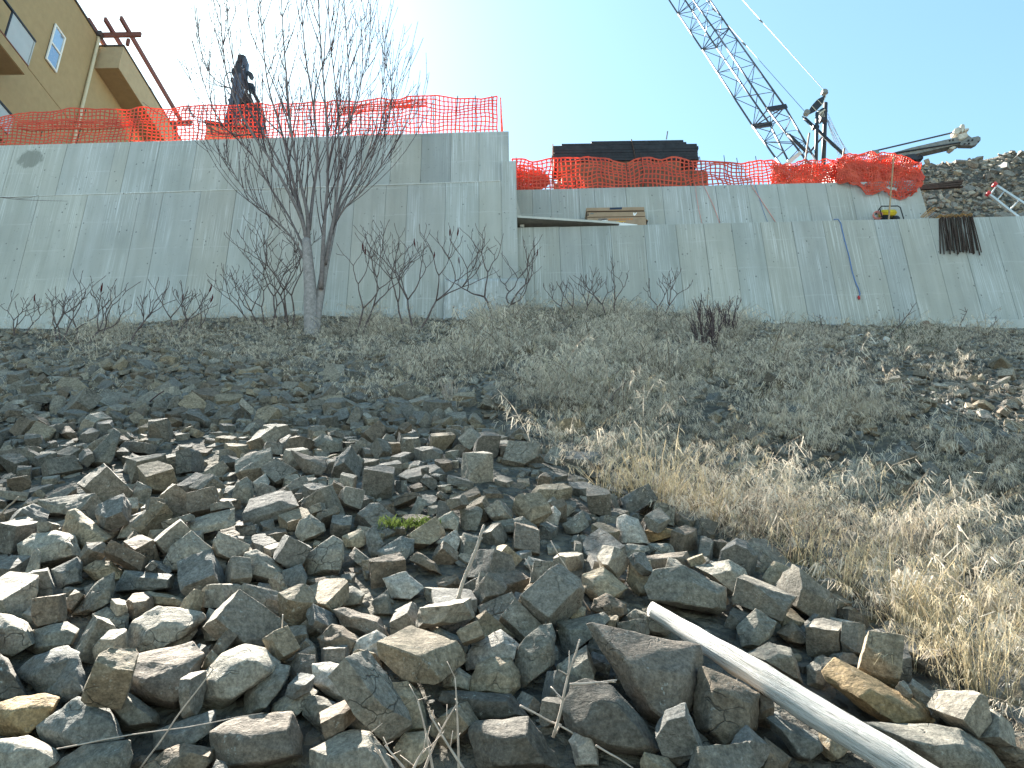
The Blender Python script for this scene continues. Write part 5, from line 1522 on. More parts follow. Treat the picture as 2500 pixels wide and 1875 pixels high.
# resting places of the other rocks of the pile: shape, scale, place, turn
SETTLED = """19 14 15 18 -709 1577 543 33 -16 50; 2 22 24 18 -727 1005 181 -78 -53 -20; 17 19 19 16 -229 1536 510 -32 -45 -62; 0 24 27 32 49 1209 319 -50 4 3; 2 42 40 39 -1228 1754 677 25 39 -31; 17 47 39 36 -506 1490 491 22 35 -77
21 51 53 41 -275 1669 591 32 3 16; 16 24 30 28 -472 1613 565 4 -74 61; 16 36 38 30 -810 1744 651 -15 -41 32; 6 31 28 30 9 811 70 92 36 18; 3 33 37 32 -583 1790 678 3 -28 95; 17 35 38 38 -226 1073 253 -41 43 -19
16 42 46 54 -885 1315 395 -14 -92 -31; 5 23 22 20 -51 1364 416 -90 36 14; 3 20 16 21 -1172 1535 526 8 60 -79; 6 34 26 31 -29 1142 279 30 0 20; 20 25 28 30 -838 1576 551 8 -27 94; 7 21 19 19 -100 1477 478 0 85 -52
13 47 43 44 -948 1458 489 18 50 -51; 12 30 23 21 -910 1467 481 18 22 -73; 16 13 13 13 335 715 -3 -29 53 -9; 1 41 40 44 -173 1375 423 14 14 -71; 9 14 18 13 163 1222 288 24 41 -17; 12 14 18 13 285 939 96 27 -16 76
4 40 36 29 -211 1238 350 7 27 -95; 14 42 31 40 -569 1723 637 -38 -44 24; 9 36 46 38 -478 1061 240 -45 -85 -26; 18 20 22 20 -665 1408 452 -1 -47 -88; 2 41 45 39 -332 1681 609 17 24 -72; 8 47 44 36 -443 1250 364 -18 78 -45
6 69 52 50 -448 1029 236 -54 1 45; 15 59 51 50 -932 1346 407 1 52 -81; 2 47 59 46 -350 1611 569 -11 84 5; 18 26 23 29 -400 1402 446 33 -48 -79; 21 20 19 23 -1138 1511 505 36 6 19; 18 18 15 16 -491 872 113 89 2 6
19 15 11 14 -733 1616 569 -64 16 36; 15 19 22 21 40 882 102 -66 69 26; 16 22 25 20 -198 1750 643 26 -15 42; 3 39 43 37 -322 1098 278 31 -9 -91; 11 43 43 44 -733 1596 560 2 -26 96; 13 23 21 19 -190 1167 301 -33 90 26
8 18 16 18 -467 1514 501 6 97 25; 10 24 33 31 -796 1574 549 -44 -46 32; 18 26 22 25 -430 1732 648 68 -31 -57; 10 56 44 46 -212 1434 464 15 -20 79; 11 55 65 48 110 994 175 -48 -78 -39; 8 11 13 14 -788 1628 573 32 -74 -4
15 35 30 30 -381 1639 581 -37 -79 18; 19 56 48 51 -1153 1668 621 -95 8 6; 1 45 45 40 -445 888 148 96 14 -22; 8 28 24 19 122 1009 170 -82 49 24; 20 27 24 21 -552 1313 384 -72 -69 -4; 1 30 33 29 -435 1319 392 20 14 -57
0 15 13 13 322 833 20 14 -95 -28; 20 41 39 36 -874 1659 608 44 44 76; 7 23 21 26 -856 1262 346 13 23 -80; 2 18 19 20 -800 1413 445 -80 -48 -20; 6 24 22 25 141 956 132 19 -20 84; 0 48 42 39 -264 803 83 83 40 8
13 43 45 58 287 995 161 55 -61 15; 2 33 28 31 -428 1467 477 -54 44 17; 1 31 25 27 456 701 -68 -88 -41 -6; 3 25 19 18 -397 1836 712 1 29 -95; 5 26 33 24 279 1046 176 72 -43 50; 18 35 37 35 369 684 -12 58 68 42
9 30 31 32 -1283 1791 690 -12 34 -46; 14 33 37 31 148 1143 247 -32 90 28; 21 28 22 26 -1258 1809 698 45 23 75; 4 47 50 47 -340 857 116 81 -26 -48; 8 18 21 22 -247 1248 350 61 29 -38; 10 38 46 40 -377 1266 376 69 -46 54
6 19 20 23 -1389 1811 693 -94 25 10; 19 14 14 12 -1150 1787 682 0 -97 -26; 7 54 45 42 -887 1538 542 71 45 47; 16 46 36 35 -686 1146 285 -17 -53 36; 9 52 57 44 -286 1081 262 -96 -14 -2; 16 14 14 12 -112 1044 221 -4 64 -50
1 18 15 15 -208 987 185 -49 83 25; 15 35 29 33 -64 966 177 -2 30 95; 9 28 36 29 -476 964 179 -37 66 57; 5 13 15 13 -289 1507 488 85 7 34; 14 16 17 14 -1184 1674 616 16 -22 68; 9 22 23 16 -479 923 149 58 68 18
8 58 59 58 -205 1119 292 -74 14 -62; 3 27 27 24 -563 1626 569 26 -7 33; 5 33 36 32 -857 1352 411 -95 13 5; 1 17 17 13 -1121 1772 671 16 20 -68; 12 31 35 31 -772 1396 436 -49 -82 -28; 6 34 38 33 -1144 1722 651 -60 -75 -20
18 31 30 25 -615 1690 617 -49 -64 -2; 14 48 63 50 -268 1034 239 34 -75 37; 5 18 21 17 -632 1298 379 -57 -7 74; 10 45 44 39 -1081 1714 647 -90 -34 -7; 15 44 41 49 -376 758 42 6 -62 -35; 14 18 16 15 -797 1473 484 26 -4 13
20 29 28 24 -122 1542 512 -20 -81 46; 17 20 23 16 250 993 139 22 -10 59; 1 24 21 22 -752 1268 353 27 -12 24; 19 22 23 25 -620 1367 416 -73 -63 -17; 4 36 35 36 -1022 1670 613 96 -5 -14; 3 29 30 28 -461 1589 556 18 -98 -10
17 22 23 25 -188 1638 570 32 41 -69; 7 15 15 13 -110 1284 374 17 -20 76; 20 26 25 22 -604 1073 239 23 -17 50; 5 39 40 37 -508 1352 418 16 -52 -81; 20 17 17 16 149 1030 173 -53 35 59; 15 33 31 24 -1003 1324 382 12 -23 83
8 55 46 42 128 1120 262 -36 -65 27; 19 59 52 58 -303 829 100 3 5 -78; 0 27 26 21 -724 1467 489 -58 -6 -74; 16 39 45 37 -146 876 126 -9 88 -43; 15 28 26 24 -1096 1506 501 17 -22 74; 15 18 19 16 -548 1502 493 3 -39 76
5 24 25 30 134 1088 223 55 -42 -43; 7 14 15 13 254 914 91 -71 64 25; 8 24 22 20 -1066 1750 661 -42 -38 -57; 5 34 33 29 -321 1850 721 14 -24 88; 21 43 48 41 -369 1482 479 19 20 -79; 0 25 24 27 -536 1446 469 56 -33 -66
15 26 30 30 -1314 1692 629 2 28 -96; 18 51 43 45 -783 1279 366 -10 -25 35; 7 60 52 53 39 799 87 37 -19 -90; 4 39 38 32 -188 1338 422 -46 -20 -68; 9 32 42 33 -456 1679 609 21 23 -68; 8 28 29 24 -333 824 82 -44 7 -4
1 15 15 19 -383 704 -22 -22 93 28; 2 23 25 30 -746 1031 201 -43 46 18; 18 38 38 33 -14 1031 221 -26 40 -71; 17 54 56 43 -746 1621 585 52 -33 -72; 4 32 37 31 -12 1336 407 -2 88 -48; 12 27 31 29 -1327 1843 711 4 -25 95
0 18 17 19 -824 1774 667 20 20 -55; 3 34 32 37 -278 1525 507 10 64 1; 15 28 31 27 102 1118 241 22 18 -26; 1 32 32 32 -199 1398 430 -95 23 5; 3 43 34 43 67 945 146 82 26 28; 9 49 51 58 -700 1441 493 60 -67 33
14 44 43 30 -775 1166 297 9 3 24; 1 37 39 35 -520 1381 425 -13 95 28; 19 35 38 34 -268 1154 299 13 -80 -58; 3 14 15 17 -271 1393 429 -25 -69 50; 1 16 16 19 -326 1719 623 -96 6 5; 8 29 28 28 -812 1312 388 40 67 2
5 19 16 16 -545 1580 541 2 -50 34; 16 28 26 23 -1239 1807 696 -80 55 13; 11 36 30 37 213 1140 230 25 11 0; 19 20 24 22 -230 1767 653 -73 61 19; 2 34 35 40 -297 1340 408 28 46 -60; 8 35 35 35 -851 1470 494 84 -13 -30
15 60 54 42 -830 1370 422 1 -44 85; 6 33 29 26 -800 1639 580 25 -7 28; 0 49 50 44 -63 819 81 -78 58 17; 0 19 24 20 -476 944 161 12 31 -94; 8 21 25 21 -177 1459 466 55 24 -55; 10 31 31 34 114 889 138 -90 -34 27
6 42 37 40 -595 1654 599 70 -31 -53; 16 21 20 26 -692 1270 359 -24 36 -15; 9 30 31 38 -656 1598 565 23 8 -15; 14 46 39 39 -58 1300 384 21 2 12; 2 49 52 42 55 1145 283 13 25 -93; 17 46 42 37 -283 1011 215 11 29 -86
10 45 54 45 -465 1456 485 -7 -57 -39; 17 28 23 23 -553 1108 262 16 16 9; 16 28 29 20 -927 1579 558 1 68 -63; 21 31 34 34 -268 680 1 13 67 3; 11 35 44 32 -291 1289 375 -36 85 25; 19 34 38 30 -823 1113 248 -62 73 21
14 39 45 31 385 915 71 -61 -77 10; 4 30 41 37 -258 880 152 5 -59 -71; 1 23 20 20 -211 838 86 17 -26 82; 11 19 20 17 -1092 1555 533 28 13 -36; 21 29 39 32 -938 1689 619 32 14 -40; 11 34 25 29 -557 1682 602 -30 91 27
7 27 27 22 -399 950 179 0 -88 48; 12 29 25 25 355 722 -9 -18 -90 -24; 6 21 24 21 -115 1566 523 -12 -95 -28; 1 29 37 28 -217 1323 393 4 -23 95; 11 37 33 37 -823 1252 338 -42 -86 -27; 5 47 39 46 -658 1006 203 -86 -43 -15
19 17 21 17 -295 1638 570 -2 29 -95; 12 35 34 28 -254 763 32 -93 22 3; 20 18 18 18 -899 1331 387 22 -17 65; 9 23 23 22 -722 1642 587 34 37 -68; 8 41 41 38 -227 1656 592 62 -66 28; 1 30 29 22 -517 1539 512 -17 95 26
21 25 23 20 -385 935 158 -81 -51 -17; 12 26 28 19 -1186 1855 722 -13 96 25; 7 15 14 15 -141 1267 369 -33 30 -81; 3 26 23 21 -424 666 -39 15 60 -16; 5 28 26 28 -834 1269 359 33 -70 -3; 18 49 49 37 -1132 1794 695 -29 -54 65
17 13 17 16 -1017 1489 495 -70 35 -62; 15 38 34 34 -432 1141 287 20 20 -74; 7 43 38 46 -183 1012 216 91 3 -37; 9 34 31 33 197 1035 175 23 -1 24; 0 35 36 36 -595 928 144 9 93 36; 17 34 33 28 -345 1827 706 25 40 -63
0 47 53 49 -276 1220 353 68 -29 -67; 8 19 15 14 111 1181 279 -1 -91 25; 4 15 17 15 -414 890 130 -93 -6 27; 18 43 48 43 -273 1472 480 -63 -46 -9; 15 29 31 33 -1176 1752 668 26 6 -18; 11 26 24 22 26 829 69 12 26 -73
21 22 24 23 -385 1291 383 34 -63 -11; 5 28 34 25 -562 1133 287 -48 36 76; 6 33 28 25 -1306 1823 702 18 -7 75; 6 31 25 28 -421 1515 497 10 23 -82; 2 39 42 37 -673 1318 392 -30 -91 -24; 19 50 61 46 -582 869 106 -88 39 9
1 15 13 15 110 1318 359 -70 -65 -10; 11 22 21 17 -683 1067 227 -87 -21 9; 8 20 22 22 -249 1485 480 -26 90 -34; 10 31 35 25 -1197 1679 628 -9 90 -20; 15 34 37 32 -918 1714 643 0 14 11; 6 20 21 19 -571 1500 492 15 -22 88
14 25 24 29 64 888 107 -38 65 -28; 20 16 16 13 116 1073 206 -72 -63 -13; 11 25 23 18 -1009 1460 472 30 -2 1; 18 38 35 33 -404 924 177 11 78 -48; 8 43 46 45 -1262 1699 643 14 -29 83; 20 25 28 21 -717 1431 467 67 29 58
7 47 46 49 -51 1324 413 -27 -43 -50; 10 14 16 13 -34 1160 291 -45 2 11; 9 24 19 20 -1060 1669 607 -13 94 30; 21 19 17 18 -143 657 -27 8 -16 -22; 2 34 41 29 -1107 1633 593 18 -21 81; 11 30 36 27 -882 1746 650 -56 -78 -20
14 26 23 26 12 1086 236 -94 -18 4; 2 38 44 34 -27 777 52 -65 15 37; 11 18 19 16 -505 1777 667 30 -1 -6; 19 33 37 30 -343 1336 400 37 -76 -52; 3 42 47 51 -1379 1843 725 24 75 7; 15 22 22 25 -274 1056 244 -30 30 78
12 55 59 43 -363 1725 636 -95 11 5; 17 21 21 22 284 1076 181 19 43 -73; 12 18 16 18 -459 932 149 -42 -85 -30; 4 15 16 15 -330 1487 478 33 -65 -68; 16 42 42 48 295 887 69 -77 56 27; 7 37 43 43 340 760 24 29 -52 -57
7 23 19 20 -817 1397 442 67 -55 49; 0 40 42 45 -434 1080 263 2 -29 91; 17 14 13 13 -1265 1836 708 -17 -82 51; 14 32 33 32 -770 1847 714 -43 87 21; 2 34 44 43 -427 1382 443 44 2 -45; 12 36 27 33 70 1249 332 -90 -35 -3
20 38 40 31 86 793 41 -78 -56 -12; 5 29 25 24 -315 1454 464 -11 82 -53; 2 28 32 35 -847 1876 730 -68 -22 44; 9 23 30 22 -988 1499 509 -32 -57 29; 14 25 22 22 -63 1558 517 -28 -93 -24; 21 16 18 15 -945 1786 675 -38 89 24
12 13 16 14 265 1106 197 7 23 -77; 2 62 56 48 388 863 39 -14 -95 -23; 14 41 38 43 -398 776 50 25 81 -29; 18 32 35 30 -262 1721 626 -29 5 25; 7 15 21 15 -373 1353 410 29 84 40; 9 43 53 47 25 1032 231 -80 39 30
0 32 35 32 -445 669 -30 -31 88 -16; 4 14 15 14 25 1268 353 -47 -33 29; 8 35 33 34 101 938 137 8 22 -63; 6 27 34 28 -167 742 29 -6 -74 67; 14 38 33 31 -790 1655 596 -12 -99 2; 15 33 27 25 41 1300 368 -86 -45 -6
6 29 27 29 -144 1156 294 27 -11 29; 2 38 30 36 -700 1041 212 -90 -26 -14; 10 33 32 37 382 832 18 -7 -87 47; 12 33 38 39 -469 1007 217 94 8 -32; 9 18 16 16 -256 1598 544 -1 -48 -88; 19 16 12 14 -464 912 150 94 5 34
14 42 44 40 -974 1677 615 -88 40 9; 10 22 22 22 270 912 86 -37 -36 36; 21 29 29 31 -519 1680 605 -49 76 24; 9 38 40 31 -987 1453 473 -72 -63 -22; 16 14 15 19 -84 1314 389 -35 -32 46; 9 45 47 43 -401 1581 554 -43 -12 5
0 27 24 21 29 770 36 -6 31 -95; 6 17 17 16 -623 1489 489 13 -23 90; 1 24 26 23 -307 1708 616 22 16 -46; 15 30 32 25 -456 1579 539 28 4 -10; 12 58 61 65 -79 694 28 -27 -93 -23; 13 48 44 41 -552 1271 377 52 41 56
4 31 35 28 -1088 1457 485 -25 -40 -57; 4 44 44 39 -28 888 134 8 6 91; 9 15 17 14 323 778 -11 8 28 -76; 7 23 30 23 -1086 1609 575 28 -4 16; 15 42 43 43 -1064 1522 519 -58 75 23; 13 16 14 18 -457 1159 294 -59 76 20
6 32 31 30 -1126 1849 724 -68 68 23; 20 27 26 29 -230 1499 488 -76 -12 50; 4 35 36 28 -378 1412 462 -8 -28 -49; 4 19 17 16 -189 864 105 65 -48 -58; 9 36 38 37 -47 1514 498 -96 -18 -4; 21 40 38 40 -719 1711 627 4 -19 93
16 26 19 25 -920 1418 449 -13 -94 -30; 8 23 23 17 -1235 1626 590 71 -58 38; 12 37 39 29 -126 1101 261 21 -20 66; 13 21 22 18 -281 928 154 -70 -64 -20; 6 34 34 31 -213 631 -58 -24 -85 30; 0 24 19 21 1 899 120 -77 58 22
6 19 22 23 166 1281 323 26 -16 82; 2 45 36 35 253 1035 173 52 -36 -67; 18 41 50 49 -587 1030 231 -66 -25 58; 6 38 35 37 436 917 62 -26 -93 -23; 5 19 22 22 -696 995 181 78 15 52; 16 29 29 30 -1138 1751 666 -92 -29 -4
20 33 26 33 -1065 1633 590 -8 96 -15; 8 22 26 24 -828 1290 366 18 -28 67; 7 24 20 21 -1047 1825 706 -36 -53 30; 2 21 24 27 -200 793 62 -91 -3 36; 2 18 19 17 -95 797 60 -26 90 12; 0 16 16 16 -566 1094 253 -72 14 -28
18 24 22 28 325 804 13 52 48 67; 2 21 21 19 -288 1582 538 68 -29 -54; 21 27 30 25 -194 819 74 -28 -91 -28; 0 18 19 13 -278 1498 481 -44 -86 -23; 14 30 26 28 -741 1744 647 26 4 -18; 15 43 47 44 -111 798 70 -3 -34 60
11 44 59 47 -208 1485 487 -85 4 32; 5 15 13 14 -290 1743 640 4 -48 29; 13 56 48 60 -416 1695 633 18 -19 67; 17 24 24 18 -959 1772 670 24 25 -22; 10 22 25 19 -78 1008 237 -5 -16 50; 8 28 28 26 43 1023 200 77 34 37
5 30 35 31 -483 813 75 -14 -44 -88; 15 30 36 27 -917 1793 682 2 28 -95; 12 48 47 39 16 977 183 -62 61 41; 2 27 28 29 -136 646 -15 -95 -12 -20; 16 28 31 28 -974 1315 381 -28 -39 53; 9 17 22 20 -891 1346 400 -4 -5 6
16 23 20 16 -251 1054 234 5 -28 96; 15 37 38 35 -747 1290 396 -41 -73 -55; 9 33 30 32 -495 907 156 38 88 -12; 2 28 34 28 -80 850 99 -39 -91 -9; 21 40 32 31 -388 1202 326 -66 -69 -20; 3 16 15 18 -1373 1809 692 50 62 -58
5 50 58 43 -71 1385 440 -25 36 -78; 11 32 36 39 -755 1716 631 73 57 8; 17 34 26 25 -718 1134 274 -84 -46 -12; 2 41 42 36 -999 1339 400 -51 -84 16; 20 33 36 31 -301 1609 559 -41 -44 27; 14 35 36 31 -958 1747 656 -82 -50 -15
14 28 28 23 -498 1257 351 22 14 -57; 15 13 12 12 -713 1414 447 27 -1 9; 6 20 19 19 -376 1227 338 16 -23 80; 11 53 44 39 -923 1763 667 4 -26 95; 9 44 45 45 -221 801 81 -43 5 77; 17 21 26 25 -208 1415 480 28 40 -78
11 32 44 36 -247 1525 498 -74 -62 -18; 5 20 16 17 -240 1457 465 46 49 64; 7 23 28 27 384 683 -32 39 80 36; 20 34 36 34 -156 1534 511 4 27 -94; 3 14 14 14 -437 1359 413 -66 70 23; 21 32 30 33 -1204 1761 677 67 -30 -32
14 21 23 22 81 995 173 62 42 60; 5 47 52 42 -413 1009 238 -76 63 -15; 7 26 23 20 -389 1553 521 27 6 -20; 21 33 30 34 -226 1509 502 -5 -41 -81; 3 20 15 14 228 897 85 -16 -94 -27; 13 27 29 29 -513 1542 529 -34 90 26
15 52 50 47 -194 1295 383 18 -16 52; 18 42 34 36 -489 1235 343 10 76 -55; 14 26 22 24 -931 1597 566 -77 -57 -15; 15 20 15 15 -293 824 74 -1 -58 78; 0 23 22 19 -821 1818 694 13 -23 74; 21 24 29 26 143 648 -60 -90 33 15
10 27 24 29 -214 778 53 32 -7 11; 13 19 23 18 -953 1810 695 54 67 -19; 0 33 24 28 469 833 5 -58 -34 2; 20 41 36 31 3 781 68 -24 -75 -53; 13 27 26 25 -604 1625 574 18 -16 74; 5 19 19 15 -991 1473 490 -22 -11 -58
12 16 18 14 -289 1726 625 14 -27 90; 15 52 44 41 -1093 1823 708 -63 72 24; 12 23 25 22 329 904 62 5 -95 -30; 12 40 40 47 351 1005 136 -46 -14 23; 6 27 24 29 376 1126 188 1 54 -74; 10 16 17 18 -1153 1776 683 9 70 26
8 18 22 20 -867 1377 423 -42 40 -18; 6 36 39 32 -699 1505 507 -44 -86 -24; 0 27 29 30 -293 1262 365 30 44 83; 1 31 29 31 378 1051 143 -86 -43 -2; 11 22 18 16 -241 1443 451 -17 -96 -23; 21 15 16 14 -177 1570 522 32 12 -38
8 32 25 28 213 1190 264 -62 -21 -49; 1 26 34 27 -457 1560 526 7 -27 95; 20 21 23 17 -913 1605 569 -54 -80 -22; 2 35 42 39 -487 1085 262 -28 -2 60; 3 23 24 25 -153 1031 215 26 -6 22; 17 55 43 43 -495 1166 306 56 -34 -68
1 32 39 29 315 1043 155 -13 -95 -21; 1 21 25 24 -673 1685 609 -24 93 28; 18 40 50 34 -531 990 224 -70 54 19; 10 38 34 43 -351 1449 465 -44 54 -25; 6 32 33 32 -678 1220 331 -16 -94 -30; 9 42 34 34 -243 1687 607 58 -36 -66
15 30 30 26 -833 1155 276 -16 94 29; 0 30 35 34 33 842 120 6 100 5; 4 26 22 24 -572 1746 652 7 29 -92; 7 21 21 26 -136 1561 524 14 20 -72; 15 31 33 26 -1236 1662 614 71 7 -22; 19 39 30 32 218 1008 154 16 18 -60
20 38 35 35 -891 1365 417 -65 -59 33; 16 41 33 42 -492 1794 688 -55 78 23; 14 28 32 33 332 1164 222 50 -67 52; 5 25 28 25 -267 847 100 -10 -46 -87; 21 41 41 53 -411 1287 379 -96 16 2; 14 12 14 14 -390 1504 491 -27 8 -12
20 16 16 16 98 753 9 -48 -10 14; 14 16 15 12 -603 1416 444 26 -2 10; 7 50 57 54 -532 832 100 -94 13 1; 5 22 28 24 -341 1152 306 -84 -29 2; 12 30 26 28 325 818 28 -6 1 -68; 21 68 62 47 -900 1250 347 45 85 28
7 36 30 37 -654 1277 375 4 24 -50; 9 19 21 20 -756 1511 509 16 23 -71; 17 32 26 35 -790 1724 635 56 -32 -70; 14 35 27 29 -1443 1866 727 6 -29 93; 21 28 28 27 -831 1721 630 20 22 -82; 11 41 40 36 -956 1628 585 -50 83 21
6 21 22 21 -218 855 103 49 13 38; 11 25 26 23 13 1276 355 -85 -44 -7; 17 22 20 19 -538 1250 346 -92 24 5; 8 15 12 13 -1149 1580 555 -35 -59 32; 8 24 21 21 -322 998 206 -82 48 18; 13 26 25 31 382 955 93 35 -88 -31
6 51 47 44 -456 1645 589 -46 -84 -27; 5 20 20 23 -462 1313 389 86 -2 24; 12 24 18 17 -91 1130 276 25 14 -45; 18 17 17 15 -465 871 109 -15 44 -16; 1 34 30 31 -1209 1734 662 53 -23 72; 2 36 35 44 31 1322 387 24 90 -32
11 37 31 38 -756 1203 313 -80 -52 -19; 3 36 27 26 -611 1022 206 89 -8 -10; 9 15 12 11 -225 1379 420 -9 50 -68; 15 36 30 33 -423 1490 487 -2 47 -87; 1 42 36 42 -639 947 148 -45 -84 -27; 2 45 37 41 -575 1807 701 -76 64 7
0 19 19 15 -889 1415 444 -83 48 13; 13 24 28 27 -263 1354 411 25 33 -37; 19 46 44 33 43 593 -73 12 -24 94; 18 21 21 18 -880 1231 322 15 -26 76; 17 37 36 34 -802 1483 498 3 0 36; 16 34 30 35 36 701 -4 31 65 -45
13 16 19 21 21 1249 343 24 -5 53; 4 25 28 32 -182 1047 237 -4 -58 -44; 18 19 19 18 -1160 1793 690 4 28 -93; 8 31 25 33 -739 1362 424 43 0 -90; 1 25 33 30 -902 1630 587 82 52 24; 13 35 28 26 -558 1698 620 20 20 -86
21 14 17 16 -204 975 178 -40 -87 -25; 17 54 49 48 -1072 1434 468 85 3 -1; 0 28 30 28 -766 1237 335 -16 95 26; 4 15 15 17 -471 1174 302 56 -53 -63; 10 24 29 27 -556 1020 213 14 19 -78; 2 34 36 39 -425 1557 530 24 -14 55
15 20 20 15 -1241 1720 642 -42 -86 -26; 14 12 11 11 -442 1616 562 -6 -63 6; 9 39 30 37 -1127 1632 604 -17 -41 22; 5 30 37 35 -832 1132 273 2 62 -78; 16 15 19 18 284 806 19 85 20 17; 6 13 13 15 -398 827 77 -3 92 -39
1 21 27 20 -433 1444 459 -90 38 10; 9 24 30 27 -494 1686 607 -74 61 18; 2 58 60 48 17 1291 386 -82 10 4; 6 22 25 26 -401 1465 474 31 -58 70; 12 38 29 31 -1005 1869 727 -74 -61 -18; 5 28 28 25 -697 1423 460 26 2 -9
13 17 15 18 204 751 -2 21 47 -64; 5 18 20 24 -1063 1701 630 -5 -53 29; 13 25 24 24 4 832 83 62 -26 -62; 5 18 22 18 -557 871 119 60 70 40; 4 16 20 17 -1382 1780 678 13 -20 79; 11 69 59 64 -103 646 -6 15 44 -6
18 36 33 27 -509 1109 267 -92 27 6; 4 42 40 34 -325 654 21 -26 -26 -47; 5 18 23 20 -257 912 144 -25 20 -58; 4 22 25 22 -319 1159 305 16 20 -68; 20 61 46 45 -1056 1784 684 -94 -24 -5; 3 27 34 33 -785 1745 652 28 73 9
12 13 16 14 -59 789 52 26 12 -39; 15 18 17 22 -347 678 6 16 -4 -52; 8 21 21 18 -450 913 142 19 22 -90; 1 21 21 17 158 780 19 18 21 -64; 0 15 13 14 196 733 -14 -64 -60 -9; 18 29 28 23 -1079 1646 598 -40 -17 28
13 27 24 19 -519 1754 653 -17 -94 -31; 8 30 26 28 -652 1122 274 -39 32 62; 9 69 66 47 -327 1026 236 -92 -15 -14; 20 41 30 37 -1176 1705 642 -68 1 9; 15 27 28 27 -588 965 204 64 77 9; 4 25 25 22 -121 1602 548 52 -57 -63
2 24 29 23 -669 1527 516 -67 71 14; 8 16 19 19 -187 881 120 -68 -20 67; 5 29 28 33 -912 1386 437 65 42 46; 10 16 16 14 -928 1566 549 -7 -52 16; 21 38 42 46 -108 1504 498 84 11 18; 19 27 24 20 -415 939 159 -24 -93 -28
19 51 54 60 -904 1206 314 -45 84 26; 9 40 45 48 -211 1599 555 3 32 -94; 21 29 28 28 182 745 -5 23 -8 70; 18 41 37 38 -229 1628 577 -3 -83 11; 13 27 30 23 -215 1363 423 -48 -23 18; 4 14 12 11 -1133 1736 655 -6 -85 50
11 28 26 29 -376 985 234 6 -12 39; 16 21 17 21 -834 1687 611 20 88 42; 21 39 42 33 -754 1116 255 -95 9 -2; 3 16 16 15 -410 676 -34 -23 -48 -55; 13 51 52 36 276 1177 242 26 4 27; 15 20 26 22 -1040 1642 595 49 43 70
1 55 46 48 -681 1583 559 23 25 94; 4 18 16 17 -151 1001 199 0 -28 96; 5 21 23 16 -718 1624 573 25 1 -10; 2 19 16 20 -707 1056 219 28 -10 30; 17 27 28 20 51 1363 403 -90 33 17; 21 51 54 42 -199 828 100 -7 -35 89
5 34 31 28 -567 1448 470 6 -27 96; 5 18 21 17 28 1374 412 -59 76 26; 14 31 37 35 117 633 -30 -36 37 39; 8 39 40 36 -1318 1794 694 -26 -76 45; 13 15 16 13 -854 1442 463 23 -14 54; 13 19 21 19 -253 1394 431 23 -5 26
15 16 15 17 -1059 1548 530 -95 8 2; 17 37 32 34 92 1432 437 82 11 -17; 11 19 16 19 -198 1363 422 -72 26 -64; 1 68 55 52 335 1037 161 -35 -85 -20; 13 37 33 29 -759 1056 225 12 -96 -24; 7 25 24 27 -372 1664 598 6 -30 95
19 35 25 28 -216 1098 263 10 45 89; 3 21 23 27 -282 948 168 28 7 -17; 12 20 22 18 -263 1806 680 5 27 -92; 8 39 39 33 -935 1430 468 72 -57 38; 8 22 21 21 109 1255 328 11 24 -52; 20 50 58 63 138 616 -56 21 -80 -54
19 21 26 22 76 1179 285 9 28 -80; 6 20 18 17 -396 1282 388 4 -23 84; 2 22 23 22 -520 1735 640 31 -3 8; 4 18 20 16 -273 1420 449 2 55 -82; 4 31 29 36 -773 1675 616 46 -70 4; 4 27 33 28 -27 980 183 51 -55 -65
21 30 27 29 -157 1225 343 -57 -6 24; 19 17 12 12 99 1070 207 -80 52 22; 13 34 37 35 -1014 1699 635 48 69 -9; 3 43 37 44 243 867 70 3 31 -81; 12 17 13 17 -315 1274 361 9 21 -88; 12 28 25 30 -1260 1781 684 56 -39 -66
9 40 43 38 -1020 1763 674 -70 -40 18; 8 39 40 29 -151 1579 546 -86 -37 -27; 12 63 57 48 -148 1197 328 27 -10 28; 19 18 16 20 72 819 56 15 24 -64; 6 23 23 22 -62 1262 361 -76 -60 -13; 21 23 20 19 -212 1583 531 -94 23 6
21 30 31 31 -273 742 39 29 83 29; 20 17 14 15 -548 1042 220 -18 93 32; 18 33 31 31 386 753 -27 -62 68 -24; 12 53 58 53 -949 1513 522 -82 -54 -16; 16 58 61 55 277 871 93 15 20 -19; 12 29 30 29 -116 1168 313 -86 -46 20
18 16 17 12 -1124 1748 660 -15 72 -55; 11 27 24 21 -136 1594 538 -29 -92 -26; 18 27 26 25 312 1093 184 -36 2 36; 20 54 45 39 -250 1738 647 86 -9 -17; 20 21 25 19 74 748 26 10 -28 95; 6 27 33 26 -729 1675 602 10 -26 86
8 16 17 17 247 1248 282 2 27 -73; 20 40 34 37 -811 1192 306 30 -3 7; 15 26 26 20 -247 1612 556 -2 -4 76; 6 39 49 46 -477 1271 370 74 63 -16; 17 19 21 20 65 759 20 7 -29 95; 9 42 35 39 -909 1494 509 -18 30 -30
0 37 35 30 -846 1227 327 13 -25 75; 12 37 29 33 -914 1683 622 -70 57 43; 0 40 51 39 -110 957 183 -80 53 -17; 13 27 28 28 -1176 1776 688 -40 -45 30; 2 45 46 45 -385 1438 472 59 77 -4; 16 26 29 27 -283 1555 519 -47 83 26
2 29 33 33 -386 817 91 21 17 -29; 14 22 23 21 210 723 -17 -30 -85 -29; 4 36 32 33 -236 1339 412 -82 35 41; 3 14 16 11 -285 810 67 -18 -77 50; 12 38 33 28 -1117 1494 494 -79 54 18; 5 37 35 31 -1291 1844 728 -74 -23 63
9 35 32 30 -1310 1741 660 15 -20 62; 21 38 35 39 -312 981 190 10 22 -96; 13 21 22 26 -628 1618 573 -38 -46 33; 12 13 14 13 -394 1496 484 18 -17 74; 0 23 22 27 -23 1078 241 -55 -38 -3; 20 39 53 47 235 1062 191 -47 -27 23
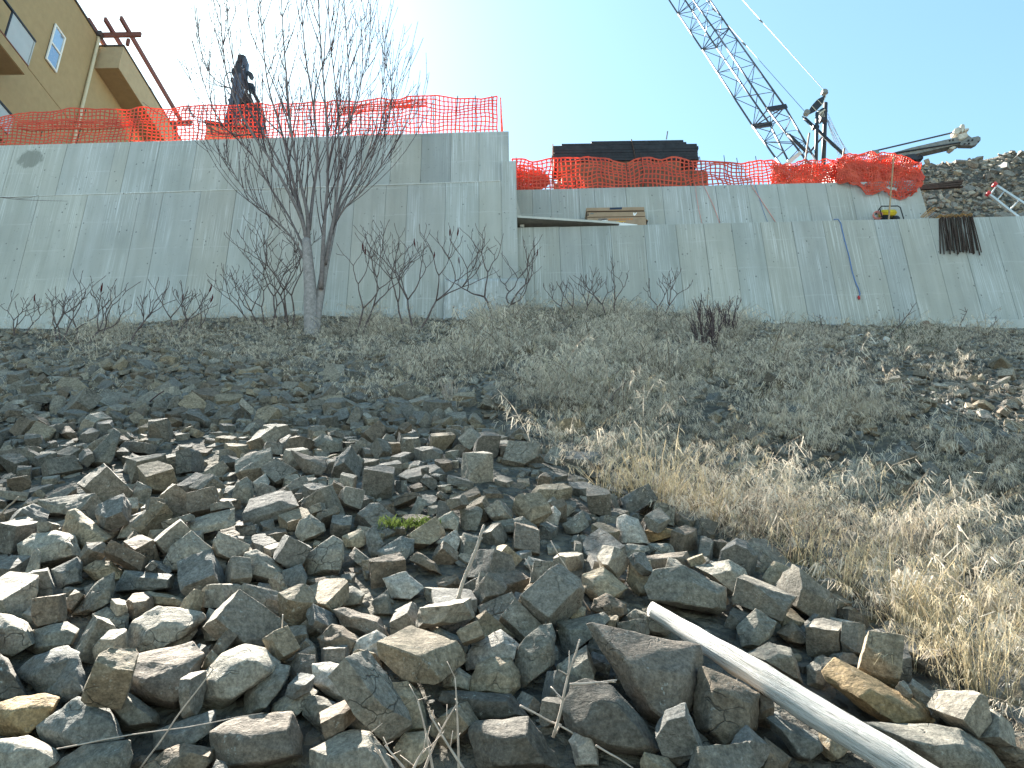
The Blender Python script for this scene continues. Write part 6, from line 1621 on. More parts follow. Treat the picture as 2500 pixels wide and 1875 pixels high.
7 23 18 20 -339 1133 290 -25 -74 42; 8 28 23 21 -578 1608 562 -47 30 -12; 20 30 26 28 -452 1734 645 -28 58 42; 4 37 36 46 -690 1799 701 20 -15 58; 2 60 56 54 -258 772 62 -82 -6 37; 18 22 17 17 -594 1705 619 -10 66 -37
2 38 30 33 -269 1263 360 -14 83 -10; 15 26 27 26 -403 1310 388 -47 75 -23; 2 26 22 24 -580 1346 404 7 -25 93; 0 27 28 24 -247 1068 269 -16 -47 -85; 2 26 26 27 -1041 1454 473 -77 -62 -9; 12 14 14 13 -104 1600 540 -94 -20 -6
16 62 62 50 123 1376 396 -77 -59 -4; 19 60 54 45 -1063 1684 638 48 -41 65; 13 19 21 15 -261 1192 314 -29 -92 -23; 5 41 32 37 -1164 1610 588 -84 -46 -13; 2 23 22 19 -794 1609 566 -54 72 36; 6 58 67 46 -74 759 69 -6 -10 99
3 20 23 24 128 1240 313 49 -30 -58; 8 32 33 26 -921 1317 383 25 -6 6; 15 20 26 20 336 794 -3 -92 -27 0; 2 39 44 45 -873 1592 573 -79 54 30; 18 18 18 19 -11 831 77 -31 -75 14; 21 15 14 13 -538 1487 481 20 -10 71
11 31 38 28 157 1173 265 -80 4 60; 8 24 21 25 -24 1464 470 -23 79 -44; 14 27 30 32 -513 1425 456 4 12 -34; 12 28 22 26 -379 1757 656 -95 13 6; 19 29 35 28 -577 1079 244 -26 -93 -24; 15 30 32 26 -566 1473 482 -19 -92 21
13 37 34 32 -854 1804 695 -15 16 15; 14 23 25 26 -1188 1550 540 5 -69 12; 11 18 23 19 5 1187 302 -28 84 44; 19 40 38 34 -151 1079 260 -17 6 98; 10 53 52 64 -929 1270 372 -32 42 -47; 6 47 46 52 106 1203 299 18 -21 78
12 21 25 21 -337 1113 280 80 6 43; 19 38 40 39 -155 895 132 9 -75 -66; 20 31 32 25 -450 956 171 18 24 -82; 9 41 38 44 -29 830 97 15 68 53; 9 17 16 15 -403 862 137 -21 -42 76; 20 21 23 22 -15 801 60 -75 -25 56
16 24 31 31 -338 629 -69 -32 89 30; 5 42 43 47 -138 1407 448 4 25 -94; 9 30 27 31 439 732 -46 -10 77 63; 2 30 30 36 -1410 1814 699 -10 82 -8; 9 26 25 20 -738 1150 281 22 21 -67; 8 22 20 24 -312 1430 450 -40 54 -31
2 26 23 22 251 973 138 -47 -16 -68; 9 19 24 24 294 976 121 -52 79 32; 6 34 41 36 -789 1201 321 -47 -19 6; 17 26 28 25 -711 1099 251 50 34 72; 15 34 27 34 -795 1534 524 -26 -85 28; 14 16 15 14 -601 1642 613 -86 38 9
1 17 16 16 142 1232 299 23 18 -24; 0 45 45 38 -336 911 159 81 -55 -9; 6 37 45 48 -785 1137 274 55 77 4; 0 33 42 35 189 930 124 34 -64 -7; 11 43 36 30 -188 1557 522 24 -22 60; 18 23 25 19 -810 1161 289 -25 66 44
15 20 21 21 -274 1635 568 20 -16 62; 20 63 54 54 -614 1777 684 70 -26 -50; 3 21 23 17 -677 1279 363 -38 88 26; 7 53 39 51 -1202 1783 709 -53 -10 -70; 20 31 32 24 -577 1386 429 -69 -66 -20; 17 22 25 25 -535 1464 477 31 -27 -90
11 27 27 27 -566 1803 684 7 -25 92; 20 15 19 13 -934 1492 498 -30 69 27; 6 23 23 24 -179 684 7 21 21 -80; 15 30 39 36 -616 1559 544 -11 -55 -40; 17 24 26 27 -338 942 171 63 -55 42; 3 26 28 29 361 776 -8 -20 -30 -71
0 43 52 46 -369 1167 321 -78 -38 -19; 6 38 41 41 -502 1297 384 6 68 -4; 14 29 27 26 224 1238 282 24 10 8; 15 29 27 26 146 671 -43 67 6 -44; 6 66 50 65 385 1073 172 -35 75 -35; 19 25 28 31 -799 1095 243 -1 58 43
14 14 13 13 -675 1780 669 -80 52 18; 7 24 27 23 -278 1054 268 16 -30 89; 3 13 11 12 -889 1826 696 14 22 -73; 19 15 16 13 340 857 31 -93 21 -2; 14 27 25 20 -868 1784 680 -4 63 34; 3 57 53 45 -1343 1761 678 14 -32 73
8 28 24 21 -652 1152 288 54 -74 12; 11 37 42 40 183 1258 307 27 15 -4; 12 29 25 31 60 1263 342 -41 87 28; 15 11 14 14 -811 1456 472 25 -12 42; 12 37 37 31 -186 788 66 32 -85 -30; 21 29 26 26 -753 1347 412 77 -16 21
0 25 28 24 -9 1406 436 -94 21 5; 10 34 33 25 -830 1319 394 2 -61 -42; 9 23 21 21 -241 1797 676 24 19 -44; 21 64 61 53 -709 1384 441 7 -9 99; 19 13 16 14 -127 730 13 9 12 57; 2 20 21 22 170 644 -65 -50 -75 41
4 18 20 15 -467 1114 267 14 -20 72; 5 35 34 25 -764 1530 527 -38 -48 34; 13 17 16 19 -336 1523 500 -16 -32 90; 0 68 68 61 340 912 101 -28 22 -92; 12 38 29 37 145 1210 291 24 18 -22; 2 40 35 35 201 1064 221 -84 -40 -8
6 32 41 33 -859 1763 664 -42 -86 -24; 17 52 66 62 -466 1386 447 40 -14 -30; 13 43 45 42 -19 1375 426 -58 -77 -21; 16 60 48 65 -606 1277 373 -12 95 27; 7 58 58 59 -601 1102 288 -32 4 -85; 1 30 35 38 -20 1195 316 9 27 -80
20 19 19 20 277 870 58 58 68 -38; 17 20 23 20 -1171 1566 549 75 -16 -46; 13 29 33 29 -428 943 178 26 32 -34; 11 20 20 22 -184 907 133 -18 94 29; 18 38 35 32 -246 1104 281 -71 19 -65; 3 57 47 53 -506 751 48 -10 -21 92
1 32 31 36 -777 1088 233 -93 24 1; 19 44 33 42 -14 808 79 -1 88 43; 19 43 44 32 76 1342 398 -31 78 42; 8 64 58 58 -562 1185 323 32 13 -44; 7 46 62 57 -175 1684 615 26 12 -48; 14 28 23 26 -687 1539 528 -25 -45 -10
14 51 44 47 -772 1355 433 30 21 -93; 5 20 20 18 -356 1348 410 -62 -13 74; 8 27 36 26 339 810 45 -58 -24 44; 2 29 25 25 -104 1137 289 -73 67 4; 8 15 15 12 81 970 151 -91 -32 3; 9 28 28 35 -197 749 29 -31 65 69
5 31 38 38 120 1035 193 22 16 -26; 3 16 19 17 -464 1852 718 0 -26 96; 17 33 27 32 -375 1861 729 -20 -77 48; 9 17 19 16 -1042 1697 624 1 -56 81; 8 30 30 27 -302 936 165 16 -30 84; 9 41 33 33 -82 1162 302 99 4 -11
0 32 35 25 -226 1043 254 -37 -62 -26; 6 37 33 33 -1220 1585 560 26 10 -43; 7 26 32 25 -1089 1787 712 -44 -88 -15; 21 25 29 27 -1209 1627 587 -95 -11 -5; 13 26 20 23 -727 1101 251 -40 -48 25; 20 58 61 55 182 1164 271 -25 -10 96
15 38 47 39 -1041 1475 493 4 -3 63; 19 44 39 41 -245 999 218 -21 0 85; 13 21 24 21 -61 1102 258 -96 10 7; 17 30 35 32 -302 1523 502 17 23 -69; 18 39 37 34 -1127 1687 632 -62 30 -18; 14 22 16 21 -180 1589 536 -28 -92 -26
12 44 45 40 -1116 1690 663 -4 14 -94; 20 44 44 42 -853 1675 614 -69 50 13; 10 34 46 41 -846 1510 523 -4 60 38; 14 44 43 36 -459 978 208 2 88 -18; 5 24 27 21 -658 1714 632 -90 34 13; 15 32 33 27 -351 1199 325 -76 60 19
18 25 32 33 -935 1734 652 -6 -36 63; 7 39 38 42 320 837 47 43 68 -9; 4 17 21 21 -405 1860 728 61 63 -26; 13 41 39 43 -142 1296 391 -93 -28 -10; 1 35 32 30 -605 1220 324 -88 -38 -12; 10 18 20 17 -460 1433 459 -15 -50 11
16 58 55 56 -412 1200 351 43 -17 10; 9 58 66 56 -606 1235 357 -42 -27 15; 0 26 23 22 -650 1760 659 -80 -53 -16; 8 57 52 53 -56 1193 335 -26 -50 -49; 3 49 46 38 -535 1605 559 -6 96 29; 2 25 23 23 -1214 1698 636 29 43 84
0 25 18 21 -521 1019 209 -58 -36 -11; 7 50 52 47 -1005 1512 529 70 55 28; 15 37 37 36 -344 1506 497 85 -9 -20; 0 24 26 22 -428 1827 706 -96 4 -2; 15 54 42 39 -154 1469 474 -47 -73 17; 19 33 31 31 -1293 1767 676 29 17 -26
20 45 58 56 -634 985 195 -44 -47 42; 5 38 36 41 -11 858 105 4 30 -88; 9 13 13 14 -239 1646 571 67 60 42; 6 38 50 38 -1011 1737 655 65 74 -7; 19 40 36 41 -607 1505 503 -96 -15 0; 16 38 29 36 -516 864 114 59 59 -30
21 23 20 23 -966 1420 455 38 71 33; 2 29 32 27 -264 1581 536 2 -28 96; 20 25 27 24 -133 1255 360 21 -14 57; 10 26 24 24 -850 1163 286 0 57 -78; 10 21 22 18 135 1071 209 12 -60 -29; 15 29 28 22 -418 1429 453 -55 80 21
5 33 35 30 -818 1660 607 12 -23 -90; 8 28 26 30 -1189 1722 662 -26 20 89; 8 44 46 46 -395 1353 431 73 4 -18; 20 34 39 31 -372 1316 397 4 13 74; 0 25 21 25 -136 731 29 -72 11 5; 21 53 47 59 -105 1433 461 72 -16 -29
8 43 43 41 -664 1037 231 -20 29 89; 12 29 25 28 -164 1106 264 13 -26 89; 17 19 19 17 303 821 24 -93 3 -34; 11 21 20 17 -557 1154 283 -1 -25 97; 20 19 20 15 -400 1741 645 -8 -94 -32; 15 35 31 31 -434 1052 255 8 21 96
8 25 25 25 -234 831 92 43 -59 2; 21 19 20 16 412 761 -34 -66 -71 -15; 19 13 16 14 -12 1155 282 -10 22 -96; 18 32 32 31 -549 1544 521 -8 66 -37; 20 29 30 25 -41 862 113 14 -16 -35; 18 16 13 12 -311 1199 319 -6 -9 27
17 23 28 26 -859 1573 549 -19 -32 92; 14 26 26 26 141 883 137 48 -20 75; 0 20 23 19 461 1004 100 20 20 -30; 1 30 28 34 -169 1261 362 28 4 -34; 10 29 34 23 205 1107 229 -1 -21 -96; 15 18 15 15 -1137 1771 673 3 29 -94
2 26 25 20 -1018 1364 407 -93 23 6; 4 28 26 31 -224 989 199 23 70 34; 8 21 26 19 -839 1854 715 22 -15 41; 2 24 23 23 -73 869 111 -1 93 -31; 17 25 23 24 -803 1295 369 25 -18 47; 6 10 11 10 -68 1226 336 -80 -54 -12
11 27 35 31 -826 1799 680 -81 -51 -15; 7 26 27 25 -403 1067 251 9 -16 94; 13 42 39 32 -1017 1430 469 -55 -26 49; 12 13 14 13 -687 1291 368 -39 88 25; 12 23 20 22 51 1284 354 -78 -56 -10; 11 23 26 26 -167 1239 346 28 -2 -7
12 29 28 25 15 1206 313 -68 -68 -16; 17 18 19 18 -945 1555 544 -63 19 -73; 3 21 27 21 -278 1312 383 24 7 -32; 8 12 12 13 -140 1178 331 -55 76 27; 13 35 41 36 -440 922 159 -5 45 46; 0 27 28 32 -656 1187 313 -49 23 -14
6 18 16 17 -238 1132 283 89 4 3; 10 26 25 23 -445 1498 498 63 61 -39; 7 19 23 16 -829 1209 314 37 -72 1; 14 30 33 29 -675 939 143 -36 -91 -18; 6 34 31 27 -486 1130 274 24 5 -29; 17 17 13 16 -370 1093 263 -93 -22 -7
16 21 24 20 -318 1049 235 28 10 -32; 19 23 21 18 -1070 1818 696 21 12 -64; 12 23 22 22 -335 1413 441 79 14 28; 18 28 25 24 -534 1022 220 -58 -50 55; 15 17 18 21 25 678 -29 -65 -9 0; 19 17 19 15 -280 996 196 35 -11 34
8 29 29 23 -276 903 157 25 1 -47; 6 15 16 13 133 1198 279 -3 28 -89; 17 32 38 35 63 1081 235 -3 -32 -54; 20 20 15 14 -128 1181 312 -71 12 47; 20 33 27 28 -717 1800 688 -79 -55 -18; 16 18 19 22 103 765 17 -20 -94 -26
16 17 18 18 -547 1518 501 -28 -93 -24; 5 19 21 20 -648 1624 575 -29 30 -66; 9 12 11 13 -293 662 -46 -91 2 -22; 13 26 21 23 -84 1253 360 23 27 -42; 14 22 25 20 -746 1406 443 -32 -91 -27; 13 24 28 30 -84 1404 462 -17 61 11
2 11 11 12 354 710 -19 -27 30 74; 8 22 21 20 -902 1435 463 16 -32 84; 19 27 27 28 -632 1743 647 -77 58 16; 2 19 19 19 -825 1526 518 -63 -58 41; 2 19 19 14 -756 1394 448 -74 -60 10; 10 20 19 22 -358 1078 254 -20 80 -40
10 18 15 19 -341 1249 355 -54 -65 -50; 9 23 24 20 -738 1847 714 69 -56 -46; 6 21 21 20 48 1381 414 -54 -9 65; 6 35 28 25 -539 872 113 56 -14 -57; 10 25 21 25 -762 1565 546 66 34 56; 15 26 33 24 -399 1339 402 24 8 -26
13 31 28 29 -293 1828 704 19 42 -87; 6 22 26 18 -992 1400 430 29 8 -34; 5 23 30 29 -331 1274 372 42 -66 11; 16 14 14 10 -56 1134 274 29 -2 26; 20 17 19 19 -1263 1806 710 89 41 21; 21 15 12 12 -185 1218 328 26 16 -78
13 23 27 25 -85 921 151 37 85 -35; 8 12 12 12 -748 1237 335 -96 -9 -3; 14 21 25 18 -297 1052 240 -18 -94 -5; 4 16 17 17 420 774 -20 -36 -30 -57; 17 18 18 15 -304 1480 474 -85 -46 -10; 1 23 27 25 -1222 1825 705 -43 -87 -24
5 18 20 18 -276 1112 275 16 -52 -80; 15 39 32 33 -182 979 188 -80 20 -2; 10 28 28 30 114 805 55 -43 90 -1; 17 30 35 31 -815 1590 558 18 -7 52; 4 17 16 17 -539 1792 680 -45 -28 15; 11 34 34 30 -391 1621 572 -38 50 -30
18 19 23 19 -1026 1420 447 -34 -90 -26; 0 17 16 18 -35 845 113 -66 46 55; 21 23 23 17 -943 1400 438 32 -39 -85; 21 20 17 18 -124 1332 398 -97 10 1; 15 24 21 19 -760 1589 550 16 22 -70; 0 14 17 17 -14 1248 347 -2 30 -95
2 34 35 38 -549 1046 234 77 63 3; 13 17 16 19 -741 1169 293 38 84 -37; 5 35 35 30 -289 1391 436 2 -47 29; 8 22 22 22 -408 1508 510 -11 28 -95; 11 38 35 32 -579 1664 598 -25 -67 40; 18 10 12 12 -581 1685 603 6 70 -60
18 14 16 12 -273 721 29 -79 38 -37; 9 24 27 21 -236 1168 301 -76 60 16; 14 15 12 12 -699 1067 226 -66 60 45; 17 23 23 23 -954 1417 451 -70 -65 -18; 18 19 20 18 12 698 -10 -18 25 -43; 4 26 26 19 -746 1390 455 55 -77 -31
21 14 13 14 -445 1702 620 -76 -22 53; 7 16 14 14 93 1034 189 90 -4 -30; 21 26 22 22 -942 1673 625 -38 -80 37; 2 19 15 18 -245 965 176 62 32 65; 21 25 33 28 285 955 117 62 14 76; 18 17 17 15 37 1248 337 -22 71 -36
0 23 17 21 -869 1488 495 -33 91 25; 5 20 27 23 176 640 -40 -34 58 74; 18 21 18 20 -1122 1550 538 38 -40 -80; 9 11 14 12 -1103 1445 461 6 -31 94; 20 17 12 13 -1055 1716 633 -95 20 9; 2 17 17 16 -394 1571 532 16 92 -17
5 28 36 29 -301 853 126 52 -52 -19; 14 22 25 24 -1355 1815 694 -97 2 0; 16 20 17 18 224 950 147 -56 -9 -17; 10 34 42 29 -429 1335 415 -2 1 -52; 17 22 29 27 -242 1376 425 78 -17 -34; 2 23 22 24 -215 1682 598 30 -3 15
3 28 29 26 -936 1833 709 85 -7 -17; 3 21 21 15 -52 638 -64 33 9 -31; 17 21 17 20 -1087 1676 615 5 64 -73; 6 16 18 15 -176 1072 244 -28 -49 31; 1 18 17 21 -601 1030 212 1 34 78; 9 18 18 17 -482 1034 218 26 -2 1
21 35 31 26 122 795 33 26 -9 65; 4 27 25 30 -763 1420 465 -21 -49 -59; 10 26 27 26 -689 1558 545 85 -13 -20; 18 31 26 24 -473 1006 239 46 89 1; 19 18 22 21 -417 1408 455 -68 -55 48; 1 18 15 14 247 651 -72 -41 -87 -22
14 24 23 27 -341 993 201 11 98 13; 16 25 18 19 -660 1667 599 -27 20 -3; 17 30 25 22 -485 1206 322 20 -18 49; 7 25 22 26 -308 1246 356 -9 -55 -41; 8 20 20 25 -1246 1775 679 -50 0 0; 10 28 26 27 -1029 1849 721 -74 61 19
8 14 19 16 -520 1196 312 -73 35 -59; 10 21 27 22 -1151 1639 600 11 24 -82; 9 26 27 21 -922 1549 535 -96 -1 3; 21 24 21 19 -98 1543 508 -52 -82 -22; 18 29 30 26 -515 1641 581 2 97 25; 3 15 15 13 216 701 -23 -39 67 -24
18 27 29 30 -989 1961 789 -28 -70 63; 14 27 26 28 48 1230 325 5 -96 -28; 15 23 21 19 13 1232 333 75 32 45; 7 15 17 16 -1198 1570 551 90 3 -41; 17 30 38 27 -837 1779 687 -12 82 -44; 1 25 26 25 -281 1434 450 24 -5 12
6 38 41 32 -1012 1405 451 70 13 45; 13 16 19 17 -413 902 140 -48 -3 12; 17 14 11 12 -789 1830 698 19 -18 53; 15 26 27 20 -501 1035 220 -54 65 -14; 11 20 21 21 -920 1623 579 -50 -82 -22; 4 27 27 24 -601 1173 299 95 15 9
5 23 18 20 -943 1385 432 2 52 36; 19 12 11 13 -199 808 64 -12 -72 -68; 0 20 16 17 -86 1113 268 -67 -18 -13; 20 33 41 33 -10 936 153 -55 -76 19; 4 19 22 22 -328 1184 316 6 53 84; 6 18 18 14 -517 1290 366 24 9 -45
1 19 21 18 80 1099 229 -65 -70 -16; 15 16 18 14 -557 1300 372 2 -27 95; 2 24 25 19 86 1372 400 -16 91 -1; 2 15 18 16 -478 1695 615 37 -43 -79; 17 30 31 28 238 1104 206 22 -10 58; 17 15 14 14 -1040 1597 566 -88 46 -5
3 16 16 14 -67 1540 505 23 9 -30; 21 19 21 19 -462 925 153 -72 62 16; 0 23 19 23 127 962 141 -93 -29 -15; 5 21 20 19 -325 798 92 -37 66 42; 20 14 16 13 203 1310 328 -55 78 30; 21 22 24 23 -84 1360 410 0 -15 98
1 33 39 30 -967 1401 442 67 -2 -68; 5 13 12 10 -233 943 160 55 36 74; 1 26 19 21 -708 1075 230 23 -20 54; 12 12 12 11 -451 942 155 -96 -2 -6; 19 13 15 12 -418 1058 235 -60 -76 -22; 8 29 29 27 -217 752 41 -26 28 -66
10 25 22 26 -158 1556 522 13 85 -46; 9 23 24 20 240 992 149 -65 70 -9; 9 22 18 17 -767 1744 645 -31 84 -14; 16 27 33 26 -1213 1713 649 -74 -20 2; 16 22 25 22 130 755 10 9 72 -68; 21 28 27 22 -616 1752 649 28 19 -59
0 23 24 22 141 777 27 34 41 82; 8 21 20 18 -247 1089 263 -64 -11 72; 0 14 10 12 -520 1306 379 27 5 -78; 7 31 34 34 -1001 1366 428 -93 34 12; 17 34 31 29 -618 1139 291 -57 0 74; 21 17 19 15 -425 1174 303 11 23 -97
18 20 18 20 -1167 1846 720 -17 -38 56; 10 32 41 35 -463 1143 303 32 82 48; 5 16 13 15 -320 1066 246 -28 67 -37; 3 12 11 12 -402 1847 716 -97 7 2; 7 18 17 13 309 993 127 0 30 -88; 17 22 20 22 100 1099 230 -38 60 -27
5 23 23 21 -461 1216 332 16 -25 69; 19 25 27 24 -311 1647 578 -67 68 22; 12 29 28 22 -809 1139 288 16 59 -14; 18 18 16 14 -289 750 38 -31 22 -35; 21 18 20 15 160 1082 201 -70 -65 -13; 13 16 14 13 414 983 95 -85 -45 -4
18 26 21 24 19 874 103 -41 -67 7; 4 16 17 16 -327 1260 357 -93 -31 -3; 8 21 23 20 73 710 -10 25 1 3; 0 12 11 13 43 1079 225 37 -36 -81; 15 14 13 11 -276 1061 254 -11 82 -56; 7 18 21 21 -516 1073 247 -66 19 -69
19 15 19 16 -197 1531 501 -91 20 -14; 4 22 26 22 -313 1410 441 -55 21 68; 2 24 25 19 -1047 1763 666 -96 28 -1; 1 25 20 21 394 941 84 -36 88 -30; 5 19 21 17 302 946 100 -6 32 -93; 13 18 16 17 -330 1772 667 -3 67 31
3 17 22 20 -484 761 28 69 -41 51; 10 37 43 33 -312 1757 660 2 -95 -31; 12 20 22 21 -988 1706 629 8 -22 86; 16 28 30 25 -945 1366 425 6 69 -62; 11 12 12 14 -298 1467 465 6 64 68; 7 17 16 20 -1233 1608 578 -6 87 -48
14 13 14 14 -764 1313 382 1 -72 9; 17 35 30 30 -516 1519 507 8 57 -75; 17 33 41 34 -60 1072 254 -25 41 88; 17 14 13 13 -326 1816 692 28 -4 28; 19 19 16 16 -397 1481 478 -39 62 -35; 12 14 15 17 -321 1133 285 23 7 -36
16 17 20 17 -158 1065 235 17 -22 78; 15 19 21 22 -727 1053 215 -73 62 16; 10 26 26 25 -82 1450 467 -33 -18 -30; 17 13 14 13 -550 1069 238 15 61 -78; 12 23 18 23 -1051 1725 643 47 19 75; 14 17 16 18 40 1269 348 -27 -92 -24
9 18 20 20 -98 1243 355 63 54 -44; 9 18 18 13 -184 1492 479 11 -26 84; 0 15 13 12 -894 1597 566 -21 27 73; 18 17 17 22 -398 883 134 27 31 0; 11 19 23 20 -673 1264 352 -76 -58 -16; 21 19 19 23 -946 1373 414 -2 -27 96
10 17 14 15 -876 1466 479 -39 58 -25; 15 24 22 23 -653 1354 411 87 9 9; 7 26 30 29 -116 1231 352 -40 -88 -21; 12 24 23 22 -1150 1537 525 27 13 -38; 7 31 27 31 -129 1013 209 10 -28 91; 13 26 23 22 -40 726 50 -19 -9 68
4 13 12 15 38 1101 239 65 54 50; 4 21 24 19 -868 1205 308 2 29 -96; 19 21 27 23 -453 1193 316 -68 68 17; 20 18 19 21 -261 930 154 2 -32 95; 4 26 26 24 -802 1768 664 11 93 35; 21 26 25 24 -896 1608 575 -96 6 26
18 24 22 21 -1361 1784 680 -60 -36 0; 1 15 14 17 -391 1114 270 4 96 27; 1 14 14 11 -388 1328 398 -88 22 -40; 18 18 16 17 -1187 1625 586 -8 -26 42; 0 11 12 11 475 901 38 35 68 -2; 0 19 18 21 145 929 121 18 11 -15
0 14 16 16 -182 1252 356 -44 -69 -50; 18 21 21 17 -878 1186 316 -99 -6 -3; 19 24 24 25 -309 1555 517 -39 88 26; 13 25 29 26 -486 834 88 23 23 -69; 13 23 29 22 -1283 1822 706 -8 58 41; 6 19 26 21 -1095 1686 623 4 -20 -5
1 26 34 28 336 864 46 68 -2 -44; 19 21 23 21 -737 1452 472 19 -20 88; 6 21 26 26 8 1055 217 1 26 -88; 12 33 36 30 -989 1813 692 -42 -87 -25; 2 27 32 32 -128 1158 305 5 33 6; 18 33 32 35 -603 1535 521 -48 41 -22
19 19 21 18 -253 894 126 28 8 -50; 20 15 21 18 -142 1043 222 4 30 -94; 3 27 24 23 -793 1456 475 -6 95 31; 14 35 31 30 -258 1296 377 5 -28 92; 21 16 13 11 -1062 1709 663 31 15 -41; 5 20 18 15 -566 1518 504 15 -23 84
18 13 15 14 -571 1304 380 84 -15 -31; 2 29 26 20 -702 1651 589 -72 -62 -20; 16 23 27 21 -539 1403 443 -44 -5 76; 10 27 24 23 -324 1469 470 -10 83 -51; 17 25 27 19 -266 1697 609 43 -14 46; 11 16 15 18 -117 1320 393 2 22 -96
17 25 33 23 400 786 -14 24 38 -58; 4 31 24 27 -781 1591 570 -52 -29 75; 13 27 23 27 -881 1502 510 23 -44 -86; 16 19 18 15 -234 1833 699 -9 88 -45; 8 33 30 26 185 1296 332 3 28 -68; 6 16 16 14 162 774 23 -93 10 24
13 32 30 33 -242 1410 446 13 56 -56; 10 16 16 15 -703 1545 527 -41 35 -34; 2 16 14 13 -369 1687 607 4 27 -95; 0 26 31 27 -667 1476 489 -85 47 12; 4 29 33 23 -356 1102 277 11 10 72; 9 28 31 27 73 1114 247 57 76 29
18 22 17 16 -43 1083 243 -67 69 22; 15 38 39 31 49 1116 253 -48 80 -12; 5 26 26 28 -1061 1600 571 78 17 49; 8 24 26 25 -105 1300 388 1 -68 -29; 5 12 14 15 -10 1308 379 -76 -61 -10; 8 18 25 19 -869 1420 451 -37 -38 -60
20 16 16 15 -451 1114 267 -80 -14 51; 4 22 25 25 -54 1447 463 -98 -13 -2; 7 23 21 21 -1062 1733 676 93 -24 -26; 0 19 16 20 181 1144 242 55 58 -46; 21 28 26 24 -494 1656 585 34 7 -16; 17 19 25 19 -569 888 117 -52 2 -78
13 16 16 12 -200 766 40 30 79 -48; 17 17 17 18 -397 798 87 -8 -78 50; 20 25 31 32 -847 1617 575 -73 -48 49; 12 24 22 23 -1027 1581 555 25 12 -51; 2 21 24 25 -1064 1465 479 50 36 74; 0 16 19 15 -812 1276 354 28 2 -20
16 26 19 21 -1406 1845 712 23 14 -47; 9 32 35 30 389 978 113 -50 -6 -79; 16 24 30 23 -165 1610 551 12 26 -89; 10 35 37 33 226 1157 245 5 -74 66; 4 29 31 26 -1233 1684 629 14 24 -88; 14 31 26 22 82 1146 263 27 1 19
6 25 22 22 -1028 1808 690 -71 -65 -18; 6 15 16 13 311 1020 146 6 -88 47; 7 21 19 24 -316 951 177 12 63 35; 15 30 26 24 97 807 59 3 -62 -32; 4 20 22 16 -475 1369 421 -95 20 8; 12 23 24 24 -538 1524 513 45 -64 -49
9 28 29 25 194 1004 154 95 -15 -26; 12 25 22 26 -1024 1721 638 1 26 -96; 8 34 34 30 -96 1322 403 24 11 52; 5 14 17 16 -552 1759 656 13 -30 85; 5 19 20 18 -453 1125 279 42 -70 13; 9 22 20 21 -1219 1845 719 90 -1 -1
15 21 22 16 -289 1056 249 44 44 4; 7 16 21 20 32 1400 429 -13 -49 -43; 11 21 18 23 -18 1097 249 84 38 -10; 6 24 33 29 204 695 -17 -28 71 -26; 17 16 13 14 -514 1406 439 82 -7 -16; 21 15 14 16 -707 1007 183 -86 -40 -15
3 31 31 28 -1039 1371 420 -20 68 -44; 3 19 17 16 -367 1209 340 -67 65 10; 14 28 29 33 -148 1718 626 3 -34 92; 19 29 30 33 232 911 98 -6 12 -93; 21 19 24 18 -586 1811 687 27 4 -13; 5 42 42 41 -954 1303 399 -25 22 -93
18 15 13 14 116 1111 233 26 -4 32; 8 26 28 30 -710 1343 414 -96 -3 5; 16 18 19 15 -625 1728 635 29 -4 26; 3 21 25 17 -155 1240 353 -18 58 -46; 19 17 19 20 -433 1585 544 -23 17 -92; 13 16 18 17 -258 1003 232 -7 -15 60
0 27 26 24 -178 1510 492 -39 -88 -25; 4 22 25 22 -1117 1728 661 76 53 10; 5 24 21 24 -660 1651 592 86 -17 -10; 4 20 16 21 -1087 1583 555 55 41 67; 19 25 25 22 -599 1757 658 -39 -53 27; 2 25 30 23 -585 1550 526 4 -25 97
19 24 27 25 24 1448 455 -73 -63 -10; 19 29 24 29 -51 1277 368 98 1 -1; 5 31 28 29 -551 1074 254 95 18 10; 14 21 18 21 -1141 1725 665 -97 12 19; 9 17 21 18 -400 1046 233 -2 50 -70; 15 37 41 30 -620 1048 222 -79 -54 -20
19 39 33 32 -384 1512 498 99 0 2; 8 22 25 20 -18 1424 448 23 -8 20; 16 26 23 21 -607 989 180 4 -77 63; 9 17 16 18 -487 1733 640 -42 66 -9; 18 19 23 21 -815 1542 533 1 -38 -40; 21 25 29 24 -350 1295 375 -75 63 16
1 27 24 22 -1051 1850 715 -44 86 26; 9 24 26 24 -520 1053 231 -21 75 62; 4 12 13 14 -1117 1826 707 26 9 -13; 15 21 19 22 -353 1768 663 10 -94 -32; 8 21 22 21 485 762 -39 -53 7 6; 12 26 25 24 30 1132 260 -43 85 30
16 39 31 34 -858 1329 400 -59 24 8; 6 30 29 30 -178 922 150 -87 -36 30; 20 27 28 29 -1262 1667 617 6 35 -67; 21 22 22 23 -205 1154 296 30 85 -41; 1 30 35 27 -259 1133 288 58 -9 12; 6 27 20 21 -612 1192 305 22 15 -53
20 23 21 20 -295 768 33 -47 -82 -32; 14 23 26 21 -981 1368 409 -73 -61 -21; 14 27 27 23 324 874 61 -46 -33 -19; 10 26 30 25 -810 1216 323 -30 64 -68; 6 25 25 22 -735 1505 506 21 89 20; 1 18 16 19 -454 1171 301 80 12 -16
12 20 22 24 -304 1180 313 72 24 46; 14 17 18 14 -824 1633 583 37 47 78; 11 27 29 29 -329 1387 460 8 11 34; 6 18 16 18 -580 1504 499 33 85 5; 0 22 25 21 -516 1791 682 -72 34 -60; 1 32 33 32 -885 1705 630 -86 -47 -19
4 12 14 14 -527 1528 523 -23 -74 63; 9 13 16 14 41 748 15 -95 9 12; 12 26 33 26 -668 1494 507 31 79 11; 19 33 33 26 -1041 1737 657 34 -73 8; 12 32 36 29 -224 1268 359 -96 12 0; 9 12 15 10 -697 1623 569 -5 96 29
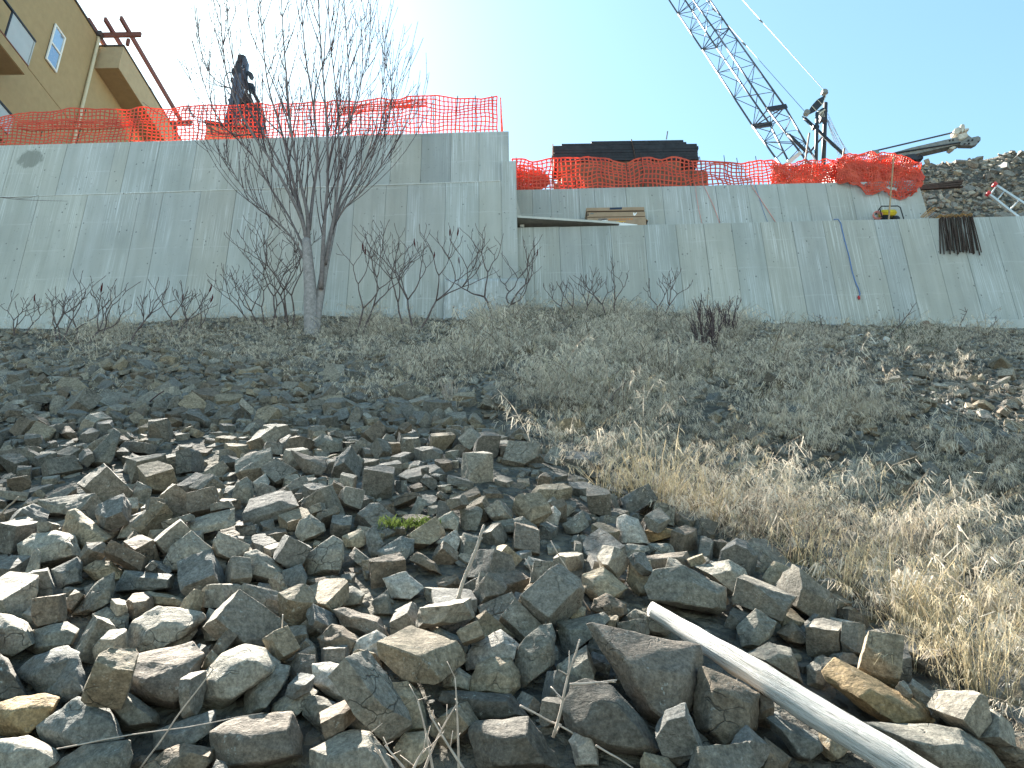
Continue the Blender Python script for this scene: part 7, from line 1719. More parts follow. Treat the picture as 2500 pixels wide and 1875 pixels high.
19 15 13 15 -531 1420 445 -93 27 8; 5 15 17 18 -886 1847 712 -97 -4 4; 0 11 14 13 -312 1789 674 -58 -21 77; 21 24 26 22 355 843 21 31 16 -26; 8 13 12 14 -611 1002 186 -31 59 -31; 12 31 27 24 -97 1041 229 -58 -53 -40
2 18 18 15 -141 842 90 29 92 -20; 3 17 18 21 -821 1620 571 4 26 -92; 8 20 20 20 -213 1532 508 18 5 -68; 10 25 25 21 -650 1488 503 96 -22 -17; 19 32 31 28 -579 1426 453 -79 -55 -13; 2 20 19 16 -531 1553 530 10 -57 -32
10 32 26 30 -53 662 -19 68 -36 8; 16 14 18 15 -1116 1815 698 27 1 10; 12 20 23 20 -400 1409 457 50 86 -3; 13 28 29 33 -441 1760 668 29 -2 13; 14 39 41 32 -776 1787 676 1 -31 94; 5 31 31 24 -56 1468 477 -10 81 -53
2 23 26 24 -465 832 98 -31 -42 72; 6 27 26 28 -553 1481 486 -10 24 -16; 5 12 11 12 -697 1693 614 -8 -86 50; 16 17 22 17 83 1020 182 -9 67 -46; 8 22 24 24 29 675 -14 12 3 -15; 6 25 23 21 -104 1110 271 68 -55 -47
5 28 22 25 413 896 52 25 -7 45; 20 20 15 16 -100 710 -3 -33 -87 -34; 13 19 17 22 409 939 76 -4 26 -96; 19 14 16 16 -968 1802 688 -44 34 63; 10 18 19 17 -968 1595 566 -26 -81 40; 16 13 14 14 96 961 141 14 -20 93
9 22 22 22 -884 1392 430 -92 -34 -12; 15 16 13 12 -46 1033 212 98 5 -1; 12 20 19 21 -1201 1607 572 -30 -91 -29; 1 25 21 18 -828 1704 619 -96 -17 5; 16 30 25 28 -324 1325 396 74 28 44; 0 18 22 21 50 980 168 -5 32 -94
16 12 12 13 -27 1398 430 28 -47 -82; 10 31 34 27 -509 1574 541 -53 10 -2; 6 33 42 34 -460 1282 380 8 2 98; 20 22 22 24 -172 1150 293 -24 62 37; 18 19 17 18 -318 886 135 -57 -34 -16; 3 19 16 17 -332 1359 407 4 -25 96
5 22 28 26 -1067 1498 502 -73 -63 -20; 1 24 22 23 -248 833 111 -26 44 23; 9 24 25 25 -599 1720 632 99 5 -10; 8 25 28 25 -781 1311 387 69 28 52; 9 24 26 20 -213 1177 309 1 -56 82; 4 28 25 31 -463 789 81 3 65 8
15 20 16 19 -709 1560 533 -68 9 -6; 13 21 21 21 -622 1406 444 28 10 -19; 1 31 30 28 -286 1707 622 -92 14 36; 10 18 18 18 -852 1536 527 38 -69 3; 4 34 37 33 -47 1047 232 64 -51 -53; 11 32 31 27 -417 956 210 16 -12 -6
12 22 23 17 -1021 1388 426 14 40 90; 13 10 10 11 140 1108 225 -2 -84 50; 1 22 21 19 -1051 1413 438 -94 -20 -6; 5 18 17 14 -404 1753 657 32 -48 -77; 10 26 24 25 -213 722 43 -79 21 45; 14 19 17 17 -296 1131 282 -31 92 23
20 19 19 20 -839 1550 533 2 27 -96; 6 24 21 20 -1175 1724 647 15 -10 10; 2 20 27 27 -1106 1744 658 -64 75 16; 15 25 25 22 -253 1055 253 -19 -64 -32; 3 24 27 19 -1321 1775 673 -51 -82 -23; 14 34 35 33 -1042 1710 650 -42 -74 29
15 30 27 25 -544 1229 331 14 27 -87; 0 21 17 19 -876 1446 469 23 -21 64; 3 18 14 17 -79 797 59 0 29 -24; 16 24 24 23 194 1097 212 -11 94 -34; 0 20 21 18 -158 1434 451 -80 59 -11"""
arr = [[int(v) for v in row.split()] for row in SETTLED.replace('\n', ';').split(';') if row.strip()]
hi = [bm_mesh(proto_bm(i, 3), 'rock') for i in range(NPROTO)]
for m_ in hi: m_.materials.append(M['rock'])
def tri_arrays(bm):
    bmesh.ops.triangulate(bm, faces=bm.faces)
    bm.verts.ensure_lookup_table()
    V = np.array([v.co[:] for v in bm.verts])
    bm.verts.index_update()
    F = np.array([[v.index for v in f.verts] for f in bm.faces])
    bm.free()
    return V, F
mid = [tri_arrays(proto_bm(i, 2)) for i in range(NPROTO)]
low = [tri_arrays(proto_bm(i, 0)) for i in range(NPROTO)]
rk = random.Random(314)
FILL = [('grey', (0.159, 0.144, 0.120)), ('grey', (0.177, 0.161, 0.133)), ('grey', (0.144, 0.134, 0.117)), ('blue-grey', (0.132, 0.129, 0.117)), ('pale', (0.218, 0.196, 0.160)), ('tan', (0.204, 0.168, 0.120)), ('brown', (0.136, 0.110, 0.084))]
items = []
for row in arr:
    i = int(row[0])
    s = Vector(row[1:4]) / 200.0
    l = Vector(row[4:7]) / 200.0
    qx, qy, qz = (v / 100.0 for v in row[7:10])
    q = Quaternion((math.sqrt(max(0.0, 1 - qx * qx - qy * qy - qz * qz)), qx, qy, qz)).normalized()
    px, py, d = proj(l)
    items.append((s.length / d, i, s, l, q, px, py))
items.sort(key=lambda t: -t[0])
HPX = []
for (reg, tone, lab, outl) in HERO:
    ox, oy, sc = REG[reg]
    q = [tuple(float(c) * 10 for c in w.split(',')) for w in outl.split()]
    short = lab
    for cut in (', ', ' with ', ' left of ', ' right of ', ' above ', ' below ', ' behind ', ' beside ', ' touching ', ' tucked '):
        if short.index(cut) > 12 if cut in short else False:
            short = short.split(cut)[0]
    HPX.append((ox + sum(a for a, b in q) / len(q) / sc, oy + sum(b for a, b in q) / len(q) / sc, ' '.join(short.split()[:9])))
n_obj = max(0, 298 - len(HERO))
rub = []
for k, (_, i, s, l, q, px, py) in enumerate(items):
    nm, tone = rk.choice(FILL)
    f = rk.uniform(0.85, 1.15)
    tone = (tone[0] * f, tone[1] * f, tone[2] * f)
    if k < n_obj:
        o = bpy.data.objects.new('rock', hi[i])
        COL.objects.link(o)
        o.location = l
        o.rotation_mode = 'QUATERNION'
        o.rotation_quaternion = q
        o.scale = s
        o.color = (*tone, 1)
        hx, hy, hs, dist = min(((a_, b_, c_, math.hypot(a_ - px, b_ - py)) for a_, b_, c_ in HPX), key=lambda t: t[3])
        zone = 'upper shaded' if py < 1180 else ('left' if px < 830 else ('middle' if px < 1500 else 'log side'))
        if dist < 170:
            rel = ('right of' if px > hx else 'left of') if abs(px - hx) > abs(py - hy) else ('below' if py > hy else 'above')
            lab = 'smaller %s rock just %s the %s' % (nm, rel, hs)
        else:
            lab = {'upper shaded': 'smaller %s rock among many in the upper, shaded part of the pile', 'left': 'smaller %s rock wedged between larger ones at the left of the pile',
               'middle': 'smaller %s rock wedged between larger ones in the middle of the pile', 'log side': 'smaller %s rock wedged between larger ones around the bleached log'}[zone] % nm
        tag(o, lab, 'rock', 'smaller rocks between the large ones')
    else:
        rub.append((mid[i], Matrix.LocRotScale(l, q, s), tone))

def merge_rocks(name, lst, label):
    Vs, Fs, Ts = [], [], []
    b = 0
    for (V, F), m, tone in lst:
        A = np.array(m)
        Vs.append(V @ A[:3, :3].T + A[:3, 3])
        Fs.append(F + b)
        b += len(V)
        Ts.append(np.tile(np.array(tone), (len(V), 1)))
    V, F, T = np.concatenate(Vs), np.concatenate(Fs), np.concatenate(Ts)
    me = bpy.data.meshes.new(name)
    nf = len(F)
    me.vertices.add(len(V)); me.vertices.foreach_set('co', V.astype(np.float32).ravel())
    me.loops.add(nf * 3); me.loops.foreach_set('vertex_index', F.astype(np.int32).ravel())
    me.polygons.add(nf); me.polygons.foreach_set('loop_start', np.arange(0, nf * 3, 3, dtype=np.int32))
    at = me.attributes.new('tone', 'FLOAT_COLOR', 'POINT')
    c = np.ones((len(V), 4), np.float32); c[:, :3] = T
    at.data.foreach_set('color', c.ravel())
    me.update(calc_edges=True)
    me.shade_flat()
    o = put(name, me, M['rubble'])
    return tag(o, label, None, None, 'stuff')
merge_rocks('rubble', rub, 'small loose rocks filling the pile')

def flat_on(x, y, z, n, s, flat, rnd, tilt=0.35):
    nn = (n + Vector((rnd.gauss(0, tilt), rnd.gauss(0, tilt), rnd.gauss(0, tilt * .5)))).normalized()
    q = nn.to_track_quat('Z', 'Y') @ Quaternion((0, 0, 1), rnd.uniform(0, 6.28))
    return Matrix.LocRotScale(Vector((x, y, z)) + nn * s * flat * 0.18, q, Vector((s * rnd.uniform(.8, 1.3), s * rnd.uniform(.7, 1.1), s * flat)))

def tone_pick(rnd, dark=1.0):
    nm, t = rnd.choice(FILL)
    f = rnd.uniform(0.8, 1.2) * dark
    return (t[0] * f, t[1] * f, t[2] * f)

shards = []
tries = 0
while len(shards) < 23000 and tries < 130000:
    tries += 1
    y = 2.6 + 15.2 * rk.random() ** 0.75
    hw = 1.0 * (y * 0.95 + 1.2)
    x = rk.uniform(-hw, hw)
    z = G(x, y)
    px, py, d = proj(Vector((x, y, z)))
    if not (-600 < px < 3150 and py < 2000): continue
    bx = float(np.interp(py, [800, 880, 940, 1040, 1160, 1260, 1420, 1560, 1800], [1150, 980, 1000, 1160, 1420, 1600, 1980, 2150, 2500]))
    rx = float(np.interp(py, [790, 900, 1000, 1080, 1150], [1780, 1930, 2120, 2320, 2600]))
    s = min(0.30, max(0.03, rk.lognormvariate(math.log(0.070), 0.48)))
    if px < bx:
        pr_ = 1.0 if py > 870 else 0.55
        if 860 < py < 1010: s *= 1.55
        elif py <= 860: s *= 1.2
        if py > 1060: s *= 0.7; pr_ = 0.10
    elif px > rx:
        pr_ = 0.9
        s *= 1.0
    else:
        pr_ = 0.34; s *= 1.35
    if y > 8.5: s = min(s, 0.21)
    if rk.random() > pr_: continue
    flat = rk.uniform(0.4, 1.0)
    shards.append((low[rk.randrange(NPROTO)], flat_on(x, y, z, gnormal(x, y), s, flat, rk), tone_pick(rk, 1.22 if y > 8.5 else 1.05)))
# stones that shrink gradually uphill between the pile and the wall
for _ in range(2600):
    y = 8.0 + 8.5 * rk.random()
    x = rk.uniform(-0.80 * (y + 1.2), 0.80 * (y + 1.2))
    z = G(x, y)
    px, py, d = proj(Vector((x, y, z)))
    bx = float(np.interp(py, [800, 880, 940, 1040], [1000, 980, 1000, 1160]))
    if not (-120 < px < 2620): continue
    if px > bx and not (px > 1800 and rk.random() < 0.35) and rk.random() > 0.10: continue
    if rk.random() > (14.5 - y) / 5.5: continue
    s = min(0.34, rk.lognormvariate(math.log(0.19 - 0.012 * (y - 8)), 0.35))
    m_ = flat_on(x, y, z, gnormal(x, y), s, rk.uniform(0.6, 1.1), rk, 0.55)
    m_.translation += gnormal(x, y) * s * 0.12
    shards.append((low[rk.randrange(NPROTO)], m_, tone_pick(rk, 1.12)))
merge_rocks('gravel', shards, 'small broken stones covering the slope')

hr = []
for _ in range(3800):
    x, y = rk.uniform(xe_t - 0.1, 22), rk.uniform(HY0 + 0.2, HY + 1.2)
    s = min(0.6, max(0.06, rk.lognormvariate(math.log(0.14), 0.5)))
    z = hill_z(x, y)
    hr.append((low[rk.randrange(NPROTO)], flat_on(x, y, z, Vector((0, -.7, .7)), s, rk.uniform(.5, .95), rk, 0.6), tone_pick(rk, 1.5)))
merge_rocks('rubble', hr, 'broken rock covering the hillside at the right')
for (px, py, s, lab) in ((1068, 312, .34, 'dirt clod on top of the tall wall behind the net'), (1115, 317, .24, 'smaller dirt clod on top of the tall wall near its end')):
    p = atY(px, py, 18.9)
    o = put('dirt_clod', hi[3], None)
    o.location = Vector((p.x, 18.9, lt_top(p.x) + 0.02)); o.scale = (s, s, s * 1.3)
    o.color = (0.16, 0.10, 0.07, 1)
    tag(o, lab, 'clod')

# ------------------------------------------------------------------ log, sticks, stump, litter
def bent(a, b, n, amp, seed, sag=0.0):
    a, b = Vector(a), Vector(b)
    L = (b - a).length
    out = []
    for i in range(n + 1):
        t = i / n
        q = Vector((seed * 3.3, t * 3.1, 0.5))
        w = math.sin(t * math.pi)
        out.append(a.lerp(b, t) + Vector((noise.noise(q), noise.noise(q + Vector((5, 0, 0))), noise.noise(q + Vector((0, 0, 8))))) * amp * L * (0.3 + w) + Vector((0, 0, -sag * w)))
    return out

lg0, lg1 = ghit(1590, 1488, 0.16), ghit(2330, 1945, 0.30)
axis = (lg1 - lg0)
L_ = axis.length
mlog = MB()
NL = 60
pth = [lg0 + axis * (i / NL) + Vector((noise.noise(Vector((i * .09, 0, 0))), noise.noise(Vector((0, i * .09, 4))), noise.noise(Vector((3, 0, i * .09))))) * 0.010 for i in range(NL + 1)]
mlog.tube(pth, [0.036 + 0.018 * min(1, i / 26) + 0.004 * noise.noise(Vector((i * .2, 9, 9))) for i in range(NL + 1)], 30)
me = mlog.mesh('log')
# put the grain along the log: the mesh is rebuilt in a frame whose z runs along it
zax = axis.normalized()
rotm = zax.to_track_quat('Z', 'X').to_matrix().to_4x4()
fr_ = Matrix.Translation(lg0) @ rotm
me.transform(fr_.inverted())
for v in me.vertices:
    a_ = math.atan2(v.co.y, v.co.x)
    k_ = 1 + 0.12 * noise.noise(Vector((math.cos(a_) * 2.2, math.sin(a_) * 2.2, v.co.z * 0.9))) + 0.07 * noise.noise(Vector((math.cos(a_) * 7, math.sin(a_) * 7, v.co.z * 1.6))) + 0.05 * noise.noise(Vector((math.cos(a_) * 2, math.sin(a_) * 2, v.co.z * 7)))
    v.co.x *= k_ * 1.08
    v.co.y *= k_ * 0.74
lo_ = put('log', me, M['log'], None, True)
lo_.matrix_world = fr_
tag(lo_, 'long bleached white log lying across the rocks at the lower right', 'log')

def stick(label, a, b, r0, r1, seed, mat='branch_wood', name='stick', amp=0.03, n=8, forks=0):
    pts = bent(a, b, n, amp, seed)
    m = MB().tube(pts, [r0 + (r1 - r0) * i / n for i in range(n + 1)], 7)
    r = random.Random(seed)
    for f in range(forks):
        i = r.randint(2, n - 1)
        d = (pts[i] - pts[i - 1]).normalized()
        sd = Vector((r.uniform(-1, 1), r.uniform(-.5, .5), r.uniform(-.3, 1))).normalized()
        e = pts[i] + (d * 0.7 + sd).normalized() * (Vector(b) - Vector(a)).length * r.uniform(0.08, 0.25)
        m.tube(bent(pts[i], e, 4, 0.04, seed + f + 1), [r1 * 1.2, r1, r1 * .9, r1 * .8, r1 * .6], 5)
    o = put(name, m, M[mat], None, True)
    return tag(o, label, 'stick')
def toward(px, py, p, lift=0.0):
    """point on the ray of a pixel at the depth of p"""
    d = ray(px, py)
    return d * ((p.dot(FWD) - lift) / d.dot(FWD))
s0 = ghit(1113, 1478, 0.10)
s1 = toward(1182, 1283, s0 + Vector((0, 0.12, 0)), -0.12)
stick('thin bare stick leaning on the rocks in the middle of the pile', s0, s1, 0.011, 0.008, 3)
s0 = ghit(1445, 1800, 0.2); s0 = toward(1402, 1780, s0)
stick('forked dry twig standing left of the triangular boulder', toward(1350, 1800, ghit(1400, 1780, 0.28)), toward(1415, 1560, ghit(1400, 1780, 0.28)), 0.006, 0.003, 8, 'dead_stem', forks=4)
g_ = ghit(1400, 1690, 0.30)
stick('pale twig lying flat left of the triangular boulder', toward(1390, 1672, g_), toward(1506, 1660, g_), 0.006, 0.003, 9, 'dead_stem', forks=3)
g_ = ghit(1330, 1760, 0.30)
stick('thin twig slanting over the dark bottom boulders', toward(1270, 1722, g_), toward(1398, 1790, g_), 0.004, 0.003, 10, 'dead_stem', forks=2)
stick('thin twig reaching the bottom edge by the pale tan rock', toward(1455, 1820, g_), toward(1545, 1875, g_), 0.004, 0.003, 12, 'dead_stem')
g_ = ghit(340, 1745, 0.32)
stick('long straw-coloured stem slanting over the lower left rocks', toward(340, 1880, g_), toward(522, 1632, g_), 0.0035, 0.0025, 14, 'dead_stem', amp=0.01)
stick('long thin stem crossing the lower left rocks sideways', toward(140, 1828, g_), toward(640, 1742, g_), 0.003, 0.0015, 15, 'dead_stem', amp=0.02)
g_ = ghit(690, 1530, 0.25)
stick('short grey twig upright in a dark gap left of centre', toward(686, 1592, g_), toward(690, 1500, g_), 0.005, 0.003, 16, 'dead_stem')
g_ = ghit(1340, 1400, 0.22)
stick('pale stem leaning over the crest rocks, right of the thin stick', toward(1440, 1490, g_), toward(1345, 1320, g_), 0.005, 0.003, 17, 'dead_stem')
stick('second pale stem beside it, curving over the sunlit rounded rock', toward(1330, 1490, g_), toward(1280, 1362, g_), 0.004, 0.003, 18, 'dead_stem', amp=0.10)
g_ = ghit(40, 1050, 0.1)
stick('small white forked twig on the shaded scree at the left edge', toward(45, 1075, g_), toward(26, 1048, g_), 0.010, 0.008, 19, 'dead_stem', forks=1)
g_ = ghit(20, 1240, 0.15)
stick('broken grey-brown stick at the left edge of the scree', toward(0, 1258, g_), toward(45, 1212, g_), 0.008, 0.005, 20)
g_ = ghit(350, 990, 0.06)
stick('long dark stick lying on the upper left scree', toward(300, 1020, g_), toward(400, 955, g_), 0.012, 0.008, 22, 'twig')
# dead weeds at the bottom edge
gw = ghit(1010, 1840, 0.30)
for k, (pts, lab) in enumerate((([(1030, 1900), (1060, 1800), (1118, 1715)], 'thick white dead weed stem slanting right at the bottom edge'),
                 ([(1120, 1900), (1119, 1760), (1111, 1655)], 'tallest upright dead weed stem at the bottom edge'),
                 ([(1060, 1900), (1045, 1800), (1020, 1710)], 'upright dead weed stem left of the slanting one'),
                 ([(1140, 1890), (1080, 1800), (1050, 1745)], 'dead weed stem leaning left across the slanting one'),
                 ([(960, 1900), (930, 1840), (898, 1795)], 'curved white dead stem over the pale mottled boulder'),
                 ([(990, 1880), (965, 1850), (940, 1820)], 'short broken dead stem beside the curved white one'),
                 ([(1005, 1890), (1020, 1850), (1035, 1830)], 'small dead stem in front of the square tan rock'))):
    p3 = [toward(x, y, gw, 0.03 * k) for x, y in pts]
    a_, b_, c_ = p3
    path = [a_.lerp(b_, t).lerp(b_.lerp(c_, t), t) for t in [i / 8 for i in range(9)]]
    m = MB().tube(path, [0.0055 - 0.0004 * i for i in range(9)], 6)
    r = random.Random(k)
    for f in range(4):
        q = path[r.randint(2, 8)]
        m.tube([q, q + Vector((r.uniform(-.05, .05), r.uniform(-.02, .02), r.uniform(.01, .06)))], [0.002, 0.001], 4)
    tag(put('dead_weed', m, M['dead_stem'], None, True), lab, 'dead weed', 'dead weeds at the bottom edge')

def lumpy(name, p, r, sx, sz, mat, seed):
    m = MB()
    n = 12
    for j in range(6):
        for i in range(n):
            a = 2 * math.pi * i / n
            k = r * (1.0 - 0.08 * j) * (1 + 0.18 * noise.noise(Vector((math.cos(a) * 1.5, math.sin(a) * 1.5, j * .6 + seed))))
            m.v.append((p[0] + k * sx * math.cos(a), p[1] + k * math.sin(a), p[2] - 0.1 + (sz + 0.1) * j / 5 + 0.03 * noise.noise(Vector((i, j, seed)))))
    for j in range(5):
        for i in range(n):
            m.f.append((j*n + i, j*n + (i+1) % n, (j+1)*n + (i+1) % n, (j+1)*n + i))
    m.f.append(tuple(5*n + i for i in range(n)))
    return put(name, m, M[mat])
sp_ = ghit(2262, 808)
tag(lumpy('tree_stump', sp_, 0.17, 1.0, 0.24, 'stump', 2), 'small brown stump at the foot of the lower right wall', 'stump')
for (px, py, w_, h_, lab) in ((1895, 791, 0.16, 0.07, 'white scrap by the right wall foot'), (2085, 824, 0.42, 0.03, 'long white strip of litter below the right wall'), (2165, 837, 0.10, 0.10, 'crumpled white litter in the moss below the right wall'), (1105, 805, 0.20, 0.03, 'thin white strip in the grass below the footing block'), (2000, 845, 0.14, 0.05, 'pale litter on the right scree'), (925, 785, 0.36, 0.2, 'pale concrete fragment against the tall wall foot')):
    p = ghit(px, py)
    me = MB().box((-w_ / 2, -0.04, -0.01), (w_ / 2, 0.04, h_)).mesh('litter')
    bm = bmesh.new(); bm.from_mesh(me); bmesh.ops.subdivide_edges(bm, edges=bm.edges, cuts=3, use_grid_fill=True)
    for v in bm.verts: v.co += Vector((noise.noise(v.co * 9 + Vector((px, 0, 0))), noise.noise(v.co * 9 + Vector((0, px, 0))), noise.noise(v.co * 9))) * 0.03
    bm.to_mesh(me); bm.free()
    o = put('litter', me, M['litter'] if 'concrete' not in lab else M['concrete'])
    o.location = p + Vector((0, 0, 0.02))
    o.rotation_euler = (0.4, random.Random(px).uniform(-.2, .2), random.Random(py).uniform(-.4, .4))
    tag(o, lab, 'fragment' if 'concrete' in lab else 'litter')

# ------------------------------------------------------------------ the bare tree
rtree = random.Random(42)
TB = ghit(760, 818)
TY = TB.y
def tp(px, py, dy=0.0):
    return atY(px, py, TY + dy)
tree = thing('bare_tree', 'tall leafless multi-stemmed tree in front of the left wall', 'tree', TB)
def smooth_path(ctrl, n):
    ctrl = [Vector(c) for c in ctrl]
    out = []
    m = len(ctrl) - 1
    for i in range(n + 1):
        t = i / n * m
        k = min(int(t), m - 1)
        f = t - k
        p0, p1, p2, p3 = ctrl[max(k-1, 0)], ctrl[k], ctrl[k+1], ctrl[min(k+2, m)]
        out.append(0.5 * ((2*p1) + (p2 - p0) * f + (2*p0 - 5*p1 + 4*p2 - p3) * f*f + (3*p1 - p0 - 3*p2 + p3) * f**3))
    return out
def shoot(m, p, d, L, r0, depth, rnd, bushy=False):
    """one upward-curving shoot with a few side twigs and buds"""
    n = 7 if depth == 0 else 4
    pts = [p]
    dd = d.normalized()
    for i in range(n):
        dd = (dd + Vector((rnd.gauss(0, .045), rnd.gauss(0, .045), 0.19 + rnd.gauss(0, .03)))).normalized()
        pts.append(pts[-1] + dd * L / n)
    m.tube(pts, [max(0.0045 if bushy else 0.0058, r0 * (1 - 0.75 * i / n)) for i in range(n + 1)], 5 if depth == 0 else 4)
    if depth < (2 if bushy else 1):
        for c in range(rnd.randint(3, 5) if bushy else rnd.randint(1, 3)):
            i = rnd.randint(1, n - 1)
            ax = pts[i] - pts[i-1]
            sd = ax.cross(Vector((rnd.uniform(-1, 1), rnd.uniform(-1, 1), rnd.uniform(-.3, .3)))).normalized()
            nd = (ax.normalized() + sd * rnd.uniform(0.35, 0.6)).normalized()
            shoot(m, pts[i], nd, L * rnd.uniform(0.2, 0.5), max(0.0045, r0 * 0.55), depth + 1, rnd, bushy)
    if not bushy:
        for i in range(1, n):
            if rnd.random() < 0.5:
                q = pts[i].lerp(pts[i - 1], rnd.random())
                sd = Vector((rnd.uniform(-1, 1), rnd.uniform(-1, 1), rnd.uniform(0, .9))).normalized()
                m.tube([q, q + sd * rnd.uniform(.02, .06)], [0.006, 0.004], 4)
# trunk: two stems from one butt
tr = MB().tube(smooth_path([tp(758, 840), tp(760, 815), tp(758, 760), tp(757, 700), tp(752, 640), tp(748, 585)], 16), [0.22, 0.19, 0.165, 0.155, 0.15, 0.146, 0.143, 0.14, 0.137, 0.133, 0.13, 0.125, 0.12, 0.115, 0.11, 0.10, 0.09], 14)
put('trunk', tr, M['bark'], tree, True)
tr2 = MB().tube(smooth_path([tp(766, 822, .05), tp(774, 765, .1), tp(784, 705, .12), tp(794, 645, .1), tp(805, 592, .1), tp(816, 545, .1)], 12), [0.13, 0.115, 0.105, 0.10, 0.096, 0.092, 0.088, 0.085, 0.082, 0.079, 0.075, 0.07, 0.065], 10)
put('trunk', tr2, M['bark'], tree, True)
stems = [  # control pixels, depth offsets, base radius
    ([(750, 600), (738, 540), (705, 470), (660, 390), (600, 300), (555, 190), (540, 60), (535, -60)], -0.3, 0.085),
    ([(748, 585), (735, 520), (715, 440), (690, 330), (655, 210), (640, 80), (630, -80)], 0.2, 0.08),
    ([(752, 590), (750, 520), (732, 440), (712, 330), (700, 200), (690, 60), (682, -120)], -0.1, 0.09),
    ([(755, 560), (765, 470), (775, 380), (765, 260), (745, 130), (735, 0), (728, -140)], 0.35, 0.075),
    ([(784, 705), (788, 620), (793, 530), (800, 440), (798, 320), (790, 200), (780, 60), (775, -100)], -0.25, 0.095),
    ([(810, 570), (826, 500), (842, 425), (852, 330), (852, 200), (846, 90), (835, -60)], 0.1, 0.07),
    ([(815, 550), (835, 500), (868, 440), (900, 370), (925, 270), (940, 150), (932, 60)], 0.3, 0.06),
    ([(815, 552), (840, 510), (885, 465), (930, 405), (962, 350), (978, 300)], -0.3, 0.05),
    ([(794, 645), (806, 585), (820, 490), (828, 380), (822, 240), (806, 100), (800, -40)], -0.2, 0.075),
    ([(745, 640), (720, 590), (680, 545), (630, 500), (590, 455), (560, 400), (545, 350)], -0.35, 0.05),
    ([(760, 640), (735, 590), (700, 520), (655, 450), (610, 370), (540, 300), (500, 210), (470, 100)], 0.3, 0.055),
    ([(735, 520), (700, 430), (640, 320), (580, 230), (520, 190), (490, 120), (480, 20)], -0.1, 0.05),
    ([(712, 330), (690, 260), (650, 160), (610, 70), (600, -40)], 0.4, 0.04),
    ([(765, 260), (780, 180), (815, 90), (830, -20)], -0.4, 0.035),
    ([(856, 300), (875, 220), (900, 120), (905, 20)], 0.3, 0.035),
    ([(905, 390), (930, 330), (955, 250), (952, 170)], -0.1, 0.03),
    ([(798, 420), (815, 350), (870, 260), (885, 150), (880, 40)], 0.45, 0.045),
    ([(640, 320), (590, 330), (545, 315), (505, 300)], 0.2, 0.02),
    ([(690, 330), (640, 280), (585, 200), (560, 100), (555, 20)], -0.45, 0.035),
]
for k, (ctl, dy, r0) in enumerate(stems):
    nn = len(ctl)
    cp = [tp(x, y, dy * min(1, i / 2.5)) for i, (x, y) in enumerate(ctl)]
    path = smooth_path(cp, 20)
    limb = MB().tube(path, [max(0.0115, 0.60 * r0 * (1 - 0.86 * (i / 20) ** 0.8)) for i in range(21)], 7)
    put('limb', limb, M['limb'], tree, True)
    tw = MB()
    ns = 16 if nn > 5 else 9
    for s_ in range(ns):
        i = int(4 + 15 * (s_ + rtree.random()) / ns)
        i = min(19, i)
        ax = (path[i + 1] - path[i]).normalized()
        side = ax.cross(Vector((0, 1, 0))).normalized() * rtree.choice((-1, 1)) + Vector((0, rtree.uniform(-.9, .9), 0))
        d = (ax * 0.95 + side.normalized() * rtree.uniform(0.22, 0.42)).normalized()
        shoot(tw, path[i], d, rtree.uniform(1.2, 3.6) * (1.15 - 0.5 * i / 20), max(0.007, r0 * 0.16), 0, rtree)
    tag(put('twigs', tw, M['twig'], tree), kind='stuff')

# ------------------------------------------------------------------ sumacs and bushes
def sumac(px, py, top_py, spread_px, label, seed, stems=3, heads=2, lean=0.0, mat='sumac', fine=1.0):
    rnd = random.Random(seed)
    base = ghit(px, py)
    pxm = 1.0 / (FPX / base.dot(FWD))
    H = (py - top_py) * pxm * 1.12
    S = spread_px * pxm
    root = thing('sumac_bush', label, 'shrub', base, 'leafless sumac shrubs at the wall foot')
    tips = []
    def grow(m, p, d, L, r, lev):
        n = 4
        pts = [p]
        for i in range(n):
            d = (d + Vector((rnd.gauss(0, .16), rnd.gauss(0, .16), 0.10 + rnd.gauss(0, .07)))).normalized()
            pts.append(pts[-1] + d * L / n)
        m.tube(pts, [max(0.0055, r * (1 - 0.28 * i / n)) for i in range(n + 1)], 5)
        if lev == 0:
            tips.append((pts[-1], d))
            m.tube([pts[-1], pts[-1] + (d + Vector((rnd.uniform(-.5, .5), rnd.uniform(-.5, .5), .3))).normalized() * 0.06], [0.007, 0.005], 4)
            return
        k = 2 if rnd.random() < 0.8 else 3
        for c in range(k):
            a = rnd.uniform(0, 6.28)
            sd = Vector((math.cos(a) * 1.2, math.sin(a) * 0.8, rnd.uniform(-.1, .3)))
            if c == 1: sd = -sd_prev + Vector((0, 0, .3))
            sd_prev = sd
            grow(m, pts[-1], (d + sd * 0.62).normalized(), L * rnd.uniform(0.62, 0.86), r * 0.70, lev - 1)
    for s_ in range(stems):
        m = MB()
        a = (s_ + 0.5) / stems * 2 - 1
        d = Vector((a * S / max(H, .1) * 0.55 + lean, rnd.uniform(-.35, .15), 0.9)).normalized()
        b = base + Vector((a * 0.12 * stems * 0.5, rnd.uniform(-.12, .12), -0.06))
        big = H > 1.25
        grow(m, b, d, H * (rnd.uniform(0.33, 0.42) if big else rnd.uniform(0.36, 0.46)), 0.0155 * fine * (0.75 + 0.35 * H), 4 if big else (3 if H > 0.7 else 2))
        put('stem', m, M[mat], root, True)
    rnd.shuffle(tips)
    for (p, d) in tips[:heads]:
        h = MB().tube([p, p + d * 0.03 + Vector((0, 0, .02)), p + d * 0.07 + Vector((0, 0, .06)), p + Vector((0, 0, .16)) + d * .05], [0.008, 0.018, 0.017, 0.005], 7)
        put('seed_head', h, M['seedhead'], root, True)
    return root
sumac(45, 822, 735, 90, 'low sumac shrub at the far left foot of the wall', 1, 3, 1)
sumac(140, 835, 706, 110, 'second sumac shrub from the left edge', 2, 3, 0)
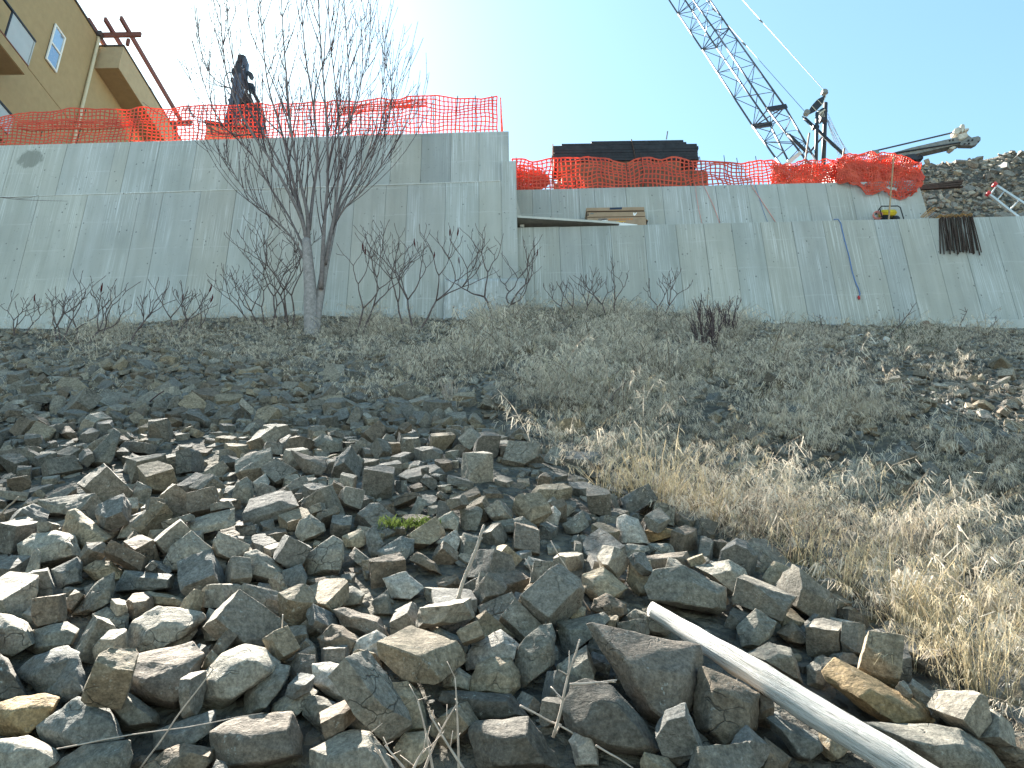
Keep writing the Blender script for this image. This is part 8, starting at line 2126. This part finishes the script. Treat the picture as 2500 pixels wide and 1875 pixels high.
sumac(215, 845, 712, 110, 'third sumac shrub from the left edge, with one red seed head', 3, 3, 1)
sumac(320, 862, 712, 100, 'single-stemmed sumac left of the red-headed one', 4, 1, 0)
sumac(445, 822, 706, 110, 'sumac shrub with three red seed heads left of the bare tree', 5, 4, 3)
sumac(640, 800, 655, 150, 'dense sumac thicket just left of the tree trunk', 6, 4, 0, -0.25)
sumac(700, 800, 600, 120, 'arching sumac shrub touching the left side of the tree trunk', 7, 4, 1, -0.2)
sumac(877, 822, 592, 130, 'sumac shrub just right of the tree trunk', 8, 2, 2)
sumac(1005, 815, 575, 200, 'wide sumac shrub between the tree and the wall corner', 9, 3, 4)
sumac(1213, 785, 560, 220, 'largest twisted sumac in front of the wall corner', 10, 2, 3, 0.0, 'sumac', 1.3)
sumac(1405, 780, 690, 110, 'first sumac right of the wall corner', 11, 3, 0)
sumac(1490, 785, 672, 90, 'dark forked sumac second from the wall corner', 12, 2, 0)
sumac(1612, 790, 684, 70, 'small upright sumac third from the wall corner', 13, 2, 0)
def brush(px, py, top_py, label, seed, n, mat, r=0.007):
    rnd = random.Random(seed)
    base = ghit(px, py)
    H = (py - top_py) * base.dot(FWD) / FPX
    root = thing('twiggy_bush', label, 'shrub', base)
    for i in range(n):
        m = MB()
        a = rnd.uniform(0, 6.28)
        t = rnd.uniform(0.05, 0.55)
        shoot(m, base + Vector((math.cos(a) * .05, math.sin(a) * .05, -.03)), Vector((math.cos(a) * t, math.sin(a) * t, 1)), H * rnd.uniform(0.6, 1.0), r, 0, rnd, True)
        put('stem', m, M[mat], root)
    return root
brush(1730, 868, 718, 'dark twiggy bush standing alone before the right wall', 31, 14, 'twig', 0.016)
brush(1781, 840, 738, 'small pale twiggy bush right of the dark one', 32, 7, 'twig', 0.008)
brush(1100, 985, 930, 'flattened fan of grey stems among the grass and rocks', 33, 14, 'dead_stem', 0.006)
for k, (a, b, lab) in enumerate((((2165, 824), (2238, 738), 'bare dead branch leaning up before the right wall'), ((2018, 832), (2001, 768), 'dark bent twig before the right wall'), ((2330, 812), (2362, 755), 'forked dead twig beside the small stump'), ((2420, 812), (2432, 770), 'short upright twig near the right edge'), ((1450, 1010), (1530, 930), 'red-brown branch lying in the middle grass'), ((1330, 940), (1380, 880), 'thin red-brown branch higher in the middle grass'))):
    g_ = ghit(*a)
    stick(lab, g_ - Vector((0, 0, .05)), toward(b[0], b[1], g_ + Vector((0, .15, .1))), 0.014, 0.006, 60 + k, 'sumac', forks=5, amp=0.05)
# branch tip of a sapling that stands outside the left edge
sx0 = W(-90, 640, 17.2)
sap = thing('sapling', 'thin bare twig reaching in from the left edge', 'tree', (sx0.x, 17.2, G(sx0.x, 17.2)))
pth_ = [Vector((sx0.x, 17.2, G(sx0.x, 17.2) - .1)), W(-85, 600, 17.2), W(-60, 500, 17.2)]
put('trunk', MB().tube(smooth_path(pth_, 8), [0.03 - 0.002 * i for i in range(9)], 6), M['twig'], sap, True)
put('limb', MB().tube(smooth_path([W(-75, 560, 17.2), W(-40, 500, 17.2), W(0, 482, 17.2), W(60, 484, 17.2), W(95, 477, 17.2)], 10), [0.012 - 0.0008 * i for i in range(11)], 5), M['twig'], sap, True)
put('limb', MB().tube(smooth_path([W(0, 482, 17.2), W(60, 488, 17.2), W(165, 491, 17.2)], 8), [0.008 - 0.0006 * i for i in range(9)], 5), M['twig'], sap, True)

# ------------------------------------------------------------------ grass
def np_mesh(name, V, F, tone, mat, tone_rgb=False):
    me = bpy.data.meshes.new(name)
    nv, nf = len(V), len(F)
    k = F.shape[1]
    me.vertices.add(nv)
    me.vertices.foreach_set('co', V.astype(np.float32).ravel())
    me.loops.add(nf * k)
    me.loops.foreach_set('vertex_index', F.astype(np.int32).ravel())
    me.polygons.add(nf)
    me.polygons.foreach_set('loop_start', np.arange(0, nf * k, k, dtype=np.int32))
    if tone_rgb:
        at = me.attributes.new('tone', 'FLOAT_COLOR', 'POINT')
        c = np.ones((nv, 4), np.float32)
        c[:, :3] = tone
        at.data.foreach_set('color', c.ravel())
    else:
        at = me.attributes.new('tone', 'FLOAT', 'POINT')
        at.data.foreach_set('value', tone.astype(np.float32))
    me.update(calc_edges=True)
    return put(name, me, mat)

def tuft_proto(seed, n, H, lean, wid, spike, droop=0.35):
    """quads of one tuft: stems with nodding seed heads"""
    r = random.Random(seed)
    V, F, T = [], [], []
    def quad_strip(pts, w0, w1, side, tone):
        b = len(V)
        m = len(pts)
        for i, p in enumerate(pts):
            w = (w0 + (w1 - w0) * i / (m - 1)) / 2
            V.append(tuple(p - side * w)); V.append(tuple(p + side * w))
            T.extend([tone, tone])
        for i in range(m - 1):
            F.append((b + 2*i, b + 2*i + 1, b + 2*i + 3, b + 2*i + 2))
    for i in range(n):
        a = r.uniform(0, 2 * math.pi)
        R = abs(r.gauss(0, 0.09))
        p = Vector((math.cos(a) * R, math.sin(a) * R, -0.02))
        l = abs(r.gauss(lean, 0.22))
        a2 = a + r.gauss(0, 0.8)
        d = Vector((math.cos(a2) * l, math.sin(a2) * l, 1)).normalized()
        h = H * r.uniform(0.5, 1.1)
        bend = Vector((math.cos(a2), math.sin(a2), -0.5)) * droop * r.uniform(0.3, 1.0)
        pts = [p + d * h * t + bend * h * t * t * t for t in (0, 0.4, 0.75, 1.0)]
        a3 = r.uniform(0, math.pi)
        side = Vector((math.cos(a3), math.sin(a3), 0))
        tone = r.uniform(0.0, 0.75)
        quad_strip(pts, wid, wid * 0.7, side, tone)
        for s_ in range(spike):
            t = r.uniform(0.0, 1.0)
            q = pts[2].lerp(pts[3], t)
            off = Vector((bend.x * 1.2 + r.gauss(0, .5), bend.y * 1.2 + r.gauss(0, .5), r.uniform(-1.7, -0.1))).normalized()
            L = r.uniform(0.025, 0.06) * (1.1 if spike > 14 else 1.0)
            a3 = r.uniform(0, math.pi)
            sd = Vector((math.cos(a3), math.sin(a3), 0.2))
            q2 = q + off * 0.012
            quad_strip([q2, q2 + off * L * 0.5, q2 + off * L], wid * 1.1, wid * 0.6, sd, r.uniform(0.6, 1.0))
    return np.array(V, np.float64), np.array(F, np.int64), np.array(T, np.float64)

def scatter(name, spots, protos, mat, label=None, kind='stuff'):
    """spots: (x, y, z, rot, scale, tone shift, lean vector)"""
    Vs, Fs, Ts = [], [], []
    base = 0
    for (x, y, z, rot, s, ts, k) in spots:
        V, F, T = protos[k]
        c, sn = math.cos(rot), math.sin(rot)
        W_ = np.empty_like(V)
        W_[:, 0] = (V[:, 0] * c - V[:, 1] * sn) * s + x
        W_[:, 1] = (V[:, 0] * sn + V[:, 1] * c) * s + y
        W_[:, 2] = V[:, 2] * s + z
        # stems hang a little down the slope
        W_[:, 1] -= 0.18 * np.clip(V[:, 2], 0, None) * s
        Vs.append(W_); Fs.append(F + base); Ts.append(np.clip(T + ts, 0, 1))
        base += len(V)
    o = np_mesh(name, np.concatenate(Vs), np.concatenate(Fs), np.concatenate(Ts), mat)
    if kind: o['kind'] = kind
    if label: o['label'] = label
    return o

def dens(px, py):
    """how thick the dry grass stands at a place of the slope, as read off the photograph"""
    q = Vector((px * 0.006, py * 0.010, 2.2))
    n_ = noise.noise(q) * 0.5 + noise.noise(q * 2.7) * 0.35
    d = 0.0
    bx = np.interp(py, [880, 940, 1040, 1090, 1160, 1260, 1330, 1420, 1560, 1700, 1800], [900, 1000, 1200, 1330, 1420, 1600, 1800, 1980, 2150, 2330, 2500])
    if py > 860 and px > bx:
        d = 1.0
        # right-hand scree is nearly bare
        rx = np.interp(py, [800, 900, 1000, 1080, 1150], [1800, 1950, 2150, 2350, 2600])
        if px > rx: d = 0.16
    elif py <= 860:
        d = 0.50 if px < 1150 else (0.95 if px < 1800 else 0.30)
        if px < 1000 and py > 830: d = 0.35
    elif py < 1000 and px < bx:
        d = 0.22 if py < 900 else 0.05
        if px > bx - 350 and py < 1000: d = 0.35
    return max(0.0, min(1.0, d * (0.58 + 2.4 * n_)))

rg = random.Random(99)
GP = [tuft_proto(200 + i, 12, 0.24 + 0.07 * (i % 3), 0.42, 0.0042, 11, 0.6) for i in range(10)]
GPF = [tuft_proto(300 + i, 8, 0.30, 0.45, 0.0065, 8, 0.6) for i in range(8)]
near, farr = [], []
for _ in range(37500):
    y = 3.2 + 14.6 * rg.random() ** 0.8
    hw = 1.0 * (y * 0.95 + 1.2)
    x = rg.uniform(-hw, hw)
    z = G(x, y)
    px, py, dd = proj(Vector((x, y, z)))
    if not (-600 < px < 3150 and 700 < py < 2000): continue
    if rg.random() > dens(px, py) * (0.60 if y > 9 else 0.34): continue
    ts = 0.35 * noise.noise(Vector((x * .8, y * .8, 5))) + rg.uniform(-.22, .22)
    s = rg.lognormvariate(0, 0.32) * (1.1 if dens(px, py) > 0.7 else 0.8)
    if y < 9.5: near.append((x, y, z, rg.uniform(0, 6.28), s, ts, rg.randrange(10)))
    else: farr.append((x, y, z, rg.uniform(0, 6.28), s * 1.0, ts, rg.randrange(8)))
scatter('dry_grass', near, GP, M['hay'], 'nodding dry cheatgrass on the slope')
scatter('dry_grass', farr, GPF, M['hay'], 'thin dry grass below the walls')
# taller straw tufts in the sun at the edge of the rocks
SP = [tuft_proto(400 + i, 26, 0.52, 0.28, 0.0055, 3, 0.25) for i in range(4)]
def clump(px, py, s, lab, k, n=3):
    g_ = ghit(px, py)
    sp = [(g_.x + rg.gauss(0, .06), g_.y + rg.gauss(0, .06), g_.z, rg.uniform(0, 6.28), s * rg.uniform(.8, 1.1), rg.uniform(-.1, .1), (k + i) % 4) for i in range(n)]
    o = scatter('grass_tuft', sp, SP, M['straw'], None, None)
    return tag(o, lab, 'grass tuft')
clump(1600, 1255, 1.15, 'tall sunlit tuft of straw at the crest of the rock pile', 0, 4)
clump(1490, 1215, 0.7, 'small straw tuft left of the tall sunlit one', 1, 2)
clump(1730, 1280, 0.8, 'straw tuft sprawling right of the tall sunlit one', 2, 3)
clump(1960, 1405, 0.8, 'sunlit straw tuft above the middle of the log', 3, 3)
clump(2080, 1470, 0.8, 'sunlit straw tuft behind the white-topped rock', 0, 3)
clump(2230, 1540, 0.85, 'straw tuft above the long tan rock', 1, 4)
clump(2350, 1600, 0.9, 'bushy straw tuft between the tan rock and the right edge', 2, 4)
clump(2470, 1560, 0.9, 'bright straw tuft on the right edge', 3, 4)
clump(2420, 1720, 0.85, 'straw tuft low at the right edge', 0, 4)
clump(2260, 1640, 0.6, 'short straw tuft beside the end of the long tan rock', 1, 3)
clump(2160, 1420, 0.75, 'straw tuft at the edge of the shade on the right', 2, 3)
clump(2330, 1480, 0.75, 'straw tuft half in shade above the bushy one', 3, 3)
# single long stems with heavy nodding heads
LP = [tuft_proto(700 + i, 3, 0.62, 0.30, 0.0034, 22, 0.8) for i in range(8)]
tall = []
for _ in range(9000):
    px = rg.uniform(900, 2560); py = rg.uniform(840, 1800)
    if rg.random() > dens(px, py) ** 1.5 * 0.13: continue
    p = ghit(px, py)
    tall.append((p.x, p.y, p.z, rg.uniform(0, 6.28), rg.uniform(.55, 1.05), rg.uniform(-.1, .25), rg.randrange(8)))
scatter('dry_grass', tall, LP, M['straw'], 'long single straw stems with nodding heads')
# green weed among the rocks
WP = [tuft_proto(500 + i, 26, 0.11, 0.9, 0.010, 2, 0.5) for i in range(2)]
g_ = ghit(990, 1290, 0.08)
for k, (dx, lab) in enumerate(((0.0, 'small green weed sprouting between the rocks'), )):
    o = scatter('green_weed', [(g_.x + d, g_.y - 0.05, g_.z + .02, d * 9, 0.72, -.1, i % 2) for i, d in enumerate((-.08, 0.0, .07, .15))], WP, M['moss'], None, None)
    tag(o, lab, 'weed')
# low green-brown moss below the right wall
MP = [tuft_proto(600 + i, 16, 0.08, 0.9, 0.012, 0, 0.4) for i in range(3)]
ms = []
for _ in range(1500):
    px = rg.uniform(1270, 2520); py = rg.uniform(765, 850)
    if px < 1800 and py > 800: continue
    if noise.noise(Vector((px * .006, py * .02, 8))) < 0.02: continue
    p = ghit(px, py)
    ms.append((p.x, p.y, p.z, rg.uniform(0, 6.28), rg.uniform(.8, 1.6), rg.uniform(-.2, .2), rg.randrange(3)))
M['mossy'] = mat_grass('moss_grass', (0.055, 0.07, 0.03), (0.17, 0.165, 0.085), 0.2)
scatter('moss', ms, MP, M['mossy'], 'low mossy grass at the wall foot')
